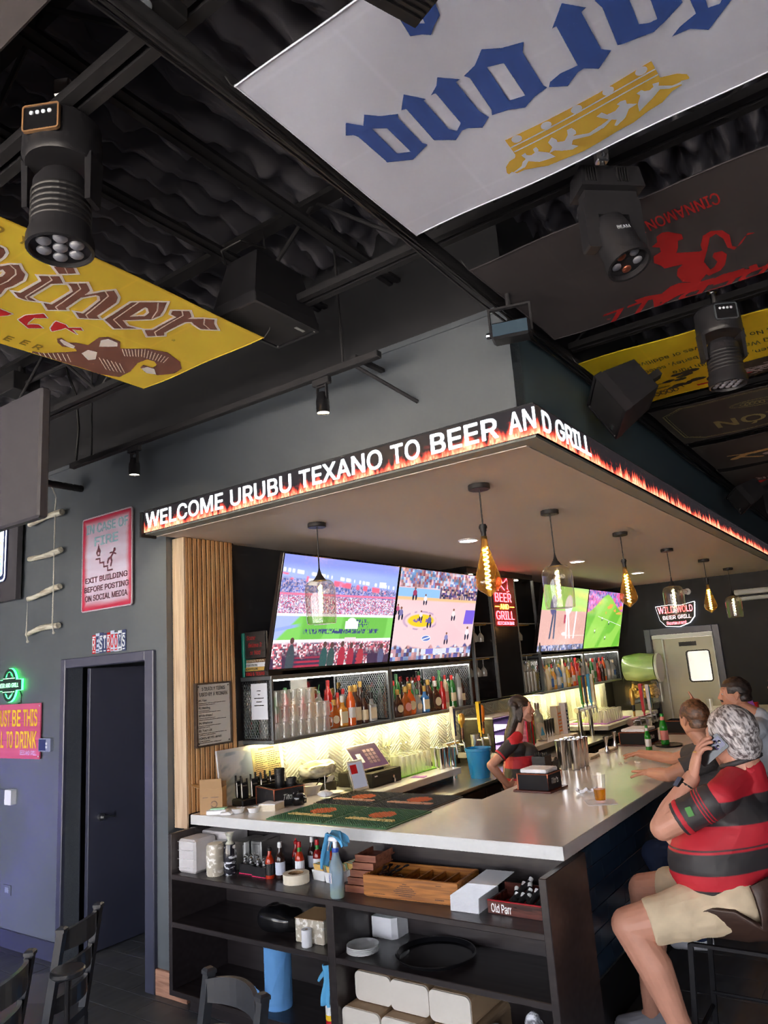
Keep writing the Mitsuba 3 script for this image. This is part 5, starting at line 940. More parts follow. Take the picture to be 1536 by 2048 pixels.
# ================================================================ bottles and glasses
BW = {'m_bamber': ('amber', srgb(150, 70, 18)), 'm_bdark': ('dark brown', srgb(48, 18, 10)), 'm_bgold': ('golden', srgb(208, 142, 48)), 'm_bclear': ('clear', None), 'm_bgreen': ('green', srgb(28, 96, 40)),
      'm_bred': ('red', srgb(190, 30, 28)), 'm_borange': ('orange', srgb(224, 96, 30)), 'm_byellow': ('yellow', srgb(226, 190, 60)), 'm_bblue': ('blue', srgb(60, 130, 200)), 'm_bcream': ('cream', srgb(228, 214, 180))}
for k_, (nm, c) in BW.items():
    if c is None: mat(k_, (.62, .66, .66), .06, spec_trans=.6, eta=1.3)
    else: mat(k_, c, .08, spec=.6, clearcoat=1.0)
LM = {'m_lcream': srgb(226, 214, 182), 'm_lgold': srgb(206, 166, 84), 'm_lwhite': srgb(228, 228, 226), 'm_lblack': srgb(24, 22, 22), 'm_lred': srgb(178, 34, 36), 'm_lgreen': srgb(60, 110, 70), 'm_lpink': srgb(216, 150, 140), 'm_lblue': srgb(70, 110, 180)}
for k_, c in LM.items(): mat(k_, c, .5)
CAPC = {'m_lgold': 'gold', 'm_lred': 'red', 'm_lblack': 'black', 'm_lwhite': 'white', 'm_lcream': 'cream', 'm_lgreen': 'green', 'm_chrome': 'pour spout'}
def arc(prof, a0, a1, n=10):
    p = np.array(prof, float); t_ = np.linspace(a0, a1, n); v = np.stack([p[:, :1]*np.cos(t_), p[:, :1]*np.sin(t_), np.repeat(p[:, 1:], n, 1)], -1).reshape(-1, 3)
    return tm(v, [q for i in range(len(p)-1) for j in range(n-1) for q in ([i*n+j, i*n+j+1, (i+1)*n+j+1], [i*n+j, (i+1)*n+j+1, (i+1)*n+j])])
def sq(w, d, z0, z1, b=.008): return bx(-d/2, d/2, -w/2, w/2, z0, z1, b)
def bottle_shapes():
    S = {}
    S['wine'] = (lathe([(0, 0), (.034, 0), (.037, .006), (.037, .185), (.030, .215), (.016, .245), (.0145, .285), (0, .285)], 18), arc([(.0375, .06), (.0375, .14)], -1.2, 1.2), lathe([(.0155, .255), (.0158, .30), (.0145, .305), (0, .306)], 14))
    S['whiskey'] = (lathe([(0, 0), (.038, 0), (.042, .008), (.043, .15), (.036, .185), (.018, .21), (.016, .255), (0, .255)], 18), arc([(.0436, .03), (.0436, .125)], -1.15, 1.15), lathe([(.017, .235), (.019, .24), (.019, .285), (0, .287)], 14))
    S['flask'] = (tx(lathe([(0, 0), (.045, 0), (.056, .02), (.060, .07), (.054, .12), (.036, .155), (.017, .18), (.015, .22), (0, .22)], 20), np.diag([.55, 1, 1, 1])), tx(prism(Point(0, 0).buffer(.036), .002), frame((.0325, 0, .075), (0, 1, 0), (0, 0, 1))), lathe([(.016, .20), (.020, .205), (.020, .25), (0, .252)], 14))
    S['square'] = (cat_([sq(.085, .06, 0, .155, .012), lathe([(.028, .148), (.017, .18), (.015, .22), (0, .22)], 16)]), bx(.0302, .0312, -.034, .034, .03, .125), lathe([(.016, .20), (.0185, .205), (.0185, .255), (0, .257)], 14))
    S['slim'] = (lathe([(0, 0), (.028, 0), (.031, .006), (.031, .22), (.022, .26), (.013, .28), (.012, .32), (0, .32)], 16), arc([(.0314, .06), (.0314, .17)], -1.2, 1.2), lathe([(.013, .295), (.0145, .30), (.0145, .335), (0, .337)], 12))
    S['spout'] = (lathe([(0, 0), (.034, 0), (.037, .006), (.037, .19), (.028, .22), (.014, .245), (.013, .27), (0, .27)], 16), arc([(.0375, .05), (.0375, .15)], -1.2, 1.2), cat_([lathe([(.0125, .265), (.014, .27), (.010, .285), (.004, .29), (0, .29)], 12), tube([(0, 0, .285), (.004, 0, .31), (.016, 0, .335)], .0042, 6)]))
    return {k: [mikit.ply(m, 'm_bamber', smooth=35) for m in v] for k, v in S.items()}
BS = bottle_shapes()
HGT = {'wine': .306, 'whiskey': .287, 'flask': .252, 'square': .257, 'slim': .337, 'spout': .33}
def bottle(x, y, z, shape, body, label_m, cap, lab, group, s=1.0, rz=0.0):
    t = Th('liquor_bottle', lab, 'bottle', M4((x, y, z), rz, s), group)
    for nm, d, m in zip(('glass', 'label', 'cap'), BS[shape], (body, label_m, cap)): put(key(nm, t.key), d, m, m=t.m)
KIND = {'wine': 'bottle', 'whiskey': 'whiskey bottle', 'flask': 'rounded flask bottle', 'square': 'square bottle', 'slim': 'tall slim bottle', 'spout': 'bottle'}
def row(x, ys, z, spec, where, rowname, hmax=.40):
    """Bottles along y; spec: list of (shape, body, label, cap)."""
    seen = 0
    for i, y in enumerate(ys):
        sh, b, l, c = spec[i % len(spec)]
        s = min(1.0+.12*((i*5) % 4-1.5)/1.5, hmax/HGT[sh])
        cap = f'{CAPC[c]} cap' if c != 'm_chrome' else 'pour spout'
        bottle(x+.012*((i*7) % 3-1), y, z, sh, b, l, c, f'{BW[b][0]} {KIND[sh]} with {cap}, {nt(i)} from left, {rowname} row, {where}', f'bottles in the {where}', s, .25*((i*3) % 3-1))
BZ = Z0+.001
A, D_, G, C, GR, RD, OR, YE_, BL, CR = 'm_bamber', 'm_bdark', 'm_bgold', 'm_bclear', 'm_bgreen', 'm_bred', 'm_borange', 'm_byellow', 'm_bblue', 'm_bcream'
# first cabinet: whiskeys to the right, mugs to the left with bottles behind them
row(-3.855, np.linspace(4.68, 5.16, 6), BZ, [('flask', A, 'm_lcream', 'm_lgold'), ('square', G, 'm_lcream', 'm_lwhite'), ('wine', OR, 'm_lwhite', 'm_lgold'), ('whiskey', D_, 'm_lcream', 'm_lgold'), ('whiskey', D_, 'm_lcream', 'm_lblack'), ('square', C, 'm_lcream', 'm_lblack')], 'stadium cabinet', 'front')
row(-3.985, np.linspace(4.02, 5.18, 12), BZ, [('spout', C, 'm_lwhite', 'm_chrome'), ('slim', GR, 'm_lred', 'm_lwhite'), ('slim', RD, 'm_lred', 'm_lgreen'), ('whiskey', G, 'm_lwhite', 'm_lblack'), ('wine', RD, 'm_lred', 'm_lred'), ('wine', G, 'm_lgold', 'm_lgold'), ('spout', C, 'm_lwhite', 'm_lgreen'), ('slim', RD, 'm_lred', 'm_lred'), ('wine', A, 'm_lgold', 'm_lred'), ('wine', C, 'm_lcream', 'm_lred'), ('whiskey', A, 'm_lcream', 'm_lgold'), ('wine', D_, 'm_lcream', 'm_lgold')], 'stadium cabinet', 'back')
# second cabinet, tightly packed
row(-3.855, np.linspace(5.47, 6.78, 13), BZ, [('slim', A, 'm_lcream', 'm_lblack'), ('flask', D_, 'm_lcream', 'm_lgold'), ('flask', A, 'm_lpink', 'm_lgold'), ('flask', OR, 'm_lcream', 'm_lgold'), ('flask', C, 'm_lcream', 'm_lgreen'), ('square', BL, 'm_lcream', 'm_lgold'), ('whiskey', D_, 'm_lblack', 'm_lgold'), ('flask', D_, 'm_lcream', 'm_lwhite'), ('wine', RD, 'm_lred', 'm_lred'), ('slim', CR, 'm_lpink', 'm_lred'), ('wine', GR, 'm_lcream', 'm_lred'), ('slim', C, 'm_lwhite', 'm_lblack'), ('wine', D_, 'm_lcream', 'm_lblack')], 'basketball cabinet', 'front')
row(-3.985, np.linspace(5.50, 6.80, 15), BZ, [('slim', C, 'm_lwhite', 'm_lblack'), ('wine', A, 'm_lcream', 'm_lgold'), ('wine', GR, 'm_lwhite', 'm_lred'), ('slim', GR, 'm_lcream', 'm_lgreen'), ('wine', D_, 'm_lred', 'm_chrome'), ('spout', GR, 'm_lgreen', 'm_chrome'), ('spout', C, 'm_lwhite', 'm_chrome'), ('wine', D_, 'm_lcream', 'm_lred')], 'basketball cabinet', 'back')
row(-3.855, np.linspace(8.76, 10.10, 13), BZ, [('spout', YE_, 'm_lwhite', 'm_chrome'), ('slim', C, 'm_lwhite', 'm_lred'), ('wine', CR, 'm_lcream', 'm_lgold'), ('square', C, 'm_lblue', 'm_lwhite'), ('wine', G, 'm_lcream', 'm_lcream'), ('spout', C, 'm_lwhite', 'm_chrome'), ('wine', BL, 'm_lcream', 'm_lgold'), ('slim', CR, 'm_lwhite', 'm_lcream'), ('wine', YE_, 'm_lcream', 'm_lgold'), ('whiskey', A, 'm_lcream', 'm_lwhite'), ('wine', OR, 'm_lwhite', 'm_lred'), ('slim', RD, 'm_lpink', 'm_lred'), ('wine', OR, 'm_lred', 'm_lgold')], 'baseball cabinet', 'front')
row(-3.985, np.linspace(8.78, 10.08, 12), BZ, [('slim', A, 'm_lcream', 'm_lgold'), ('slim', YE_, 'm_lwhite', 'm_lgreen'), ('wine', D_, 'm_lcream', 'm_lred'), ('slim', C, 'm_lwhite', 'm_chrome')], 'baseball cabinet', 'back')
row(-3.855, np.linspace(10.30, 11.65, 10), BZ, [('slim', C, 'm_lwhite', 'm_lwhite'), ('wine', C, 'm_lblue', 'm_lcream'), ('slim', GR, 'm_lwhite', 'm_lwhite'), ('wine', C, 'm_lgreen', 'm_lred'), ('wine', RD, 'm_lred', 'm_lred'), ('wine', D_, 'm_lblack', 'm_lred'), ('slim', OR, 'm_lwhite', 'm_lred'), ('wine', C, 'm_lwhite', 'm_lblack')], 'green pitch cabinet', 'front')
row(-3.985, np.linspace(10.32, 11.66, 10), BZ, [('slim', C, 'm_lwhite', 'm_chrome'), ('wine', A, 'm_lred', 'm_lred'), ('slim', D_, 'm_lcream', 'm_lgold')], 'green pitch cabinet', 'back')
# loose bottles behind the bartender
for x, y, sh, b, l, c, lab, s in [(-3.70, 8.02, 'slim', A, 'm_lgold', 'm_lblack', 'tall slender amber bottle standing right of the bartender face', 1.28), (-3.66, 8.14, 'whiskey', C, 'm_lwhite', 'm_chrome', 'cut crystal bottle with silver stopper right of the bartender face', 1.42),
                               (-3.56, 7.72, 'spout', GR, 'm_lgreen', 'm_chrome', 'green bottle with pour spout left of the bartender head', .9), (-3.74, 7.70, 'spout', A, 'm_lcream', 'm_chrome', 'amber bottle with pour spout behind the wooden block tower', .85), (-3.80, 7.85, 'slim', GR, 'm_lgreen', 'm_lgreen', 'slim green bottle behind the wooden block tower', .85)]:
    bottle(x, y, BC, sh, b, l, c, lab, 'bottles on the raised counter', s)
# ---- stacked beer mugs, upside down
def gm(prof, n=18): return mikit.ply(lathe(prof, n), 'm_glass', smooth=40)
MUG = gm([(.036, .105), (.036, .112), (0, .113)]) ; MUGW = gm([(.040, 0), (.038, .10), (.036, .112), (0, .112)], 16); MUGH = mikit.ply(tube([(.037, 0, .095), (.058, 0, .09), (.064, 0, .06), (.060, 0, .03), (.039, 0, .02)], .0055, 6), 'm_glass', smooth=30)
for tier in range(3):
    for c in range(7 if tier < 2 else 5):
        for r in range(1 if tier else 2):
            y = 3.965+c*.092+.01*tier; x = -3.83-.095*r
            t = Th('beer_mug', f'upside-down glass mug in the stack by the mesh end, {nt(c)} column, {("bottom", "middle", "top")[tier]} tier{", behind" if r else ""}', 'mug', M4((x, y, BZ+.1135*tier)), 'stacked mugs on the left shelf')
            put(key('cup', t.key), MUGW, 'm_mug', m=t.m); put(key('handle', t.key), MUGH, 'm_mug', m=t.m @ M4((0, 0, 0), .5))
# ---- rows of drinking glasses
TUM = gm([(.036, 0), (.033, .07), (.029, .15), (.028, .158), (0, .159)], 14); PINT = gm([(0, .005), (.028, .005), (.030, .0), (.036, .12), (.038, .15)], 14)
def glass_rows(x0, y0, nx, ny, z, ply, where, pit=.082, kind='tumbler'):
    for i in range(nx):
        for j in range(ny):
            t = Th('tumbler', f'upside-down clear {kind} on {where}, {nt(j)} in {nt(i)} row from the front', 'glass', M4((x0-i*pit, y0+j*pit+.01*(i % 2), z)), f'clear glasses on {where}'); t.solo(ply, 'm_mug')
glass_rows(-3.76, 5.44, 3, 6, BC+.0125, TUM, 'the green mat')
glass_rows(-3.42, 9.72, 4, 8, BC+.0085, TUM, 'the purple mat', .088)
for i in range(6):
    t = Th('cruet', f'clear glass flask with silver pourer behind the green mat glasses, {nt(i)} from the left', 'flask', M4((-3.99, 5.45+i*.082, BC+.0125)), 'flasks behind the tall glasses')
    t.part('flask', lathe([(0, 0), (.032, 0), (.034, .01), (.034, .15), (.014, .19), (.013, .22)], 14), 'm_glass', 40); t.part('pourer', cat_([lathe([(.0135, .215), (.014, .225), (.005, .235), (0, .235)], 10), tube([(0, 0, .23), (.006, 0, .25), (.014, 0, .27)], .004, 6)]), 'm_chrome')
for i in range(3):
    t = Th('steel_pitcher', f'steel cocktail tin between the tall glasses and the blue bucket, {nt(i)} from the left', 'shaker', M4((-3.66-.09*(i % 2), 5.93+.045*i, BC)), 'steel tins by the bucket'); t.solo(lathe([(0, 0), (.03, 0), (.04, .17), (.042, .18), (.038, .178), (.028, .01), (0, .01)], 18), 'm_chrome', 40)
# ---- wine glasses hanging in the column racks, glasses standing on its shelves
WG = gm([(.034, 0), (.034, -.002), (.004, -.006), (.0035, -.075), (.012, -.085), (.032, -.115), (.036, -.14), (.031, -.18)], 16)
for y0, side in ((6.953, 'left'), (8.093, 'right')):
    for z, lv in ((2.295, 'upper'), (1.925, 'lower')):
        for c in range(2 if (side == 'right' and lv == 'upper') else 4):
            t = Th('wine_glass', f'wine glass hanging in the {side} rack of the black column, {lv} level, {nt(c)} one', 'wine glass', M4((XC-.07-.11*(c % 2), y0+.15+.135*(c//2)+.03*(c % 2), z)), 'hanging wine glasses'); t.solo(WG, 'm_mug')
FLU = gm([(.016, .0), (.024, .19), (.022, .235)], 12)
for i in range(5):
    for r in range(2):
        t = Th('flute', f'slim ribbed glass standing in the right rack of the black column, {nt(i)} in {("front", "back")[r]} row', 'glass', M4((XC-.07-.08*r, 8.17+i*.095, 1.501)), 'slim glasses in the column'); t.solo(FLU, 'm_mug')
# ---- books, clip and sheet at the left end of the first cabinet
BKZ = Z1+.001
t = Th('book', 'dark book with red script standing behind the stadium television', 'book', M4((-3.965, 3.90, BKZ))); t.part('cover', bx(-.115, .11, .012, .028, .132, .33, .002), 'm_lblack'); t.part('pages', bx(-.11, .105, .0282, .045, .135, .327), 'm_cream')
for i, (w, sx) in enumerate((('Queer', .09), ('Believe It', .14), ('or Not!', .11))): t.part('title', tx(text(w, .032, sx, .001, False, False, .2), frame((-.08+.015*i, .0118, .27-.055*i), (1, 0, 0), (.0, 0, 1))), 'm_lred') if i else t.part('title', tx(text('Some', .032, sx, .001, False, False, .2), frame((-.08, .0118, .27), (1, 0, 0), (.0, 0, 1))), 'm_lred')
t = Th('book', 'teal green book standing upright at the slats, left of the book stack', 'book', M4((-4.085, 3.895, BKZ))); t.solo(bx(0, .022, .0, .14, 0, .325, .003), 'm_tealbook'); mat('m_tealbook', srgb(20, 140, 120), .4)
for i, (h, c, w, lm, lab) in enumerate([(.042, 'm_lblack', 'BBQ & TEXAS', 'm_lred', 'thick book with red capitals on its spine, bottom of the stack'), (.028, 'm_lgold', 'BLACK YELLOW', 'm_lblack', 'black and yellow paperback, second from the bottom of the stack'), (.033, 'm_lwhite', 'short stories', 'm_lblack', 'white paperback, third from the bottom of the stack'), (.024, 'm_bookbrown', 'SINATRA', 'm_lcream', 'brown book lettered in cream, top of the lying stack')]):
    if i == 0: zc = 0
    t = Th('book', lab, 'book', M4((-3.945, 3.90, BKZ+zc))); t.part('cover', bx(-.115+.006*i, .125-.004*i, 0, .15, 0, h-.001, .002), c); t.part('spine_title', tx(text(w, h*.55, .19 if i in (0, 3) else .12, .001, i in (0, 1)), frame((-.10, -.0008, h*.22), (1, 0, 0), (0, 0, 1))), lm); zc += h
mat('m_bookbrown', srgb(104, 74, 48), .5)
t = Th('notice_sheet', 'bright white printed sheet on the mesh end of the left cabinet', 'paper sheet', M4((-3.985, 3.8835, 1.60))); t.part('sheet', bx(0, .165, -.0012, 0, .02, .275), 'm_paper')
t.part('print', cat_([bx(.08-.03*w, .08+.03*w, -.002, -.0012, .22-.026*i, .226-.026*i) for i, w in enumerate((.6, .3, 1.6, .9, 1.6))]), 'm_lblack')
t = Th('paper_note', 'pale grey notice taped inside the right part of the stadium cabinet', 'note', M4((XB+.012, 4.42, 1.66))); t.solo(bx(0, .002, 0, .2, 0, .22), 'm_lwhite')
WHITE_B = {"letters":[[[-1.137,1.587],[-1.103,1.632],[-1.073,1.597],[-1.039,1.635],[-.993,1.664],[-1.002,1.679],[-1.004,1.821],[-.995,1.839],[-1.069,1.865],[-1.142,1.816],[-1.141,1.798],[-1.144,1.66],[-1.151,1.644],[-1.172,1.63]],[[-.977,1.659],[-.937,1.613],[-.896,1.673],[-.905,1.674],[-.906,1.826],[-.89,1.85],[-.863,1.828],[-.862,1.673],[-.877,1.671],[-.845,1.651],[-.827,1.626],[-.813,1.641],[-.778,1.676],[-.794,1.676],[-.793,1.821],[-.78,1.86],[-.818,1.888],[-.857,1.861],[-.877,1.859],[-.913,1.883],[-.968,1.836],[-.963,1.665]],[[-.679,1.621],[-.631,1.651],[-.573,1.668],[-.591,1.7],[-.592,1.845],[-.585,1.859],[-.633,1.87],[-.672,1.892],[-.717,1.87],[-.769,1.859],[-.76,1.838],[-.754,1.689],[-.764,1.672],[-.72,1.658]],[[-.493,1.675],[-.442,1.617],[-.396,1.67],[-.411,1.674],[-.41,1.829],[-.389,1.851],[-.439,1.892],[-.473,1.861],[-.492,1.863],[-.535,1.893],[-.581,1.861],[-.571,1.845],[-.535,1.834],[-.483,1.839],[-.481,1.675]],[[-.371,1.664],[-.362,1.699],[-.369,1.846],[-.36,1.851],[-.276,1.87],[-.239,1.854],[-.188,1.824],[-.194,1.79],[-.222,1.73],[-.296,1.679],[-.342,1.66]],[[-.24,1.92],[-.214,1.9],[-.168,1.883],[-.171,1.827],[-.134,1.801],[-.099,1.777],[-.015,1.828],[-.051,1.869],[-.083,1.898],[-.152,1.961],[-.193,1.925]],[[-.817,1.361],[-.799,1.342],[-.784,1.34],[-.769,1.358],[-.754,1.351],[-.734,1.341],[-.69,1.367],[-.7,1.395],[-.714,1.455],[-.741,1.471],[-.765,1.492],[-.784,1.473],[-.81,1.458],[-.799,1.368],[-.806,1.36]]],"holes":[[[-1.09,1.659],[-1.053,1.69],[-1.054,1.828],[-1.093,1.804]],[[-.696,1.685],[-.65,1.701],[-.651,1.848],[-.7,1.837]],[[-.298,1.718],[-.301,1.816],[-.279,1.831],[-.256,1.833],[-.254,1.754]],[[-.137,1.818],[-.138,1.885],[-.11,1.891],[-.085,1.859]],[[-.765,1.373],[-.745,1.382],[-.758,1.45],[-.773,1.437]]],"crown":[[[-.785,1.982],[-.468,1.982],[-.31,1.968],[-.307,2.049],[-.263,2.066],[-.24,2.087],[-.236,2.106],[-.242,2.109],[-.261,2.102],[-.262,2.122],[-.292,2.128],[-.328,2.155],[-.375,2.164],[-.426,2.182],[-.478,2.184],[-.546,2.193],[-.599,2.197],[-.673,2.187],[-.72,2.183],[-.764,2.163],[-.792,2.151],[-.822,2.152],[-.834,2.133],[-.848,2.14],[-.85,2.127],[-.839,2.099],[-.817,2.081],[-.794,2.076],[-.787,2.064]]],"figs":[[[-.834,2.141],[-.793,2.127],[-.782,2.111],[-.766,2.103],[-.771,2.078],[-.757,2.075],[-.758,2.089],[-.744,2.098],[-.729,2.093],[-.727,2.074],[-.716,2.071],[-.715,2.087],[-.72,2.094],[-.694,2.122],[-.684,2.155],[-.706,2.151],[-.736,2.144],[-.764,2.116],[-.786,2.137],[-.817,2.141]],[[-.691,2.125],[-.672,2.107],[-.675,2.077],[-.657,2.062],[-.649,2.083],[-.652,2.096],[-.629,2.106],[-.61,2.086],[-.605,2.064],[-.59,2.064],[-.585,2.085],[-.588,2.098],[-.604,2.101],[-.554,2.127],[-.515,2.119],[-.521,2.136],[-.555,2.139],[-.607,2.118],[-.619,2.138],[-.604,2.158],[-.624,2.161],[-.655,2.142],[-.672,2.124]],[[-.509,2.072],[-.492,2.066],[-.482,2.088],[-.455,2.09],[-.436,2.077],[-.442,2.066],[-.431,2.062],[-.416,2.067],[-.419,2.085],[-.393,2.107],[-.42,2.11],[-.44,2.14],[-.473,2.157],[-.477,2.15],[-.463,2.131],[-.476,2.117],[-.51,2.136],[-.543,2.129],[-.512,2.12],[-.482,2.112],[-.495,2.094]],[[-.39,2.11],[-.373,2.079],[-.38,2.064],[-.366,2.06],[-.36,2.071],[-.344,2.079],[-.331,2.071],[-.331,2.059],[-.315,2.064],[-.32,2.077],[-.286,2.105],[-.245,2.107],[-.261,2.115],[-.295,2.11],[-.319,2.093],[-.346,2.114],[-.396,2.144]]],"dots":[[-.751,1.998],[-.65,2.001],[-.548,1.998],[-.446,1.993],[-.344,1.985]],"lines":[[[-.783,2.023],[-.309,2.005]],[[-.781,2.048],[-.31,2.032]]],"rect":[[-1.294,1.272],[-1.304,2.237],[-.045,2.258]]}
RAM_B = {"letters":[[[-2.806,1.329],[-2.712,1.298],[-2.636,1.329],[-2.612,1.351],[-2.641,1.375],[-2.664,1.405],[-2.717,1.424],[-2.794,1.422],[-2.836,1.412],[-2.901,1.425],[-2.983,1.423]],[[-2.564,1.204],[-2.539,1.239],[-2.541,1.254],[-2.564,1.273],[-2.606,1.283],[-2.685,1.284]],[[-2.634,1.444],[-2.575,1.5],[-2.616,1.541],[-2.655,1.511],[-2.83,1.513],[-2.842,1.554],[-2.866,1.516],[-2.867,1.486],[-2.837,1.448],[-2.826,1.472],[-2.663,1.474],[-2.648,1.46]],[[-2.524,1.445],[-2.497,1.47],[-2.535,1.51],[-2.558,1.489]],[[-2.493,1.473],[-2.471,1.494],[-2.507,1.533],[-2.532,1.513]],[[-2.602,1.555],[-2.547,1.605],[-2.588,1.648],[-2.638,1.653],[-2.557,1.691],[-2.518,1.717],[-2.554,1.761],[-2.598,1.782],[-2.758,1.793],[-2.776,1.818],[-2.837,1.755],[-2.801,1.712],[-2.786,1.742],[-2.628,1.723],[-2.601,1.702],[-2.603,1.685],[-2.668,1.655],[-2.8,1.664],[-2.813,1.678],[-2.876,1.625],[-2.832,1.579],[-2.817,1.609],[-2.644,1.604],[-2.614,1.574]],[[-2.764,1.837],[-2.551,1.828],[-2.437,1.931],[-2.509,1.968],[-2.557,1.987],[-2.611,1.982],[-2.712,1.895],[-2.743,1.943],[-2.731,1.987],[-2.806,1.916]],[[-2.48,1.996],[-2.422,2.046],[-2.458,2.089],[-2.488,2.089],[-2.426,2.134],[-2.394,2.172],[-2.425,2.196],[-2.461,2.249],[-2.518,2.196],[-2.508,2.146],[-2.496,2.119],[-2.524,2.102],[-2.678,2.104],[-2.701,2.122],[-2.761,2.071],[-2.72,2.023],[-2.693,2.049],[-2.514,2.046],[-2.511,2.012]]],"holes":[[[-2.741,1.322],[-2.693,1.328],[-2.711,1.35],[-2.747,1.356],[-2.788,1.346]],[[-2.662,1.897],[-2.542,1.893],[-2.544,1.909],[-2.571,1.937],[-2.609,1.943]]],"inlines":[[[-2.641,1.331],[-2.657,1.36],[-2.691,1.381],[-2.771,1.389],[-2.821,1.384]],[[-2.605,1.473],[-2.623,1.496],[-2.841,1.502],[-2.862,1.528]],[[-2.575,1.582],[-2.603,1.613],[-2.826,1.632],[-2.844,1.655]],[[-2.551,1.697],[-2.574,1.727],[-2.789,1.756],[-2.809,1.782]],[[-2.53,1.848],[-2.736,1.864],[-2.779,1.942]],[[-2.47,1.909],[-2.529,1.95],[-2.605,1.978]],[[-2.449,2.025],[-2.478,2.055],[-2.704,2.068],[-2.728,2.096]],[[-2.426,2.138],[-2.47,2.172],[-2.486,2.22]]],"red":[[[-3.056,1.587],[-2.997,1.588],[-2.925,1.633],[-2.95,1.665],[-2.987,1.635],[-2.99,1.625],[-3.047,1.63],[-3.075,1.639],[-3.055,1.649],[-3.038,1.673],[-3.054,1.704],[-3.1,1.659]],[[-2.948,1.707],[-2.946,1.753],[-2.966,1.778],[-2.919,1.813],[-2.938,1.835],[-2.965,1.796],[-2.995,1.841],[-2.974,1.77],[-3.008,1.765],[-3.054,1.748],[-3.029,1.727],[-2.971,1.711]],[[-3.024,1.454],[-3.017,1.484],[-3.025,1.542],[-3.05,1.535],[-3.102,1.494]]],"ram":[[[-3.107,1.805],[-3.083,1.814],[-3.107,1.862],[-3.076,1.892],[-3.057,1.94],[-2.94,1.924],[-2.901,1.948],[-2.903,2.016],[-2.965,2.059],[-2.865,2.155],[-2.835,2.245],[-2.878,2.362],[-2.937,2.422],[-3.013,2.434],[-3.095,2.388],[-3.113,2.317],[-3.08,2.263],[-3.041,2.252],[-3.036,2.307],[-2.99,2.301],[-2.963,2.263],[-2.971,2.223],[-3.041,2.218],[-3.167,2.263],[-3.281,2.274],[-3.324,2.178],[-3.316,2.064],[-3.35,1.899],[-3.342,1.797],[-3.3,1.793],[-3.288,1.843],[-3.207,1.913],[-3.16,1.944],[-3.138,1.921],[-3.163,1.867],[-3.141,1.83]]],"pale":[[[-3.163,1.972],[-3.103,1.969],[-3.09,2.013],[-3.173,2.057],[-3.209,2.038]],[[-3.086,2.274],[-3.047,2.279],[-3.039,2.321],[-3.092,2.373],[-3.116,2.331]],[[-3.111,1.821],[-3.094,1.821],[-3.113,1.906],[-3.144,1.915],[-3.143,1.865]],[[-2.96,1.947],[-2.918,1.959],[-2.921,2.013],[-2.956,2.037],[-3.028,1.982]]],"hatch":[[[-2.963,2.069],[-3.021,2.126]],[[-2.952,2.08],[-3.012,2.135]],[[-2.941,2.091],[-3.002,2.145]],[[-2.929,2.102],[-2.992,2.154]],[[-2.917,2.113],[-2.982,2.164]],[[-2.906,2.125],[-2.973,2.173]],[[-2.894,2.136],[-2.963,2.183]],[[-2.883,2.147],[-2.96,2.198]],[[-2.882,2.166],[-2.958,2.213]],[[-2.881,2.186],[-2.955,2.228]],[[-2.879,2.205],[-2.953,2.244]],[[-2.878,2.225],[-2.95,2.259]],[[-2.877,2.244],[-2.948,2.274]],[[-2.876,2.264],[-2.945,2.29]],[[-2.875,2.284],[-2.942,2.305]],[[-3.295,1.819],[-3.328,1.857]],[[-3.283,1.837],[-3.322,1.879]],[[-3.271,1.855],[-3.316,1.901]],[[-3.258,1.873],[-3.309,1.923]],[[-3.246,1.891],[-3.303,1.945]],[[-3.233,1.909],[-3.296,1.968]],[[-3.221,1.928],[-3.289,1.99]],[[-3.14,2.056],[-3.244,2.169]],[[-3.136,2.077],[-3.237,2.187]],[[-3.131,2.097],[-3.23,2.204]],[[-3.127,2.118],[-3.223,2.222]],[[-3.122,2.139],[-3.215,2.24]],[[-3.117,2.16],[-3.208,2.257]]],"eer":[[-3.276,1.629],[-3.267,1.704],[-3.271,1.77]],"eerh":[[-3.203,1.615]],"oy":[[-2.453,1.195],[-2.453,1.265],[-2.406,1.247]],"reg":[[-2.722,2.176]]}
BEAST_B = {"beast":[[[-.225,3.174],[-.252,3.172],[-.281,3.224],[-.315,3.257],[-.333,3.222],[-.333,3.143],[-.352,3.083],[-.383,3.098],[-.414,3.195],[-.446,3.28],[-.438,3.366],[-.46,3.397],[-.502,3.453],[-.561,3.399],[-.568,3.329],[-.551,3.274],[-.517,3.244],[-.596,3.223],[-.602,3.187],[-.62,3.141],[-.606,3.087],[-.572,3.072],[-.565,3.033],[-.59,3.001],[-.562,2.982],[-.554,2.937],[-.532,2.923],[-.513,2.932],[-.472,2.993],[-.475,3.034],[-.496,3.032],[-.51,3.091],[-.527,3.13],[-.444,3.186],[-.426,3.184],[-.422,3.134],[-.398,3.068],[-.367,3.053],[-.33,3.075],[-.312,3.127],[-.32,3.225],[-.303,3.249],[-.27,3.199],[-.244,3.163]],[[-.458,3.389],[-.414,3.358],[-.391,3.319],[-.402,3.262],[-.389,3.236],[-.362,3.242],[-.351,3.28],[-.374,3.364],[-.4,3.401],[-.449,3.418]],[[-.791,3.425],[-.74,3.425],[-.672,3.453],[-.62,3.411],[-.579,3.405],[-.502,3.453],[-.443,3.465],[-.393,3.447],[-.321,3.462],[-.254,3.503],[-.299,3.512],[-.377,3.525],[-.467,3.507],[-.563,3.508],[-.623,3.521],[-.671,3.547],[-.718,3.516],[-.698,3.487],[-.75,3.462],[-.786,3.453]]]}
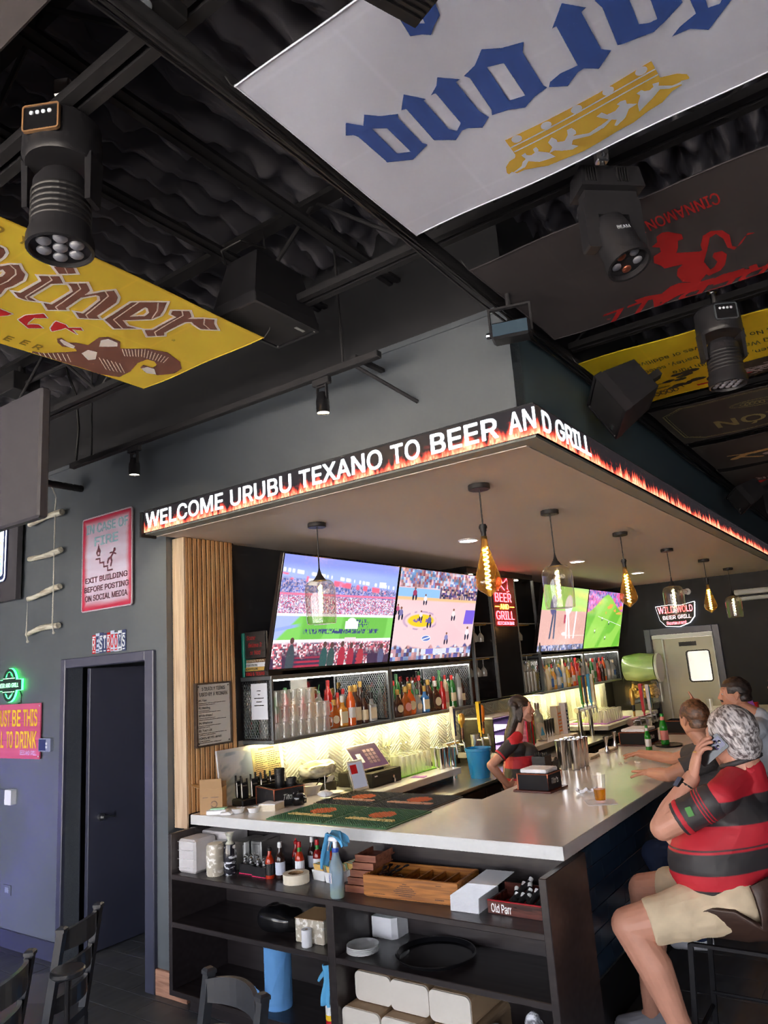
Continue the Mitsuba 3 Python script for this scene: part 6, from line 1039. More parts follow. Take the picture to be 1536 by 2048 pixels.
# ================================================================ banners under the roof (z = 3.6), print on their lower side
ZBN = 3.60
def sag(x, y, k): 
    x, y = np.asarray(x, float), np.asarray(y, float)
    return .010*np.sin(x*2.3+k)*np.sin(y*2.9+k*2)+.004*np.sin(x*9+y*5+k)
def banner(x0, x1, y0, y1, cloth_m, lab, k):
    t = Th('banner', lab, 'banner')
    xs, ys = np.linspace(x0, x1, 44), np.linspace(y0, y1, 32); X, Y = np.meshgrid(xs, ys, indexing='ij')
    edge = np.minimum(np.minimum(X-x0, x1-X)/(x1-x0), np.minimum(Y-y0, y1-Y)/(y1-y0))
    Xs = X; a, b = X.shape; Zz = ZBN+sag(X, Y, k)
    i, j = np.meshgrid(np.arange(a-1), np.arange(b-1), indexing='ij'); q = (i*b+j).ravel()
    f = np.vstack([np.stack([q, q+1, q+b+1], 1), np.stack([q, q+b+1, q+b], 1)])
    v = np.stack([X, Y, Zz], -1).reshape(-1, 3); n = len(v)
    rim = [(0, jj) for jj in range(b)]+[(ii, b-1) for ii in range(1, a)]+[(a-1, jj) for jj in range(b-2, -1, -1)]+[(ii, 0) for ii in range(a-2, 0, -1)]
    r = [ii*b+jj for ii, jj in rim]; e = []
    for p, q2 in zip(r, r[1:]+r[:1]): e += [[p, q2, q2+n], [p, q2+n, p+n]]
    t.part('cloth', tm(np.vstack([v, v+[0, 0, .0015]]), np.vstack([f, f[:, ::-1]+n, e])), cloth_m, True)
    t.part('hem', cat_([tube([(x0+.004, y, ZBN+float(sag(x0, y, k))+.001) for y in ys], .0035, 6), tube([(x1-.004, y, ZBN+float(sag(x1, y, k))+.001) for y in ys], .0035, 6), tube([(x, y0+.004, ZBN+float(sag(x, y0, k))+.001) for x in xs], .0035, 6), tube([(x, y1-.004, ZBN+float(sag(x, y1, k))+.001) for x in xs], .0035, 6)]), cloth_m, True)
    for n_, (cx, cy) in enumerate(((x0, y0), (x0, y1), (x1, y0), (x1, y1))):
        z = ZBN+float(sag(cx, cy, k)); t.part('corner_cord', tube([(cx, cy, z), (cx-.02 if n_ < 2 else cx+.03, cy+.01, ZBN+.03), (cx-.032 if n_ < 2 else cx+.05, cy, ZBN+.06)], .003, 5), 'm_black')
    t.k = k; t.clip = sbox(x0+.004, y0+.004, x1-.004, y1-.004); return t
def ink(t, shape, material, name, level=1, label=None, parent=None):
    """Flat print on the cloth: a polygon in plan, clipped to the banner, following its sag just below."""
    g = shape.intersection(t.clip)
    if g.is_empty: return
    ps = [q for q in getattr(g, 'geoms', [g]) if q.geom_type == 'Polygon' and q.area > 1e-7]
    out = []
    for q in ps:
        v, f = trimesh.creation.triangulate_polygon(q.segmentize(.05), engine='earcut')
        v, f = trimesh.remesh.subdivide_to_size(np.c_[v, np.zeros(len(v))], f, .05, max_iter=12)
        v[:, 2] = ZBN+sag(v[:, 0], v[:, 1], t.k)-.0012-.0009*level; out.append(tm(v, f[:, ::-1]))
    return t.part(name, cat_(out), material, True, label, parent)
def poly(pts, holes=()):
    p = Polygon(pts).buffer(0)
    for h in holes: p = p.difference(Polygon(h).buffer(0))
    return p
_ts = {}
def tshape(s, h, bold=True, width=None):
    """Lettering as a plan polygon reading along +x."""
    me = text(s, h, width, .001, bold); v = np.array(me.vertices); z1 = v[:, 2].max()-1e-6
    tr = [Polygon(v[f][:, :2]) for f in me.faces if (v[f][:, 2] > z1).all()]
    return unary_union([q.buffer(1e-5) for q in tr if q.area > 1e-10])
def lay(g, o, ex, ey, slant=0.0): return affinity.affine_transform(g, [ex[0], ey[0]+slant*ex[0], ex[1], ey[1]+slant*ex[1], o[0], o[1]])
def cloth_fn(c, amp=.10):
    def fn(p, n, uv, c=c):
        cr = mikit.smoothstep(.012, .0, dr.abs(p.x*2.1-dr.round(p.x*2.1))*.5)+mikit.smoothstep(.012, .0, dr.abs((p.y+.35)*2.4-dr.round((p.y+.35)*2.4))*.45)
        return mi.Color3f(c)*(1-amp*.5+amp*mikit.fbm(p.x*3, p.y*3, 0.0, 3)+.05*cr)
    return mikit.proc(fn)
def cloth_mat(name, c): scene[name] = {'type': 'twosided', 'bsdf': {'type': 'principled', 'base_color': cloth_fn(c), 'roughness': .7, 'specular': .2, 'sheen': .3}}
cloth_mat('m_bwhite', srgb(226, 222, 228)); cloth_mat('m_byel', srgb(232, 186, 58)); cloth_mat('m_bblack', srgb(44, 41, 44)); cloth_mat('m_byel2', srgb(236, 196, 40)); cloth_mat('m_bcharcoal', srgb(50, 47, 46))
mat('m_inkblue', srgb(26, 52, 112), .7); mat('m_inkgold', srgb(222, 172, 66), .7); mat('m_inkbrown', srgb(80, 44, 34), .7); mat('m_inkcream', srgb(232, 218, 200), .7); mat('m_inkred', srgb(186, 34, 34), .7); mat('m_inkolive', srgb(150, 116, 34), .7)
mat('m_inkblack', srgb(36, 28, 22), .7); mat('m_inktan', srgb(196, 160, 100), .7); mat('m_inklime', srgb(150, 144, 92), .7); mat('m_inkgray', srgb(160, 150, 146), .7)
# white banner, blue blackletter read upside down, gold crown
W = WHITE_B; t = banner(-1.30, .22, 1.272, 2.24, 'm_bwhite', 'white banner with blue blackletter and a gold crown, nearest overhead', 0.3)
for l in W['letters']: ink(t, poly(l, W['holes']), 'm_inkblue', 'letter')
cr = poly(W['crown'][0]); k = ink(t, cr, 'm_inkgold', 'crown_emblem', label='gold crown')
ink(t, unary_union([poly(q).buffer(.001) for q in W['figs']]+[Point(q).buffer(.017) for q in W['dots']]+[LineString(q).buffer(.003) for q in W['lines']]), 'm_bwhite', 'crown_detail', 2, parent=k)
# yellow banner with brown lettering and a ram
S = RAM_B; t = banner(-3.325, -2.36, .94, 2.465, 'm_byel', 'golden yellow banner with brown lettering and a ram head, at the left', 1.7)
for l in S['letters']:
    g = poly(l, S['holes']); ink(t, g.buffer(.012, join_style=2), 'm_inkcream', 'letter_outline', 1)
    k = ink(t, g.difference(unary_union([LineString(q).buffer(.003) for q in S['inlines']])), 'm_inkbrown', 'letter', 2)
for l in S['red']: ink(t, poly(l).buffer(.006), 'm_inkcream', 'letter_outline', 1); ink(t, poly(l), 'm_inkred', 'letter', 2)
for ch, p in zip('EER', S['eer']): ink(t, lay(tshape(ch, .05), p, (0, 1), (1, 0)), 'm_inkolive', 'small_letter')
for ch, p in (('O', (-2.462, 1.15)), ('Y', (-2.462, 1.255))): ink(t, lay(tshape(ch, .05), p, (0, 1), (1, 0)), 'm_inkolive', 'small_letter')
ink(t, lay(tshape('®', .022, False), S['reg'][0], (0, 1), (1, 0)), 'm_inkolive', 'small_letter')
k = ink(t, poly(S['ram'][0]), 'm_inkbrown', 'ram_emblem', label='brown ram head')
ink(t, unary_union([poly(q) for q in S['pale']]+[LineString(q).buffer(.0022) for q in S['hatch']]), 'm_inkcream', 'ram_detail', 2, parent=k)
# black banner with red print, upside down
t = banner(-1.27, .25, 2.615, 3.57, 'm_bblack', 'black banner with red CINNAMON lettering and a red beast', 2.9)
UX, UY = (-1, 0), (0, 1)
ink(t, lay(tshape('CINNAMON WHISKY', .085, True, .49), (-.29, 2.785), UX, UY), 'm_inkred', 'lettering')
ink(t, lay(tshape('FIREBALL', .12, True, 1.02), (.06, 3.455), UX, UY, .7), 'm_inkred', 'lettering')
ink(t, lay(tshape('®', .025, False), (-.945, 3.505), UX, UY), 'm_inkred', 'lettering')
ink(t, unary_union([poly(q).buffer(.003) for q in BEAST_B['beast']]), 'm_inkred', 'emblem', label='red beast with a long tail and flames')
# yellow banner with black text, upside down
t = banner(-1.30, .22, 4.01, 5.0, 'm_byel2', 'bright yellow banner with black upside-down text, past the black red-print banner', 4.1)
for s, x0, x1, y in (('hops. No preservatives or additives.', -.20, -1.085, 4.265), ('brewing Water, finest barley, selected', -.17, -1.115, 4.41), ('golden, crafted with Pure', -.26, -.90, 4.55)): ink(t, lay(tshape(s, .060, False, x0-x1), (x0, y), UX, UY), 'm_inkblack', 'text_line')
rr = np.random.default_rng(5)
def scrib(cx, cy, w, h, n, seed):
    r = np.random.default_rng(seed); a = np.linspace(0, n*2*PI, n*16); return LineString(np.c_[cx+w*(a/a.max()-.5)+h*.5*np.cos(a), cy+h*np.sin(a)*(.5+.5*r.random(len(a)))]).buffer(.004)
for cx, cy, w, h in ((-1.08, 4.62, .16, .035), (-1.06, 4.70, .15, .03), (-1.03, 4.78, .12, .035)): ink(t, unary_union([affinity.rotate(affinity.scale(Point(cx, cy).buffer(.5), w, h*.7), 8), Polygon([(cx-w*.5, cy), (cx-w*1.0, cy-.02), (cx-w*.5, cy+.01)])]), 'm_inkolive', 'leaf_print')
ink(t, unary_union([scrib(-1.03, 4.88, .2, .05, 5, 1)]), 'm_inkbrown', 'signature')
ink(t, unary_union([affinity.scale(Point(rr.uniform(-.97, -.77), rr.uniform(4.62, 4.84)).buffer(.03), 1.3, .7) for _ in range(16)]), 'm_inkblack', 'barley_print')
ink(t, Polygon([(-.83, 4.90), (-.5, 4.90), (-.5, 4.925), (-.83, 4.925)]), 'm_inkred', 'red_line')
ov = affinity.scale(Point(-.42, 4.86).buffer(1), .34, .155); k = ink(t, ov, 'm_inkblack', 'oval_picture', label='dark oval picture')
ink(t, unary_union([LineString([(-.42+rr.uniform(-.28, .24), 4.86+rr.uniform(-.10, .10)), (-.42+rr.uniform(-.28, .28), 4.86+rr.uniform(-.10, .10))]).buffer(.006) for _ in range(16)]).intersection(ov.buffer(-.01)), 'm_inkgray', 'oval_detail', 2, parent=k)
# black octagon-border banner
t = banner(-1.25, .25, 5.29, 6.36, 'm_bcharcoal', 'black banner with olive octagon border and large ON letters', 5.3)
oc = [(-1.20, 5.47), (-1.05, 5.33), (.1, 5.33), (.22, 5.47), (.22, 6.15), (.1, 6.30), (-1.07, 6.30), (-1.20, 6.15)]
o_ = Polygon(oc); ink(t, unary_union([o_.difference(o_.buffer(-.010)), o_.buffer(-.022).difference(o_.buffer(-.027))]), 'm_inklime', 'border_line')
ink(t, lay(tshape('PATRÓN', .20, True, 1.0), (.07, 5.90), UX, UY), 'm_inklime', 'lettering')
be = affinity.scale(Point(-.56, 5.60).buffer(1), .20, .085); ink(t, unary_union([be.difference(be.buffer(-.008)), be.buffer(-.018).difference(be.buffer(-.023)), scrib(-.60, 5.60, .16, .045, 5, 3), affinity.scale(Point(-.42, 5.60).buffer(1), .06, .05)]), 'm_inklime', 'bee_emblem')
t = banner(-1.24, .25, 6.56, 7.62, 'm_bcharcoal', 'dark banner with a tan branch and eye-shaped emblem, far along', 6.2)
ink(t, unary_union([LineString([(-1.02, 7.28), (-.90, 7.16), (-.7, 7.10), (-.3, 7.05), (.2, 7.05)]).buffer(.035), LineString([(-.9, 7.15), (-1.04, 7.12)]).buffer(.015), LineString([(-.95, 7.25), (-.8, 7.35)]).buffer(.02)]), 'm_inktan', 'branch_print')
e_ = affinity.scale(Point(-.62, 7.26).buffer(1), .16, .08); ink(t, e_, 'm_inkgray', 'eye_emblem'); ink(t, affinity.scale(Point(-.62, 7.26).buffer(1), .06, .055), 'm_inkblack', 'eye_center', 2)
t = banner(-1.25, .25, 7.80, 8.88, 'm_bcharcoal', 'dark banner with dull red and white lettering, farthest on the right', 7.4)
ink(t, lay(tshape('BUDWEISER', .10, True, .9), (-.1, 8.35), UX, UY), 'm_inkgray', 'lettering'); ink(t, sbox(-1.0, 8.5, -.1, 8.62), 'm_inkred', 'red_bar')
# ================================================================ stage lights, speakers and gear under the roof
mat('m_plastic', (.010, .010, .012), .35, spec=.22); mat('m_lens', (.25, .25, .27), .08, clearcoat=1.0); mat('m_bluegloss', srgb(24, 44, 58), .15, clearcoat=1.0)
t = Th('moving_head_light', 'black moving head light with BEAM lettering on a joist, before the black banner', 'stage light', M4((-.61, 2.46, 3.49), .75, .8))
t.part('clamp', cat_([bx(-.03, .03, -.02, .02, .27, .33, .006), cyl((0, -.045, .30), (0, .045, .30), .014, 12), cyl((0, 0, .2), (0, 0, .28), .012, 12)]), 'm_chrome')
bp = tx(hull([(-.15, -.075, .10), (.15, -.075, .10), (.15, .075, .10), (-.15, .075, .10), (-.14, -.06, .21), (.14, -.06, .21), (.14, .06, .21), (-.14, .06, .21)]), np.eye(4)); k = t.part('base', bp, 'm_plastic')
for i in range(10): sub(k, 'vent', bx(-.13+.012*i+(.09 if i > 4 else 0), -.125+.012*i+(.09 if i > 4 else 0), -.0785, -.066, .12, .19), 'm_black', m=t.m)
t.part('control_panel', bx(.1455, .152, -.05, .05, .11, .19, .004), 'm_bluegloss', label='glossy blue control panel')
yk = unary_union([sbox(-.125, -.02, .125, .10), sbox(-.125, -.17, -.085, .05).buffer(.012), sbox(.085, -.17, .125, .05).buffer(.012)]); t.part('yoke', tx(prism(yk, .07), frame((0, .035, 0), (1, 0, 0), (0, 0, 1))), 'm_plastic')
HD = t.m @ M4((0, 0, -.11), 0, 1, -.30, -.15)
h = t.part('head', tx(mv(lathe([(0, .10), (.05, .10), (.078, .07), (.088, 0), (.088, -.12), (.098, -.15), (.098, -.185), (.086, -.185), (.082, -.16), (0, -.155)], 28)), M4((0, 0, -.11), 0, 1, -.30, -.15)), 'm_plastic', 35)
for i in range(5): sub(h, 'lens', ball((.050*math.cos(i*1.257), .050*math.sin(i*1.257), -.158), .022, 6, (1, 1, .5)), 'm_copper' if i % 2 else 'm_lens', True, m=HD)
sub(h, 'lettering', tx(text('BEAM', .020, .06), frame((-.03, -.0885, -.05), (1, 0, 0), (0, 0, 1))), 'm_white', m=HD)
sub(k, 'badge', tx(text('LED', .022, .05), frame((.126, -.02, -.08), (0, 1, 0), (0, 0, 1))), 'm_white', m=t.m)
def mover(m, lab, nl, face=0.0):
    t = Th('moving_head_light', lab, 'stage light', m)
    t.part('clamp', cat_([cyl((0, 0, .14), (0, 0, .26), .013, 12), bx(-.025, .025, -.02, .02, .24, .30, .005)]), 'm_chrome')
    t.part('base', lathe([(0, .145), (.095, .145), (.108, .13), (.110, .02), (.100, 0), (0, 0)], 32), 'm_plastic', 35)
    p = t.part('control_panel', tx(prism(sbox(-.045, -.03, .045, .035).buffer(.008), .008), frame((0, -.106, .08), (1, 0, 0), (0, 0, 1))), 'm_blackgloss')
    sub(p, 'panel_rim', tx(prism(sbox(-.045, -.03, .045, .035).buffer(.010).difference(sbox(-.045, -.03, .045, .035).buffer(.005)), .010), frame((0, -.107, .08), (1, 0, 0), (0, 0, 1))), 'm_rimtan' if nl == 7 else 'm_grayframe', m=m)
    for i in range(4): sub(p, 'button', tx(lathe([(0, .003), (.006, .002), (.007, 0)], 10), frame((-.028+.018*i, -.1145, .10), (1, 0, 0), (0, 0, 1))), 'm_whitematte', m=m)
    for s in (-1, 1): t.part('yoke_arm', tx(hull([(s*.088, -.035, .02), (s*.088, .035, .02), (s*.108, -.035, .02), (s*.108, .035, .02), (s*.088, -.03, -.13), (s*.088, .03, -.13), (s*.104, -.03, -.13), (s*.104, .03, -.13)]), np.eye(4)), 'm_plastic')
    h = t.part('head', lathe([(0, -.03), (.06, -.03), (.078, -.06), (.082, -.2), (.092, -.235), (.092, -.265), (.084, -.268), (.082, -.255), (0, -.252)], 32), 'm_plastic', 35)
    for i in range(6): sub(h, 'cooling_rib', lathe([(.0815, -.09-.018*i), (.0835, -.094-.018*i), (.0835, -.098-.018*i), (.0815, -.102-.018*i)], 28), 'm_black', m=m)
    if nl == 7:
        for i in range(7): a = i*PI/3; sub(h, 'lens', ball((0 if i == 6 else .05*math.cos(a), 0 if i == 6 else .05*math.sin(a), -.255), .021, 7, (1, 1, .55)), 'm_lens', True, m=m)
    else:
        for i in range(4):
            for j in range(4): sub(h, 'lens', ball((-.048+.032*i, -.048+.032*j, -.254), .013, 6, (1, 1, .6)), 'm_lens', True, m=m)
    return t
mat('m_rimtan', srgb(140, 104, 70), .4)
mover(M4((-1.955, 1.14, 3.585), .5, 1.1), 'black moving head light with seven round lenses, above the golden yellow banner', 7)
mover(M4((-.505, 3.84, 3.46), .55, 1.0), 'black moving head light with a control panel, in front of the yellow banner', 16)
t = Th('moving_head_light', 'ribbed black stage light hanging before the white banner, cut by the top edge', 'stage light', M4((-.545, 1.07, 3.36), -.35))
bp = hull([(-.14, -.08, -.04), (.12, -.08, -.04), (.12, .08, -.04), (-.14, .08, -.04), (-.12, -.07, .08), (.11, -.07, .08), (.11, .07, .08), (-.12, .07, .08)]); k = t.part('base', bp, 'm_plastic')
for i in range(9): sub(k, 'rib', bx(-.12+.016*i, -.112+.016*i, -.075, .075, -.046, -.0385), 'm_black', m=t.m)
t.part('head', tx(lathe([(0, 0), (.06, 0), (.07, -.02), (.07, -.05), (.06, -.055), (0, -.05)], 24), M4((.16, 0, .0), 0, 1, .2)), 'm_plastic', 35); t.part('stem', cyl((0, 0, .08), (0, 0, .42), .012, 10), 'm_steelblack')
def spk(m, lab, top=.72, h=.30, w=.28, d=.44, cab=True):
    t = Th('speaker', lab, 'speaker', m)
    t.part('cabinet', hull([(sx*w/2*s, sy*d/2*s, z) for z, s in ((0, 1), (.05, 1), (h, top)) for sx in (-1, 1) for sy in (-1, 1)]), 'm_plastic')
    t.part('rim', tx(prism(sbox(-w/2, -d/2, w/2, d/2).buffer(.008).difference(sbox(-w/2+.008, -d/2+.008, w/2-.008, d/2-.008)), .045), M4((0, 0, -.012))), 'm_plastic', 30)
    g = t.part('grille', bx(-w/2+.01, w/2-.01, -d/2+.01, d/2-.01, -.008, .004, .004), 'm_blackmatte')
    sub(g, 'badge', bx(w*.28, w*.34, d*.25, d*.40, -.0095, -.008), 'm_steel', m=m)
    for sx, sy in ((1, 1), (-1, 1)): sub(g, 'screw', ball((sx*(w/2-.012), sy*(d/2-.012), -.009), .005, 5), 'm_chrome', m=m)
    return t
t = spk(M4((-2.32, 2.45, 3.648), 0), 'large black wedge speaker pointing down at the tip of the golden banner'); t.part('bracket', cat_([tube([(-.1, -.17, .29), (-.11, -.19, .36), (-.02, -.15, .40), (0, 0, .42), (0, 0, .52)], .008), cyl((-.118, -.12, .2), (-.10, -.12, .2), .045, 20)]), 'm_black')
t = spk(M4((-1.16, 3.98, 3.29), .25, 1.0, -.25, 1.05), 'black box speaker on the teal wall by the yellow banner corner', .8, .24, .26, .36); t.part('bracket', bx(-.02, .02, -.03, .03, .2, .36), 'm_black')
t = spk(M4((-1.16, 8.1, 3.34), .25, 1.0, -.25, 1.05), 'small black box speaker far along the teal wall', .8, .22, .22, .32); t.part('bracket', bx(-.02, .02, -.03, .03, .2, .36), 'm_black')
t = Th('flood_light', 'small black flood light with chrome knob at the corner of the upper wall', 'stage light', M4((-1.24, 2.93, 3.40), .3))
t.part('housing', bx(-.09, .09, -.05, .05, -.03, .05, .012), 'm_plastic'); t.part('face', bx(-.08, .08, -.052, -.049, -.02, .04), 'm_bluegloss'); t.part('bracket', cat_([bx(-.1, -.09, -.01, .01, 0, .14), bx(.09, .1, -.01, .01, 0, .14), bx(-.1, .1, -.01, .01, .13, .14), cyl((0, 0, .14), (0, 0, .22), .012, 10)]), 'm_steelblack'); t.part('knob', cyl((-.115, 0, .01), (-.1, 0, .01), .015, 12), 'm_chrome')
t = Th('hanging_screen', 'black back of a screen hung from the roof at the left edge', 'television', M4((-4.32, 2.0, 2.815)))
t.part('casing', bx(-.78, .79, -.03, .03, 0, .72, .012), 'm_charcoal'); mat('m_charcoal', srgb(40, 39, 46), .55); t.part('pole', cyl((0, 0, .70), (0, 0, 1.75), .025, 12), 'm_steelblack'); t.part('mount', bx(-.15, .15, .0, .05, .3, .7, .006), 'm_steelblack')
t = Th('air_duct', 'dark grey air duct crossing the top left corner overhead', 'duct'); t.solo(bx(-8, -1.05, .30, .85, 3.70, 4.15, .01), 'm_ductgray'); mat('m_ductgray', srgb(74, 70, 72), .6)
t = Th('wireless_box', 'small black device with a bright edge and round white sensor near the ceiling', 'device', M4((-1.40, 1.02, 3.70)))
t.part('case', bx(-.005, .10, -.08, .09, 0, .05, .004), 'm_black'); t.part('bright_edge', bx(-.009, -.004, -.08, .09, 0, .006), 'm_white', **emit_mat((.8, .85, 1.1))); t.part('sensor', tx(lathe([(0, .006), (.022, .004), (.024, 0)], 20), frame((.05, -.02, -.001), (1, 0, 0), (0, -1, 0))), 'm_white'); t.part('hanger', cyl((.05, 0, .05), (.05, 0, .4), .006, 6), 'm_steelblack')
for i, (x, y0) in enumerate([(-4.9, 2.9), (-5.1, 2.7)]):
    t = Th('hanging_cable', f'black cable drooping from the roof above the track end, {("right", "left")[i]} one', 'cable'); t.solo(tube([(x, y0, 4.4), (x+.02, y0+.02, 4.1), (x+.10, y0+.05, 3.95), (x+.05, y0+.08, 3.8), (x-.02, y0+.09, 4.1), (x-.05, y0+.1, 4.4)] if i else [(x, y0, 4.4), (x+.12, y0+.04, 4.1), (x+.10, y0+.08, 3.85), (x+.05, 2.995, 3.61)], .010, 7), 'm_black', 30)
t = Th('junction_box', 'black junction box and conduit under the roof above the track end', 'junction box', M4((-4.95, 2.6, 4.05))); t.part('box', bx(-.1, .1, -.1, .1, 0, .14, .005), 'm_steelblack'); t.part('conduit', cat_([cyl((.1, 0, .07), (1.6, .1, .12), .016, 8), cyl((0, 0, .14), (0, 0, .28), .014, 8)]), 'm_steelblack')
# ================================================================ things on the door wall (plane y = YW, facing the camera)
def wallm(x, z, d=0.0): return frame((x, YW-d, z), (1, 0, 0), (0, 0, 1))
def put_text(t, s, x, z, w, h, m, d, nm='lettering', bold=True, parent=None): return t.part(nm, tx(text(s, h, w, .0012, bold), wallm(x, z, d)), m, parent=parent)
def slab2(poly, m, d0, d1): return tx(prism(poly, d1-d0), m @ M4((0, 0, d0)))
# fire sign
def f_fire(p, n, uv):
    e = dr.minimum(dr.minimum(p.x+5.14, -4.515-p.x), dr.minimum(p.z-2.50, 3.225-p.z)); g = mikit.fbm(p.x*3, p.z*14, 0.0, 3)
    c = mikit.mix((.70, .46, .54), (.92, .80, .88), g); return mikit.mix((.60, .03, .07), c, mikit.smoothstep(.03, .10, e+.03*g))
mat('m_firesign', mikit.proc(f_fire), .22, spec=.6)
t = Th('metal_sign', 'red bordered metal sign reading IN CASE OF FIRE beside the rope ladder', 'sign')
t.part('plate', slab2(sbox(0, 0, .625, .725).buffer(-.02).buffer(.02), wallm(-5.14, 2.50), .02, .026), 'm_firesign'); t.part('edge', slab2(sbox(0, 0, .625, .725).buffer(-.02).buffer(.024).difference(sbox(0, 0, .625, .725).buffer(-.02).buffer(.014)), wallm(-5.14, 2.50), .018, .029), 'm_signedge'); mat('m_signedge', srgb(196, 170, 178), .3)
mat('m_signtxt', srgb(70, 24, 40), .5); mat('m_signpale', srgb(150, 178, 184), .4)
put_text(t, 'IN CASE OF', -5.09, 3.10, .53, .068, 'm_signpale', .0275); put_text(t, 'FIRE', -4.98, 2.995, .30, .068, 'm_signpale', .0275)
put_text(t, 'EXIT BUILDING', -5.095, 2.715, .53, .040, 'm_signtxt', .0275); put_text(t, 'BEFORE POSTING', -5.105, 2.645, .555, .040, 'm_signtxt', .0275); put_text(t, 'ON SOCIAL MEDIA', -5.095, 2.575, .53, .042, 'm_signtxt', .0275)
st = LineString([(0, .12), (.05, .12), (.05, .085), (.10, .085), (.10, .05), (.15, .05), (.15, .015), (.21, .015)]).buffer(.006)
man = unary_union([Point(.235, .165).buffer(.014), LineString([(.225, .15), (.19, .11), (.16, .10), (.15, .075)]).buffer(.009), LineString([(.19, .11), (.20, .08), (.19, .05)]).buffer(.009), LineString([(.22, .14), (.25, .13)]).buffer(.006), LineString([(.215, .145), (.18, .145)]).buffer(.006)])
fl = Polygon([(.02, .14), (.0, .17), (.02, .20), (.03, .235), (.045, .20), (.06, .18), (.05, .14)]).difference(Point(.032, .162).buffer(.012))
t.part('pictogram', slab2(unary_union([st, man, fl]), wallm(-4.96, 2.77), .0265, .0275), 'm_signtxt')
# restroom sign of licence plate letters
t = Th('restroom_sign', 'RESTROOMS sign made of licence plate letters above the doorway', 'sign')
LP = [('m_red', 'm_white'), ('m_labelwb', 'm_navy'), ('m_navy', 'm_white'), ('m_navy', 'm_white'), ('m_redplastic', 'm_white'), ('m_labelwb', 'm_red'), ('m_labelwb', 'm_red'), ('m_white', 'm_navy'), ('m_navy', 'm_white')]
for i, (ch, (a, b)) in enumerate(zip('RESTROOMS', LP)):
    k = t.part('plate', slab2(sbox(0, 0, .0455, .145+.006*(i % 3-1)), wallm(-5.025+.0462*i, 2.178+.004*(i % 2)), .004+.001*(i % 2), .008+.001*(i % 2)), a)
    sub(k, 'letter', tx(text(ch, .082, .034, .0015, True), wallm(-5.02+.0462*i, 2.208+.004*(i % 2), .0095)), b); sub(k, 'small_print', slab2(unary_union([sbox(.006, .118, .04, .128), sbox(.008, .010, .036, .018)]), wallm(-5.025+.0462*i, 2.178), .0085, .0098), b)
# green backlit oval sign
t = Th('backlit_sign', 'green backlit oval BEER AND GRILL sign above the red drink sign', 'neon sign')
cx, cz = -6.165, 1.995
ov = affinity.scale(Point(0, 0).buffer(1, 32), .105, .135); rb = unary_union([sbox(-.185, -.042, .185, .042), ov])
pl = rb.difference(affinity.scale(Point(0, 0).buffer(1, 32), .085, .112).difference(affinity.scale(Point(0, 0).buffer(1, 32), .066, .085)).difference(sbox(-.2, -.065, .2, .065)))
mat('m_signblack', srgb(20, 40, 34), .4)
t.part('plate', slab2(pl, wallm(cx, cz), .028, .034), 'm_signblack'); GR_ = emit_mat((.05, 4.2, .55))
t.part('light_rim', slab2(rb.buffer(.004).difference(rb.buffer(-.016)), wallm(cx, cz), .010, .024), 'm_white', **GR_); t.part('lit_cutout', slab2(rb.buffer(-.014), wallm(cx, cz), .005, .007), 'm_white', **emit_mat((.03, 1.1, .16)))
for d in (.052, -.058): t.part('ribbon_line', slab2(sbox(-.095, d, .095, d+.007), wallm(cx, cz), .0345, .0355), 'm_white', **emit_mat((.1, 1.3, .3)))
t.part('lettering', tx(text('BEER AND GRILL', .034, .31, .0015, True), wallm(cx-.155, cz-.018, .0345)), 'm_white', **emit_mat((.15, 1.2, .35)))
t.part('emblem', slab2(unary_union([Point(0, -.085).buffer(.018), Polygon([(-.03, .075), (.03, .075), (.02, .105), (-.02, .105)])]), wallm(cx, cz), .0345, .0355), 'm_signblack'); t.part('wire', tube([(-6.03, YW-.012, 1.95), (-6.0, YW-.012, 1.91), (-6.01, YW-.01, 1.85), (-6.05, YW-.01, 1.845)], .005), 'm_black')
# height sign
def f_pink(p, n, uv): return mikit.mix((.52, .05, .12), (.66, .12, .20), mikit.fbm(p.x*2.5, p.z*26, 0.0, 3))
mat('m_drinksign', mikit.proc(f_pink), .4)
t = Th('wall_sign', 'red wooden-look sign reading MUST BE THIS TALL TO DRINK, cut by the left edge', 'sign')
for i in range(3): t.part('plank', slab2(sbox(0, 0, 1.2, .142), wallm(-6.89, 1.41+.1435*i), .012, .022), 'm_drinksign')
for wd, x0, x1, z in (('YOU', -6.70, -6.42, 1.665), ('MUST', -6.365, -6.14, 1.665), ('BE', -6.11, -5.98, 1.665), ('THIS', -5.945, -5.73, 1.665), ('TALL', -6.44, -6.235, 1.495), ('TO', -6.195, -6.09, 1.495), ('DRINK', -6.05, -5.735, 1.495)): put_text(t, wd, x0, z, x1-x0, .125, 'm_yellow', .0235)
put_text(t, 'BEER AND GRILL', -5.975, 1.44, .245, .034, 'm_pinkpale', .0235); mat('m_pinkpale', srgb(226, 178, 220), .5)
for z in (1.43, 1.82): t.part('screw', tx(lathe([(0, .003), (.008, 0)], 8), wallm(-5.71, z, .0225)), 'm_steel')
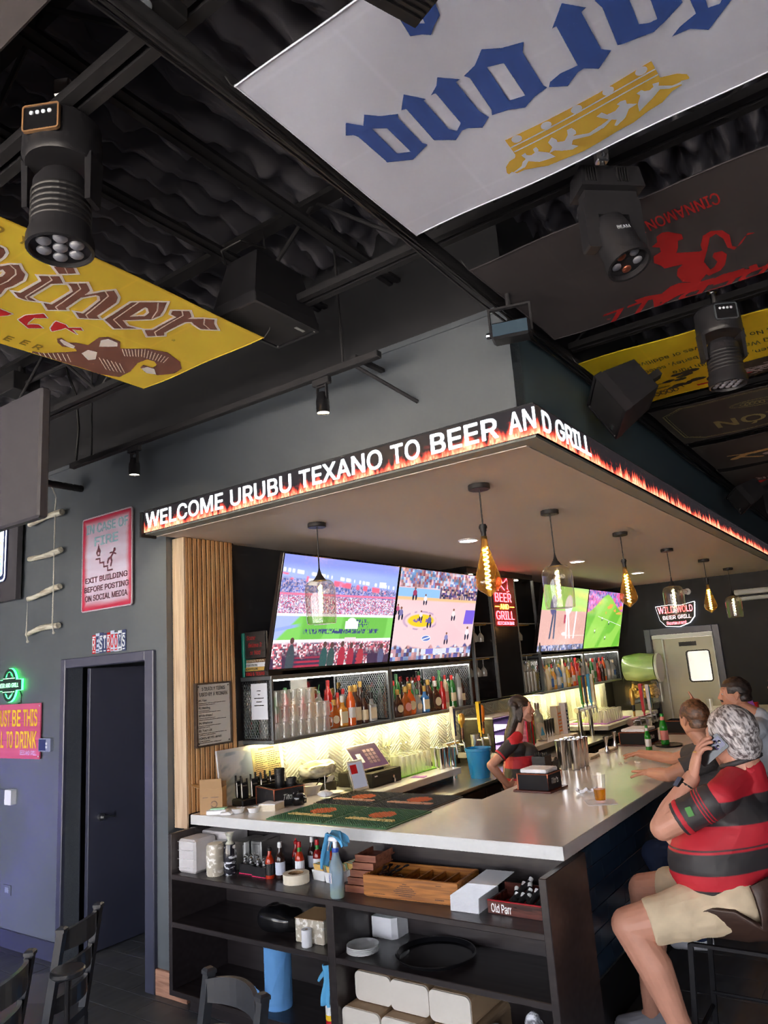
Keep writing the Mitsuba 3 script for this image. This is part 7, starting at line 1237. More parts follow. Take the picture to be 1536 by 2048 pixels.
# thermostat, boxes, outlet plate
t = Th('thermostat', 'grey thermostat with dark screen right of the red sign', 'thermostat'); t.part('body', slab2(sbox(0, 0, .17, .10).buffer(-.012).buffer(.012), wallm(-5.705, 1.468), 0, .024), 'm_thermo'); mat('m_thermo', srgb(128, 134, 150), .4); t.part('screen', slab2(sbox(.008, .008, .105, .092), wallm(-5.705, 1.468), .0242, .026), 'm_navyscreen'); mat('m_navyscreen', srgb(40, 48, 88), .2)
t.part('button', slab2(Point(.115, .06).buffer(.010), wallm(-5.705, 1.468), .024, .028), 'm_white'); t.part('button', slab2(Point(.115, .035).buffer(.010), wallm(-5.705, 1.468), .024, .028), 'm_white')
t = Th('wall_box', 'white plastic cover box with flat raceway low on the purple-lit wall', 'cover box'); t.part('cover', slab2(sbox(0, 0, .10, .115).buffer(-.008).buffer(.008), wallm(-6.15, 1.055), 0, .045), 'm_whitematte'); t.part('raceway', slab2(sbox(0, 0, .35, .10), wallm(-6.50, 1.062), 0, .018), 'm_wall')
t = Th('wall_outlet', 'painted outlet plate low on the purple-lit wall', 'outlet'); t.part('plate', slab2(sbox(0, 0, .115, .075), wallm(-6.195, .375), 0, .006), 'm_wall'); t.part('socket', slab2(sbox(.03, .018, .085, .057), wallm(-6.195, .375), .0062, .0085), 'm_thermo')
# rope ladder on its peg
t = Th('wall_peg', 'black wrapped peg sticking out of the grey wall, holding the rope ladder', 'peg')
for i in range(4): t.part('segment', lathe([(0, 0), (.024, 0), (.027, .01), (.027, .075), (.024, .085), (0, .085)], 16) if False else tx(lathe([(0, 0), (.024, 0), (.027, .01), (.027, .075), (.024, .085), (0, .085)], 16), frame((-5.20, YW-.002-.086*i, 3.50), (1, 0, 0), (0, 0, 1))), 'm_black', 30)
t = Th('rope_ladder', 'decorative rope ladder with four driftwood rungs hung on the grey wall', 'ladder')
RZ = [(3.315, 3.35), (3.01, 3.035), (2.695, 2.725), (2.395, 2.435)]
for i, (zl, zr) in enumerate(RZ):
    x0, x1 = -5.90+.005*i, -5.40-.012*i; r = np.random.default_rng(i)
    pts = [(x0+(x1-x0)*s, YW-.045+.006*math.sin(s*5+i), zl+(zr-zl)*s+.012*math.sin(s*4+i*2)) for s in np.linspace(0, 1, 9)]
    t.part('rung', tube(pts, .019+.006*np.linspace(0, 1, 9)+.002*np.sin(np.linspace(0, 9, 9)+i), 10), 'm_driftwood', 40)
pk = (-5.20, 2.98, 3.535)
for s, xr in (('l', -5.855), ('r', -5.475)):
    z0 = RZ[0][0] if s == 'l' else RZ[0][1]
    t.part('rope', tube([pk, (xr+(.3 if s == 'l' else .1), 3.15, z0+.10), (xr, YW-.068, z0+.02)]+[(xr+.004*((i+1) % 2), YW-.068, (a if s == 'l' else b)) for i, (a, b) in enumerate(RZ)]+[(xr, YW-.055, (RZ[3][0] if s == 'l' else RZ[3][1])-.06)], .0055, 6), 'm_rope'); mat('m_rope', srgb(196, 190, 176), .8)
    t.part('knot', ball((xr, YW-.055, (RZ[3][0] if s == 'l' else RZ[3][1])-.062), .012, 6), 'm_rope')
# glowing bull sign on a dark board
t = Th('lit_sign', 'rounded glowing sign with a blue bull on a dark board at the left edge', 'neon sign')
t.part('board', slab2(sbox(0, 0, .95, .80), wallm(-6.98, 2.70), .03, .075), 'm_charcoal')
pn = sbox(0, 0, .62, .56).buffer(-.05).buffer(.05)
t.part('panel', slab2(pn, wallm(-6.80, 2.87), .078, .090), 'm_navy'); t.part('light_border', slab2(pn.buffer(-.004).difference(pn.buffer(-.016)), wallm(-6.80, 2.87), .0905, .094), 'm_white', **emit_mat((2.4, 2.5, 2.8)))
t.part('lit_face', slab2(sbox(.05, .05, .57, .51).buffer(-.03).buffer(.03), wallm(-6.80, 2.87), .0905, .092), 'm_white', **emit_mat((.62, .85, .95)))
bull = unary_union([affinity.scale(Point(.40, .26).buffer(1), .12, .10), affinity.rotate(affinity.scale(Point(.50, .17).buffer(1), .055, .09), -20), affinity.scale(Point(.53, .09).buffer(1), .035, .03), LineString([(.36, .15), (.36, .07)]).buffer(.02), LineString([(.30, .18), (.28, .07)]).buffer(.02)])
t.part('bull_emblem', slab2(bull, wallm(-6.80, 2.87), .0925, .094), 'm_white', **emit_mat((.10, .40, .85)))
t.part('horn_emblem', slab2(unary_union([LineString([(.46, .23), (.52, .235), (.56, .21)]).buffer(.010), affinity.rotate(affinity.scale(Point(.40, .38).buffer(1), .09, .05), 20), LineString([(.45, .40), (.54, .33)]).buffer(.014)]), wallm(-6.80, 2.87), .0945, .096), 'm_white', **emit_mat((.85, .30, .08)))
# framed poster on the slats
t = Th('wall_plaque', 'framed white plaque titled 5 DEADLY TERMS hung on the oak slats', 'plaque', frame((XS+.0015, 3.385, 1.485), (0, 1, 0), (0, 0, 1)))
t.part('frame', prism(sbox(0, 0, .32, .425).difference(sbox(.012, .012, .308, .413)), .03), 'm_brownframe'); mat('m_brownframe', srgb(52, 42, 36), .4); t.part('panel', bx(.010, .310, .010, .415, .012, .022), 'm_plaque'); mat('m_plaque', srgb(206, 204, 196), .6)
for s, y, h, w in (('5 DEADLY TERMS', .372, .024, .21), ('USED BY A WOMAN', .335, .024, .25)): t.part('title', tx(text(s, h, w, .0008, True), M4((.16-w/2, y, .0222))), 'm_lblack')
for i, s in enumerate(('#1 Fine', '#2 Nothing', '#3 Go Ahead', '#4 Whatever', "#5 That's OK", 'BONUS WORD: WOW!')):
    y = .300-.050*i; t.part('heading', tx(text(s, .014, (.07, .10, .12, .12, .115, .20)[i], .0008, True), M4((.025, y, .0222))), 'm_lblack')
    t.part('fine_print', cat_([bx(.025, .025+.245-.05*((i*3+j*2) % 4), y-.014-.011*j, y-.010-.011*j, .0222, .0228) for j in range(2)]), 'm_pepper')
for x, y in ((.025, .40), (.295, .40), (.295, .025), (.025, .025)): t.part('screw', ball((x, y, .0225), .005, 5, (1.3, 1, .5)), 'm_black')
# ---- neon signs by the bar
NX = XC+.012
def nf(y, z): return frame((NX, y, z), (0, 1, 0), (0, 0, 1))
RED = emit_mat((4.2, .22, .34)); YEL = emit_mat((4.0, 1.8, .12))
t = Th('neon_sign', 'red and yellow BEER AND GRILL neon sign on the tall black column', 'neon sign')
mat('m_redpanel', srgb(110, 8, 16), .3); t.part('panel', bx(XC+.0045, XC+.009, 7.48, 8.05, 2.28, 2.85), 'm_redpanel')
def ntext(s, y, z, w, h, e, nm): 
    me = text(s, h, w, .006, False); t.part(nm, tx(me, nf(y, z)), 'm_white', **e)
ntext('BEER', 7.52, 2.56, .42, .105, RED, 'tube_lettering'); ntext('AND', 7.63, 2.475, .22, .062, YEL, 'tube_lettering'); ntext('GRILL', 7.51, 2.355, .46, .10, RED, 'tube_lettering'); ntext('KITCHEN BAR', 7.53, 2.295, .42, .04, RED, 'tube_lettering')
t.part('arrow_tube', cat_([tube([(NX+.004, 7.51, 2.505), (NX+.004, 7.60, 2.505)], .006), tube([(NX+.004, 7.88, 2.505), (NX+.004, 7.99, 2.505)], .006)]), 'm_white', **YEL)
bird = [(7.62, 2.69), (7.58, 2.74), (7.62, 2.80), (7.66, 2.84), (7.72, 2.82), (7.74, 2.78), (7.80, 2.80), (7.86, 2.84), (7.88, 2.80), (7.86, 2.72), (7.90, 2.69), (7.84, 2.68)]
t.part('bird_tube', cat_([tube([(NX+.004, a, b) for a, b in bird], .006), tube([(NX+.004, 7.60, 2.70), (NX+.004, 7.70, 2.75), (NX+.004, 7.78, 2.70)], .006), tube([(NX+.004, 7.66+.02*math.cos(a), 2.785+.02*math.sin(a)) for a in np.linspace(0, 6, 12)], .005)]), 'm_white', **RED)
t = Th('neon_sign', 'red and white lit restaurant sign over the kitchen swing door', 'neon sign', frame((-3.21, YE-.05, 2.21), (1, 0, 0), (0, 0, 1)))
t.part('panel', prism(Polygon([(.0, .33), (.04, .12), (.12, .02), (.32, 0), (.48, .05), (.56, .14), (.59, .36), (.38, .32), (.2, .34)]), .03), 'm_black')
t.part('glow_rim', tx(prism(Polygon([(.0, .33), (.04, .12), (.12, .02), (.32, 0), (.48, .05), (.56, .14), (.59, .36), (.38, .32), (.2, .34)]).buffer(.012), .012), M4((0, 0, -.016))), 'm_white', **emit_mat((1.6, 1.7, 1.8)))
for s, x, z, w, h, e in (('WILD', .03, .22, .26, .10, RED), ('WOLD', .32, .22, .24, .10, RED), ('BEER', .09, .12, .2, .055, emit_mat((1.7, .9, .9))), ('GRILL', .32, .12, .2, .055, emit_mat((1.7, .9, .9))), ('Restaurant', .14, .035, .30, .05, RED)): t.part('lettering', tx(text(s, h, w, .004, True), M4((x, z, .031))), 'm_white', **e)
t = Th('security_camera', 'white bullet camera on the end wall above the kitchen sign', 'camera', M4((-2.70, YE, 2.74))); t.part('body', cyl((0, -.12, 0), (-.10, -.18, -.02), .04, 16), 'm_white', 30); t.part('base', cyl((0, 0, 0), (0, -.03, 0), .05, 16), 'm_white', 30); t.part('arm', cyl((0, -.03, 0), (0, -.13, 0), .015, 10), 'm_white'); t.part('lens', cyl((-.10, -.18, -.02), (-.106, -.184, -.021), .033, 16), 'm_blackgloss')
for i in range(2):
    t = Th('wall_pipe', f'white pipe running along the end wall on the right, {("upper", "lower")[i]} one', 'pipe'); t.solo(cyl((-2.02, YE-.06, 2.64-.10*i), (4.5, YE-.06, 2.64-.10*i), .042-.012*i, 12), 'm_whitematte', 30)
# ---- dining chairs and table at the lower left
mat('m_chairblack', (.020, .022, .027), .28)
def chair(m, lab, hgt=.90, w=.36, s3=3):
    t = Th('dining_chair', lab, 'chair', m)
    for s in (-1, 1):
        t.part('rear_post', hull([(s*w/2-.018, -.02, 0), (s*w/2+.018, -.02, 0), (s*w/2-.018, .018, 0), (s*w/2+.018, .018, 0), (s*w/2-.018, -.02, .45), (s*w/2+.018, -.02, .45), (s*w/2-.018, .02, .45), (s*w/2+.018, .02, .45)]) if False else cat_([hull([(s*w/2+a, b, z) for z in (0, .44) for a in (-.018, .018) for b in (-.02, .02)]), hull([(s*w/2+a, b+o, z) for z, o in ((.44, 0), (hgt, -.075)) for a in (-.018, .018) for b in (-.016, .016)]), hull([(s*w/2+a*q, b*q-.075, hgt+z) for z, q in ((0, 1.12), (.012, 1.12), (.02, .7)) for a in (-.018, .018) for b in (-.018, .018)])]), 'm_chairblack')
        t.part('front_leg', hull([(s*w/2+a*q, .38+b*q, z) for z, q in ((0, .8), (.44, 1)) for a in (-.018, .018) for b in (-.018, .018)]), 'm_chairblack')
        t.part('side_stretcher', cat_([cyl((s*w/2, .0, .18), (s*w/2, .38, .20), .010, 8)]), 'm_chairblack')
    for z, hh in ((hgt-.085, .075), (hgt-.215, .06), (hgt-.335, .055))[:s3]:
        a = np.linspace(-1, 1, 11); o = -.075*(z-.44)/(hgt-.44); v, f = [], []
        for q in a:
            yb = o-.05*(1-q*q); up = .018*(1-q*q)
            for dy, dz in ((-.009, 0), (.009, 0), (.009, hh+up), (-.009, hh+up)): v.append((q*(w/2-.012), yb+dy, z+dz))
        for i in range(10):
            for j in range(4): k = (j+1) % 4; f += [[i*4+j, i*4+k, i*4+4+k], [i*4+j, i*4+4+k, i*4+4+j]]
        f += [[0, 2, 1], [0, 3, 2], [40, 41, 42], [40, 42, 43]]; t.part('back_slat', tm(v, f), 'm_chairblack')
    t.part('seat', tx(prism(Polygon([(-w/2-.01, -.01), (w/2+.01, -.01), (w/2+.03, .36), (w/2-.02, .41), (-w/2+.02, .41), (-w/2-.03, .36)]).buffer(.01), .035), M4((0, 0, .44))), 'm_chairblack')
    t.part('front_stretcher', cyl((-w/2, .38, .26), (w/2, .38, .26), .010, 8), 'm_chairblack')
def seat_m(p, q):
    """Chair matrix from the two top ends of its back (plan), sitter's side to the left of p to q."""
    p, q = np.array(p, float), np.array(q, float); ex = (q-p)/np.linalg.norm(q-p); ey = np.array([-ex[1], ex[0]]); c = (p+q)/2+ey*.075
    m = np.eye(4); m[:2, 0], m[:2, 1], m[:2, 3] = ex, ey, c; return m
chair(seat_m((-3.24, 1.97), (-3.41, 2.27)), 'dark ladder-back chair standing before the restroom doorway', .90, .33)
chair(seat_m((-2.88, 1.47), (-3.12, 1.77)), 'dark ladder-back chair cut by the bottom left corner', .90, .36)
chair(seat_m((-1.93, 1.89), (-2.27, 1.96)), 'dark ladder-back chair in front of the shelf unit, its top lit warm', .90, .345)
t = Th('bench', 'dark polished low bench seat between the two chairs at the lower left', 'bench', M4((-3.80, 2.20, 0), math.atan2(.53, -.85)))
t.part('top', bx(-.34, .34, -.15, .15, .43, .46, .006), 'm_tabletop'); mat('m_tabletop', (.035, .034, .036), .18)
for a in (-.30, .30):
    for b_ in (-.12, .12): t.part('leg', bx(a-.018, a+.018, b_-.018, b_+.018, 0, .43), 'm_black')
t = Th('side_stand', 'small round black top on a thin post in front of the doorway chair', 'stand', M4((-3.02, 1.87, 0)))
t.part('top', lathe([(0, .80), (.06, .80), (.068, .808), (.068, .822), (.062, .828), (0, .829)], 32), 'm_chairblack', 40); t.part('post', cyl((0, 0, .02), (0, 0, .80), .011, 10), 'm_steelblack'); t.part('foot', lathe([(0, .03), (.10, .02), (.11, 0), (0, 0)], 24), 'm_black')
# ================================================================ people
def V(*a): return np.array(a, float)
def sph(c, r, n=20): return m3.Manifold.sphere(float(r), n).translate([float(q) for q in c])
def bone(*cr, n=20): return m3.Manifold.batch_hull([sph(c, r, n) for c, r in cr])
def chain(cr, n=20): return [bone(a, b, n=n) for a, b in zip(cr, cr[1:])]
def ell(c, r, m=None):
    q = m3.Manifold.sphere(1.0, 28).scale([float(x) for x in r]).translate([float(x) for x in c])
    return q if m is None else q.transform(np.asarray(m[:3, :4], float))
def xf(man, m): return man.transform(np.asarray(m[:3, :4], float))
def fuse(ms, edge=.012, it=8):
    u = m3.Manifold.batch_boolean(ms, m3.OpType.Add).refine_to_length(edge); t = to_tm(u)
    t.merge_vertices(); return trimesh.smoothing.filter_taubin(t, .5, .53, iterations=it)
def unit(v): v = np.asarray(v, float); return v/np.linalg.norm(v)
def rot(v, ax, a): return tf.rotation_matrix(a, ax)[:3, :3] @ v
def hand(w, d, n, u, curls=(.35, .4, .45, .5), thumb=.5, s=1.0):
    """Palm and five fingers: wrist w, d along the fingers, n the way the palm faces, u towards the thumb."""
    d = unit(d); n = unit(n-d*(n@d)); u = unit(u-d*(u@d)-n*(u@n)); o = []
    K = [w+d*(.088-.004*abs(i-1))*s+u*(.031-.0205*i)*s for i in range(4)]
    o.append(m3.Manifold.batch_hull([sph(w+u*.018*s, .018*s, 14), sph(w-u*.018*s, .017*s, 14)]+[sph(k-d*.008, .0125*s, 14) for k in K]+[sph(w+d*.035*s+u*.026*s, .017*s, 14)]))
    for i, (k, L) in enumerate(zip(K, (.071, .079, .073, .057))):
        p, a, dd = k, curls[i], d+u*(.07-.045*i)
        for q, (f, r) in enumerate(((.46, .0092), (.30, .0083), (.24, .0076))):
            dd = rot(unit(dd), np.cross(d, n), a*(1.0 if q else .8)); p2 = p+unit(dd)*L*f*s; o.append(bone((p, r*s*1.05), (p2, r*s), n=12)); p = p2
    p, dd = w+d*.024*s+u*.030*s, unit(u*.75+d*.65+n*.25)
    for L, r in ((.036, .0115), (.031, .0098), (.024, .0088)): p2 = p+dd*L*s; o.append(bone((p, r*s), (p2, r*s*.95), n=12)); p = p2; dd = unit(dd*(1-thumb*.5)+(d*.6+n*.6)*thumb*.5)
    return o
def hmat(c, f, up=(0, 0, 1), s=1.0):
    f = unit(f); z = unit(np.array(up, float)-f*(f@np.array(up, float))); y = np.cross(z, f); m = np.eye(4); m[:3, 0], m[:3, 1], m[:3, 2], m[:3, 3] = f*s, y*s, z*s, c; return m
def head(m, jaw=1.0):
    o = [ell((-.008, 0, .032), (.098, .076, .086))]
    o.append(m3.Manifold.batch_hull([sph(V(.070, 0, -.092), .022*jaw), sph(V(.015, .050, -.062), .02), sph(V(.015, -.050, -.062), .02), sph(V(.052, .036, -.02), .03), sph(V(.052, -.036, -.02), .03), sph(V(.068, .024, .034), .028), sph(V(.068, -.024, .034), .028), sph(V(-.03, 0, -.02), .06)]))
    o.append(m3.Manifold.batch_hull([sph(V(.092, 0, .022), .008, 12), sph(V(.113, 0, -.020), .010, 12), sph(V(.098, .013, -.026), .008, 12), sph(V(.098, -.013, -.026), .008, 12)]))
    o.append(m3.Manifold.batch_hull([sph(V(.088, .020, -.052), .007, 12), sph(V(.088, -.020, -.052), .007, 12), sph(V(.096, 0, -.048), .008, 12), sph(V(.094, 0, -.060), .008, 12)]))
    for s in (1, -1): o.append(m3.Manifold.batch_hull([sph(V(-.010, s*.076, .018), .012, 12), sph(V(-.012, s*.080, .0), .014, 12), sph(V(.0, s*.076, -.028), .008, 12), sph(V(.004, s*.074, .005), .010, 12)]))
    return [xf(q, m) for q in o]
mat('m_eye', (.75, .74, .72), .2); mat('m_iris', (.03, .018, .012), .1); mat('m_lip', srgb(160, 84, 76), .45)
def face(t, m, brow_m, lips='m_lip'):
    for s in (1, -1):
        e = t.part('eye', tx(ball((.082, s*.031, .012), .0125, 10, (.9, 1.15, .8)), m), 'm_eye', True); sub(e, 'iris', tx(ball((.0925, s*.031, .012), .0052, 8, (.4, 1, 1)), m), 'm_iris', True)
        t.part('eyebrow', tx(tube([(.092, s*.014, .033), (.092, s*.030, .038), (.080, s*.050, .031)], [.003, .004, .002], 6), m), brow_m, True)
    t.part('lips', tx(cat_([tube([(.085, -.022, -.052), (.099, -.006, -.048), (.099, .006, -.048), (.085, .022, -.052)], [.002, .0042, .0042, .002], 6), tube([(.085, -.020, -.054), (.098, 0, -.059), (.085, .020, -.054)], [.002, .005, .002], 6)]), m), lips, True)
def hairmesh(solids, cuts, m, ridge=.003, f=60, edge=.008, seed=1):
    u = m3.Manifold.batch_boolean(solids, m3.OpType.Add)
    for c in cuts: u = u-c
    t = to_tm(u.refine_to_length(edge)); t.merge_vertices(); t = trimesh.smoothing.filter_taubin(t, .5, .53, iterations=5); p = np.array(t.vertices)
    n = meshkit.fbm(p*np.array([f*.35, f, f*.55]), 3, seed)-.5; t.vertices = p+np.array(t.vertex_normals)*n[:, None]*ridge*2
    return tx(t, m)
def boxm(x0, x1, y0, y1, z0, z1): return m3.Manifold.cube([x1-x0, y1-y0, z1-z0]).translate([x0, y0, z0])
def shorthair(m, seed, low=-.05, front=.055):
    s = [ell((-.014, 0, .040), (.106, .084, .092)), ell((-.050, 0, -.02), (.062, .070, .07))]
    c = [boxm(front, .3, -.2, .2, -.3, .062), boxm(-.02, .3, -.2, .2, -.3, .012), boxm(-.3, .3, -.2, .2, -.4, low), m3.Manifold.batch_hull([sph(V(-.010, s_*.085, .0), .022, 12) for s_ in (1, -1)])]
    return hairmesh(s, c, m, .004, 70, .007, seed)
def skin_mat(name, c):
    def fn(p, n, uv, c=c): return mi.Color3f(c)*(.93+.14*mikit.fbm(p.x*28, p.y*28, p.z*28, 3))
    scene[name] = {'type': 'twosided', 'bsdf': {'type': 'principled', 'base_color': mikit.proc(fn), 'roughness': .48, 'specular': .4}}
skin_mat('m_skin1', srgb(196, 140, 116)); skin_mat('m_skin2', srgb(206, 150, 126)); skin_mat('m_skin3', srgb(190, 134, 106))
def hairmat(name, a, b):
    def fn(p, n, uv, a=a, b=b): return mikit.mix(a, b, mikit.smoothstep(.35, .65, mikit.fbm(p.x*70+p.z*30, p.y*90, p.z*60, 3)))
    mat(name, mikit.proc(fn), .45)
def f_hg(p, n, uv):
    a = p.x*.5-p.y*.36-p.z*.78; b1 = p.x*.58+p.y*.8; b2 = p.x*.62-p.y*.45+p.z*.64
    return mikit.mix(srgb(84, 74, 72), srgb(206, 198, 194), mikit.smoothstep(.30, .68, mikit.fbm(b1*120, b2*120, a*22, 3)))
mat('m_hairgray', mikit.proc(f_hg), .45); hairmat('m_hairblack', srgb(16, 12, 12), srgb(40, 28, 24)); hairmat('m_hairbrown', srgb(52, 32, 20), srgb(96, 62, 40))
def jersey(name, z0, tilt, bands, x0):
    """Red and black hoops: (upper edge, lower edge) of each black hoop, measured on the wearer."""
    def fn(p, n, uv, z0=z0, tilt=tilt, bands=bands, x0=x0):
        h = p.z-z0+tilt*(p.x-x0); k = mi.Float(0)
        for a, b in bands: k = dr.maximum(k, band(h, b, a, .003))
        return mikit.mix((.50, .018, .03), (.016, .015, .018), k)
    mat(name, mikit.proc(fn), .62, sheen=.3)
mat('m_jerseyblack', (.016, .015, .018), .62); mat('m_jerseyred', (.50, .018, .03), .62)
def folds(t, amp, f, seed, aniso=(1, 1, 1)):
    p = np.array(t.vertices); t.vertices = p+np.array(t.vertex_normals)*((meshkit.fbm(p*np.array(aniso)*f, 3, seed)-.5)*2*amp)[:, None]; return t
# ---------------- seated man on the phone
t = Th('person', 'grey-haired man in red and black jersey and khaki shorts, phone at his ear', 'person')
HF = unit(V(-.80, .58, -.10)); HM = hmat(V(-.765, 3.865, 1.487), HF, s=1.15)
shL, elL, wrL = V(-.80, 3.61, 1.27), V(-1.055, 3.57, 1.135), V(-.925, 3.685, 1.335)
shR, elR, wrR = V(-.80, 4.07, 1.25), V(-1.09, 4.02, 1.03), V(-1.085, 3.745, 1.075)
kL, aL, kR, aR = V(-1.255, 3.53, .715), V(-1.075, 3.585, .26), V(-1.315, 3.99, .735), V(-1.385, 4.08, .13)
hipL, hipR = V(-.86, 3.72, .80), V(-.86, 3.96, .80)
b = head(HM)+chain([(V(-.735, 3.86, 1.42), .078), (V(-.73, 3.85, 1.30), .088)])+[bone((V(-.78, 3.84, 1.18), .13), (V(-.87, 3.84, .90), .17)), bone((shL, .055), (shR, .055)), bone((hipL, .10), (hipR, .10))]
b += chain([(shL, .062), ((shL+elL)/2, .062), (elL, .056)])+chain([(elL, .056), (elL*.66+wrL*.34, .058), (wrL, .036)])+chain([(shR, .058), (elR, .050), (wrR, .034)])
b += hand(wrL+V(.01, .005, .02), V(.30, .10, .95), V(.85, .35, .05), V(-.3, .9, .0), (.30, .34, .40, .50), .5, 1.15)+hand(wrR+V(.015, -.01, -.002), V(.72, -.42, -.50), V(.1, .75, -.6), V(.5, .3, .6), (.25, .25, .3, .35), .3, 1.12)
for h, k, a in ((hipL, kL, aL), (hipR, kR, aR)): b += chain([(h, .10), (h*.4+k*.6, .094), (k, .078)])+chain([(k, .077), (k*.64+a*.36+V(.022, 0, 0), .079), (k*.2+a*.8, .052), (a, .044)])
b += [bone((aR, .038), (aR+V(-.06, .01, -.06), .035)), bone((aL, .038), (aL+V(-.06, 0, -.05), .035))]
t.part('body', fuse(b, .0095, 6), 'm_skin1', True)
t.part('hair', shorthair(HM @ M4((-.008, 0, 0), 0, 1.05), 3, -.075, .045), 'm_hairgray', True, 'short grey hair'); face(t, HM, 'm_hairgray')
jersey('m_jersey1', 0.0, -.06, ((1.255, 1.135), (1.047, 1.040), (1.030, .945), (.880, .835)), -.85)
sh = [bone((V(-.79, 3.74, 1.24), .105), (V(-.79, 3.97, 1.23), .105), (V(-.80, 3.85, 1.12), .17)), m3.Manifold.batch_hull([sph(V(-.80, 3.85, 1.13), .175, 28), sph(V(-.905, 3.77, .955), .20, 28), sph(V(-.905, 3.92, .955), .20, 28), sph(V(-.86, 3.84, .86), .205, 28)]), bone((shL, .072), (V(-.75, 3.80, 1.31), .075)), bone((shR, .072), (V(-.75, 3.92, 1.30), .075)), bone((V(-.732, 3.86, 1.345), .092), (V(-.745, 3.85, 1.27), .115))]
st_ = m3.Manifold.batch_boolean(sh, m3.OpType.Add)-boxm(-2, 0, 3, 5, .2, .745)-bone((V(-.79, 3.865, 1.52), .09), (V(-.735, 3.85, 1.34), .086))
j = to_tm(st_.refine_to_length(.014)); j.merge_vertices(); j = folds(trimesh.smoothing.filter_taubin(j, .5, .53, iterations=10), .006, 9, 5, (1, 1, 2.2)); t.part('jersey', j, 'm_jersey1', True, 'red and black hooped jersey')
def sleeve(sh_, el_, r0, r1, e, skinr):
    p = sh_*(1-e)+el_*e; s = bone((sh_, r0), (p, r1))
    d = unit(el_-sh_); cut = m3.Manifold.cube([.4, .4, .3], True).translate([0, 0, .15]); m = np.eye(4); m[:3, :3] = trimesh.geometry.align_vectors([0, 0, 1], d)[:3, :3]; m[:3, 3] = p
    s = s-xf(cut, m); q = to_tm(s.refine_to_length(.012)); q.merge_vertices(); return folds(trimesh.smoothing.filter_taubin(q, .5, .53, iterations=4), .004, 14, 2), m
for nm, (sh_, el_) in enumerate(((shL, elL), (shR, elR))):
    s_, m = sleeve(sh_*.86+el_*.14, el_, .077, .076, .66, .05); k = t.part('sleeve', s_, 'm_jerseyblack', True)
    sub(k, 'cuff_stripe', tx(lathe([(.0765, -.035), (.079, -.03), (.079, -.018), (.0765, -.013)], 28), m), 'm_jerseyred', True)
    for i in range(3): sub(k, 'shoulder_stripe', tx(lathe([(.0768, -.118-.014*i), (.0785, -.115-.014*i), (.0768, -.112-.014*i)], 28), m), 'm_jerseyred', True)
    if nm == 0:
        fm = frame(sh_*.56+el_*.44+V(.0, -.081, .012), (.85, -.1, .3), (-.25, 0, .9)); fg = sub(k, 'flag_patch', tx(bx(-.014, .014, -.020, .020, -.001, .001), fm), 'm_flaggreen'); mat('m_flaggreen', srgb(70, 130, 60), .6)
t.part('collar', tx(tube([(.090*math.cos(a), .086*math.sin(a), .0) for a in np.linspace(0, 2*PI, 26)[:-1]], .012, 8, True), hmat(V(-.735, 3.858, 1.392), V(-.93, .1, -.30))), 'm_jerseyblack', True)
def f_khaki(p, n, uv): return mi.Color3f(srgb(204, 182, 150))*(.86+.25*mikit.fbm(p.x*20, p.y*20, p.z*20, 3))
mat('m_khaki', mikit.proc(f_khaki), .85)
so = []
for h, k in ((hipL, kL), (hipR, kR)): so += chain([(h+V(.02, 0, .01), .125), (h*.45+k*.55, .108), (h*.22+k*.78+V(0, 0, -.006), .098)])
so += [bone((hipL+V(.03, .0, .02), .14), (hipR+V(.03, 0, .02), .14))]
q = m3.Manifold.batch_boolean(so, m3.OpType.Add)
for h, k in ((hipL, kL), (hipR, kR)):
    m = np.eye(4); m[:3, :3] = trimesh.geometry.align_vectors([0, 0, 1], unit(k-h))[:3, :3]; m[:3, 3] = h*.20+k*.80; q = q-xf(m3.Manifold.cube([.5, .26, .3], True).translate([0, 0, .15]), m)
q = q-boxm(-.75, -.4, 3, 5, .3, .70); j = to_tm(q.refine_to_length(.012)); j.merge_vertices(); j = folds(trimesh.smoothing.filter_taubin(j, .5, .53, iterations=7), .011, 13, 7, (1.6, 1, .8)); k = t.part('shorts', j, 'm_khaki', True, 'khaki cargo shorts')
sub(k, 'pocket_flap', tx(bx(-.07, .05, -.004, .004, -.03, .03, .003), frame(V(-1.03, 3.598, .80), (-.93, -.35, -.12), (-.1, -.05, .95))), 'm_khaki')
def shoe(a, d, mm, sole, lab=None):
    d = unit(V(d[0], d[1], 0)); z0 = a[2]; c = lambda f, s, h: V(a[0], a[1], 0)+d*f+V(-d[1], d[0], 0)*s+V(0, 0, h)
    up = m3.Manifold.batch_hull([sph(c(-.035, 0, z0-.04), .040), sph(c(.02, 0, z0-.045), .044)])+m3.Manifold.batch_hull([sph(c(.02, 0, z0-.05), .045), sph(c(.12, .006, z0-.088), .040), sph(c(.185, .004, z0-.10), .030), sph(c(-.045, 0, z0-.08), .036)]); up = up-boxm(-9, 9, -9, 9, -2, z0-.125)-bone((V(*a), .034), (V(*a)+V(0, 0, .1), .034))
    j = to_tm(up.refine_to_length(.01)); j.merge_vertices(); k = t.part('shoe', trimesh.smoothing.filter_taubin(j, .5, .53, iterations=6), mm, True, lab)
    so = Polygon([tuple(c(f, s, 0)[:2]) for f, s in ((-.085, -.02), (-.085, .02), (-.05, .042), (.05, .044), (.13, .05), (.19, .036), (.22, 0), (.19, -.034), (.12, -.046), (.03, -.038), (-.05, -.04))]).buffer(.006)
    sub(k, 'sole', tx(prism(so, .032), M4((0, 0, z0-.142))), sole, 30)
    sub(k, 'laces', cat_([tube([c(.045+.022*i, -.026, z0-.032-.016*i), c(.05+.022*i, 0, z0-.018-.016*i), c(.045+.022*i, .026, z0-.032-.016*i)], .0035, 5) for i in range(4)]), 'm_navy')
mat('m_shoegray', srgb(138, 136, 142), .7)
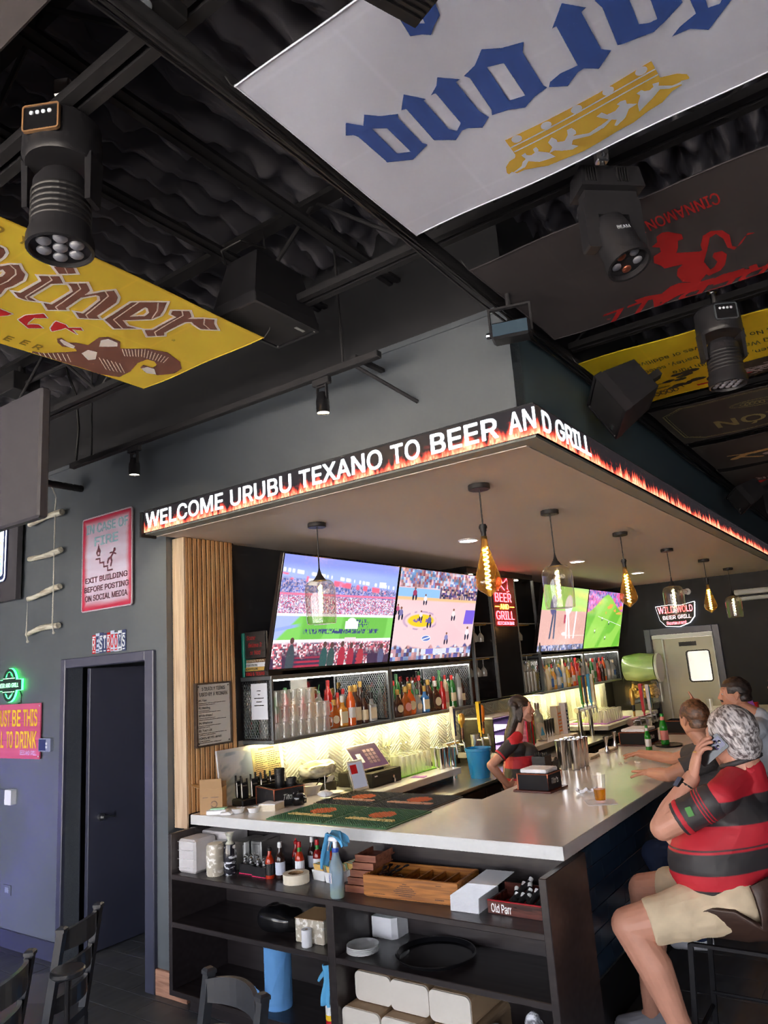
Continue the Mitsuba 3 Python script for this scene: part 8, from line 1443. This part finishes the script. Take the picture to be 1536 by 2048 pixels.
shoe(aR+V(.01, 0, .015), (-.98, .1), 'm_shoegray', 'm_white', 'grey sneaker with a white sole'); shoe(aL+V(0, 0, 0), (-1, -.05), 'm_shoegray', 'm_white')
w = Th('wristwatch', 'black smartwatch on the left wrist of the man with the phone', 'watch'); wp = wrL*.80+elL*.20; wm = np.eye(4); wm[:3, :3] = trimesh.geometry.align_vectors([0, 0, 1], unit(wrL-elL))[:3, :3]; wm[:3, 3] = wp
w.part('strap', tx(lathe([(.037, -.011), (.042, -.010), (.042, .010), (.037, .011), (.037, -.011)], 30), wm), 'm_black', 40); fc = unit(np.cross(unit(wrL-elL), V(.3, -.2, 1))); fc = unit(V(-.75, -.6, .3)-unit(wrL-elL)*(unit(wrL-elL)@V(-.75, -.6, .3))); w.part('case', tx(prism(sbox(-.018, -.016, .018, .016).buffer(.006), .012), frame(wp+fc*.036, unit(wrL-elL), np.cross(fc, unit(wrL-elL)))), 'm_blackgloss', 30)
r_ = Th('ring', 'gold ring on the phone hand of the grey-haired man', 'ring'); r_.solo(tx(lathe([(.0100, -.002), (.0118, 0), (.0100, .002)], 16), hmat(wrL+V(.01, .005, .02)+unit(V(.30, .10, .95))*.105+V(-.01, -.012, -.004), V(1, 0, 0), (.35, .1, .9))), 'm_gold', True)
pm = frame(V(-.838, 3.752, 1.452), V(.78, .08, .62), V(-.62, .10, .78)); ph = Th('phone', 'dark smartphone held to the ear of the grey-haired man', 'phone'); ph.part('case', tx(prism(sbox(-.068, -.030, .068, .030).buffer(.008), .010), pm @ M4((0, 0, -.005))), 'm_blackgloss', 30)
mat('m_lensviolet', srgb(50, 46, 84), .1); pk_ = ph.part('camera_bump', tx(prism(sbox(.030, -.018, .064, .020).buffer(.006), .003), pm @ M4((0, 0, .005))), 'm_lensviolet', 30)
for a_, b_ in ((.037, -.010), (.037, .013), (.057, .002)): sub(pk_, 'lens', tx(lathe([(.0, .0085), (.007, .0085), (.008, .0075), (.008, .004)], 14), pm @ M4((a_, b_, 0))), 'm_blackgloss', True)
# ---------------- bar stools
mat('m_leather', srgb(52, 36, 30), .5)
def stool(m, lab):
    s = Th('bar_stool', lab, 'bar stool', m); rows = []
    prof = [(-.24, .655), (-.18, .650), (-.08, .645), (.03, .645), (.12, .665), (.185, .725), (.215, .81), (.235, .89), (.25, .965)]
    for i, (px_, pz) in enumerate(prof):
        bk = max(0, (i-3)/5); rows.append([(px_-.15*bk*abs(q)**2.2, q*(.272-.03*bk), pz+(.075*(1-bk)+.0*bk)*abs(q)**3+(.10*abs(q)**3*math.sin(PI*min(1, i/5.0)) if i < 6 else 0)-.05*bk*bk*abs(q)**3) for q in np.linspace(-1, 1, 17)])
    sh = cloth(rows, .022, None, None, None); k = s.part('bucket_seat', sh, 'm_leather', True)
    for a in (-1, 1):
        sub(k, 'seam', tube([(r[8+5*a][0], r[8+5*a][1], r[8+5*a][2]+.0125) for r in rows], .003, 5), 'm_brown', True, m=m)
        s.part('front_leg', hull([(-.20+dx, a*.18+dy, .630) for dx in (-.011, .011) for dy in (-.011, .011)]+[(-.25+dx, a*.19+dy, 0) for dx in (-.011, .011) for dy in (-.011, .011)]), 'm_steelblack'); s.part('rear_leg', hull([(.12+dx, a*.18+dy, .635) for dx in (-.011, .011) for dy in (-.011, .011)]+[(.20+dx, a*.19+dy, 0) for dx in (-.011, .011) for dy in (-.011, .011)]), 'm_steelblack')
        s.part('side_rail', cyl((-.228, a*.177, .30), (.165, a*.177, .30), .009, 8), 'm_steelblack')
    s.part('footrest', cyl((-.235, -.18, .24), (-.235, .18, .24), .010, 8), 'm_steelblack'); s.part('under_frame', cat_([bx(-.20, .12, -.19, -.17, .622, .636), bx(-.20, .12, .17, .19, .622, .636)]), 'm_steelblack')
    return s
stool(M4((-.83, 3.84, 0), 0), 'brown leather bucket bar stool carrying the man with the phone'); stool(M4((-.70, 5.20, 0), 0), 'bar stool beyond the grey-haired man, under the man with outstretched arm')
t2 = Th('bar_stool', 'bar stool with bent tube legs behind the nearest stool, at the right edge', 'bar stool', M4((-.35, 4.62, 0), .3))
for a in (-1, 1): t2.part('sled_leg', tube([(-.18, a*.19, .64), (-.05, a*.19, .655), (.02, a*.19, .62), (.05, a*.19, .5), (.09, a*.19, .12), (.08, a*.19, .03), (.02, a*.19, .012), (-.20, a*.19, .012)], .011, 8), 'm_steelblack', True)
t2.part('seat', tx(prism(sbox(-.2, -.2, .2, .2).buffer(.02), .04), M4((0, 0, .655))), 'm_leather', 30); t2.part('cross_bar', cyl((-.2, -.19, .012), (-.2, .19, .012), .011, 8), 'm_steelblack')
# ---------------- bartender
B0_, r2_, c2_ = V(-2.9, 6.0, 0), V(.821, .571, 0), V(.571, -.821, 0)
def L(a, z, b_=0.0): return B0_+r2_*a+c2_*b_+V(0, 0, z)
t = Th('person', 'long-haired bartender woman in red and black jersey behind the bar, hand on hip', 'person')
BM = hmat(L(.045, 1.478), r2_*.97+c2_*.12+V(0, 0, -.02), s=.97); sR, eR, wR = L(-.085, 1.215, .155), L(-.285, 1.06, .20), L(-.155, .885, .165); sLf, eLf, wLf = L(-.02, 1.215, -.17), L(.05, .98, -.22), L(.20, .92, -.10)
b = head(BM, .92)+chain([(L(.02, 1.40), .048), (L(-.01, 1.28), .055)])+[bone((L(-.03, 1.12), .10), (L(-.06, .90), .115)), bone((sR, .045), (sLf, .045)), bone((L(-.06, .86, .08), .11), (L(-.06, .86, -.08), .11))]
b += chain([(sR, .045), (eR, .036)])+chain([(eR, .037), (eR*.6+wR*.4, .037), (wR, .025)])+chain([(sLf, .045), (eLf, .036), (wLf, .025)])+hand(wR, r2_*.92+c2_*(-.15)+V(0, 0, -.12), -c2_+V(0, 0, .05), V(0, 0, 1)+r2_*.2, (.12, .15, .2, .25), .3, .92)+hand(wLf, r2_+V(0, 0, -.2), c2_*-.2+V(0, 0, -1), c2_, (.3, .3, .3, .3), .3, .9)
for s in (1, -1): b += chain([(L(-.05, .85, s*.09), .085), (L(-.03, .48, s*.09), .055), (L(-.05, .07, s*.09), .04)])
t.part('body', fuse(b, .0095, 6), 'm_skin2', True)
hs = [ell((-.016, 0, .036), (.104, .082, .094)), m3.Manifold.batch_hull([sph(V(-.06, .05, .03), .05), sph(V(-.06, -.05, .03), .05), sph(V(-.055, .055, -.06), .045), sph(V(-.055, -.055, -.06), .045)]), m3.Manifold.batch_hull([sph(V(-.06, .05, -.06), .045), sph(V(-.06, -.055, -.06), .045), sph(V(-.125, .03, -.22), .042), sph(V(-.125, -.035, -.22), .042), sph(V(-.15, -.01, -.29), .025)]), m3.Manifold.batch_hull([sph(V(.02, -.074, .03), .018), sph(V(-.02, -.078, -.09), .018), sph(V(-.05, -.06, -.02), .04)])]
t.part('hair', hairmesh(hs, [boxm(.066, .3, -.2, .2, -.3, .066), boxm(.012, .3, -.2, .2, -.3, .03)], BM, .003, 60, .008, 6), 'm_hairblack', True, 'long straight black hair'); face(t, BM, 'm_hairblack')
jersey('m_jersey2', 0.0, 0.0, ((1.215, 1.105), (1.010, .935), (.900, .885)), 0)
sh = [bone((L(-.04, 1.17, .10), .075), (L(-.04, 1.17, -.10), .075), (L(-.03, 1.08), .115)), bone((L(.065, 1.115, .06), .085), (L(.065, 1.115, -.06), .085), (L(-.02, 1.05), .11)), m3.Manifold.batch_hull([sph(L(-.02, 1.05, .04), .12), sph(L(-.02, 1.05, -.04), .12), sph(L(-.055, .90, .06), .115), sph(L(-.055, .90, -.06), .115)]), bone((sR+V(0, 0, 0), .055), (L(-.02, 1.255, .06), .05)), bone((sLf, .055), (L(-.01, 1.255, -.06), .05))]
q = m3.Manifold.batch_boolean(sh, m3.OpType.Add)-boxm(-4, -1, 4, 8, .2, .852)-bone((L(.03, 1.40), .06), (L(.02, 1.275), .056)); j = to_tm(q.refine_to_length(.012)); j.merge_vertices(); t.part('jersey', folds(trimesh.smoothing.filter_taubin(j, .5, .53, iterations=8), .004, 14, 8, (1, 1, 2)), 'm_jersey2', True, 'red and black hooped jersey')
for sh_, el_ in ((sR, eR), (sLf, eLf)): s_, m = sleeve(sh_, el_, .055, .054, .60, .05); k = t.part('sleeve', s_, 'm_jerseyblack', True); sub(k, 'cuff_stripe', tx(lathe([(.0545, -.022), (.057, -.018), (.057, -.008), (.0545, -.004)], 24), m), 'm_jerseyred', True)
ps = []
for s in (1, -1): ps += chain([(L(-.05, .84, s*.085), .105), (L(-.03, .48, s*.09), .075), (L(-.05, .10, s*.09), .06)])
t.part('trousers', fuse(ps+[bone((L(-.05, .86, .07), .115), (L(-.05, .86, -.07), .115))], .02, 5), 'm_trousers', True); mat('m_trousers', srgb(44, 42, 38), .8)
for s in (1, -1): t.part('shoe', fuse([bone((L(-.06, .045, s*.09), .042), (L(.10, .035, s*.09), .036))], .015, 4), 'm_black', True)
# ---------------- other guests farther along the bar
def guest(lab, hc, hf, skin, hair, shirt, sL_, sR_, arms, pants=None, beard=False, hips=None, knees=None, shoes=True):
    t = Th('person', lab, 'person'); m = hmat(hc, hf); ch = (sL_+sR_)/2; hp = hips if hips is not None else V(ch[0]+.02, ch[1], .80)
    b = head(m)+chain([(hc+V(0, 0, -.08), .055), (ch+V(0, 0, .05), .062)])+[bone((sL_, .05), (sR_, .05)), bone((ch+V(0, 0, -.12), .12), (hp, .13))]
    for sh_, el_, wr_, d, n, u in arms: b += chain([(sh_, .052), (el_, .042), (el_*.6+wr_*.4, .042), (wr_, .029)])+hand(wr_, V(*d), V(*n), V(*u), (.06, .10, .14, .18) if d[2] < .5 else (.05, 1.2, 1.3, 1.3), .35)
    kn = knees or [hp+V(-.42, s*.13, -.08) for s in (-1, 1)]; an = [k+V(.20, 0, -.40) for k in kn]
    for k, a, s in zip(kn, an, (-1, 1)): b += chain([(hp+V(0, s*.09, 0), .09), (k, .062), (a, .042)])+[bone((a, .04), (a+V(-.13, 0, -.05), .032))]
    t.part('body', fuse(b, .011, 6), skin, True); t.part('hair', shorthair(m, 5 if beard else 9, -.05), hair, True); face(t, m, hair)
    if beard: t.part('beard', hairmesh([m3.Manifold.batch_hull([sph(V(.074, 0, -.098), .022), sph(V(.074, .022, -.07), .014), sph(V(.074, -.022, -.07), .014)]), bone((V(.094, -.022, -.042), .007), (V(.1, 0, -.036), .007), (V(.094, .022, -.042), .007))], [], m, .002, 70, .006, 3), hair, True, 'dark goatee')
    sh = [bone((sL_+V(0, 0, -.01), .07), (sR_+V(0, 0, -.01), .07)), m3.Manifold.batch_hull([sph(ch+V(0, -.07, -.12), .135), sph(ch+V(0, .07, -.12), .135), sph(hp+V(-.02, -.06, .08), .155), sph(hp+V(-.02, .06, .08), .155)]), bone((ch+V(0, 0, .02), .085), (ch+V(0, 0, .05), .07))]
    q = m3.Manifold.batch_boolean(sh, m3.OpType.Add); q = q-boxm(hp[0]-1, hp[0]+1, hp[1]-1, hp[1]+1, .2, hp[2]-.02); j = to_tm(q.refine_to_length(.016)); j.merge_vertices(); t.part('shirt', folds(trimesh.smoothing.filter_taubin(j, .5, .53, iterations=8), .006, 10, 4), shirt, True)
    for sh_, el_, *_ in arms: t.part('sleeve', sleeve(sh_, el_, .072, .068, .6, 0)[0], shirt, True)
    ps = []
    for k, a, s in zip(kn, an, (-1, 1)): ps += chain([(hp+V(0, s*.09, 0), .115), (k, .082), (a, .062)])
    t.part('trousers', fuse(ps, .02, 5), pants or 'm_jeans', True)
    for a in an: t.part('shoe', fuse([bone((a+V(.02, 0, -.05), .045), (a+V(-.15, 0, -.075), .036))], .014, 4), 'm_shoewhite', True)
    return t
mat('m_jeans', srgb(34, 46, 76), .8); mat('m_shoewhite', srgb(196, 196, 202), .6); mat('m_shirtgray', srgb(178, 180, 186), .85); mat('m_shirtdark', srgb(54, 50, 50), .85)
def f_floral(p, n, uv): return mikit.mix((.045, .010, .014), (.40, .20, .20), mikit.smoothstep(.60, .68, mikit.fbm(p.x*34, p.y*34, p.z*34, 2)))
mat('m_shirtfloral', mikit.proc(f_floral), .8)
guest('man with brown hair in a dark shirt stretching his arm along the bar', V(-1.225, 5.16, 1.455), V(-.75, .66, -.05), 'm_skin3', 'm_hairbrown', 'm_shirtdark', V(-1.15, 4.96, 1.24), V(-1.20, 5.38, 1.24),
      [(V(-1.20, 5.40, 1.24), V(-1.53, 5.70, 1.130), V(-1.86, 5.98, 1.125), (-.78, .50, -.12), (-.1, 0, -1), (-.5, -.8, 0)), (V(-1.15, 4.95, 1.23), V(-1.36, 4.88, 1.15), V(-1.52, 5.04, 1.135), (-.7, .6, 0), (0, 0, -1), (-.5, -.8, 0))], hips=V(-.80, 5.15, .82), knees=[V(-1.46, 4.72, .72), V(-1.44, 5.30, .72)])
guest('dark-haired man with goatee in a pale grey shirt, pointing over the bar', V(-1.12, 6.05, 1.545), V(-.93, -.25, .0), 'm_skin3', 'm_hairblack', 'm_shirtgray', V(-.98, 5.83, 1.33), V(-.98, 6.27, 1.33),
      [(V(-.98, 6.29, 1.32), V(-1.22, 6.40, 1.15), V(-1.42, 6.24, 1.42), (-.25, -.1, .9), (-.5, -.6, 0), (-.3, .7, .2)), (V(-.98, 5.81, 1.32), V(-1.15, 5.74, 1.16), V(-1.40, 5.80, 1.14), (-1, .1, 0), (0, 0, -1), (0, 1, 0))], beard=True, hips=V(-.78, 6.05, .85), pants='m_trousers')
tw_ = guest('woman with black hair in a dark floral shirt at the right edge of the picture', V(-.93, 7.05, 1.545), V(-.9, .3, 0), 'm_skin2', 'm_hairblack', 'm_shirtfloral', V(-.88, 6.83, 1.33), V(-.88, 7.25, 1.33), [(V(-.88, 6.81, 1.32), V(-1.08, 6.78, 1.15), V(-1.36, 6.86, 1.14), (-1, 0, 0), (0, 0, -1), (0, 1, 0)), (V(-.88, 7.27, 1.32), V(-1.05, 7.33, 1.15), V(-1.34, 7.28, 1.14), (-1, 0, 0), (0, 0, -1), (0, -1, 0))], hips=V(-.66, 7.05, .85), pants='m_trousers')
t = Th('beer_glass', 'glass of orange beer on the bar before the woman at the right edge', 'beer glass', M4((-1.56, 6.60, CT+.001))); t.part('glass', lathe([(0, 0), (.030, 0), (.042, .155), (.0405, .155), (.0295, .012), (0, .012)], 24), 'm_glass', 40); t.part('beer', lathe([(0, .0125), (.0288, .0125), (.038, .12), (0, .12)], 24), 'm_beer', 40)
for y in (6.05, 7.05): stool(M4((-.68, y, 0), 0), 'bar stool under the '+('man in the pale grey shirt' if y < 6.4 else 'woman in the floral shirt'))
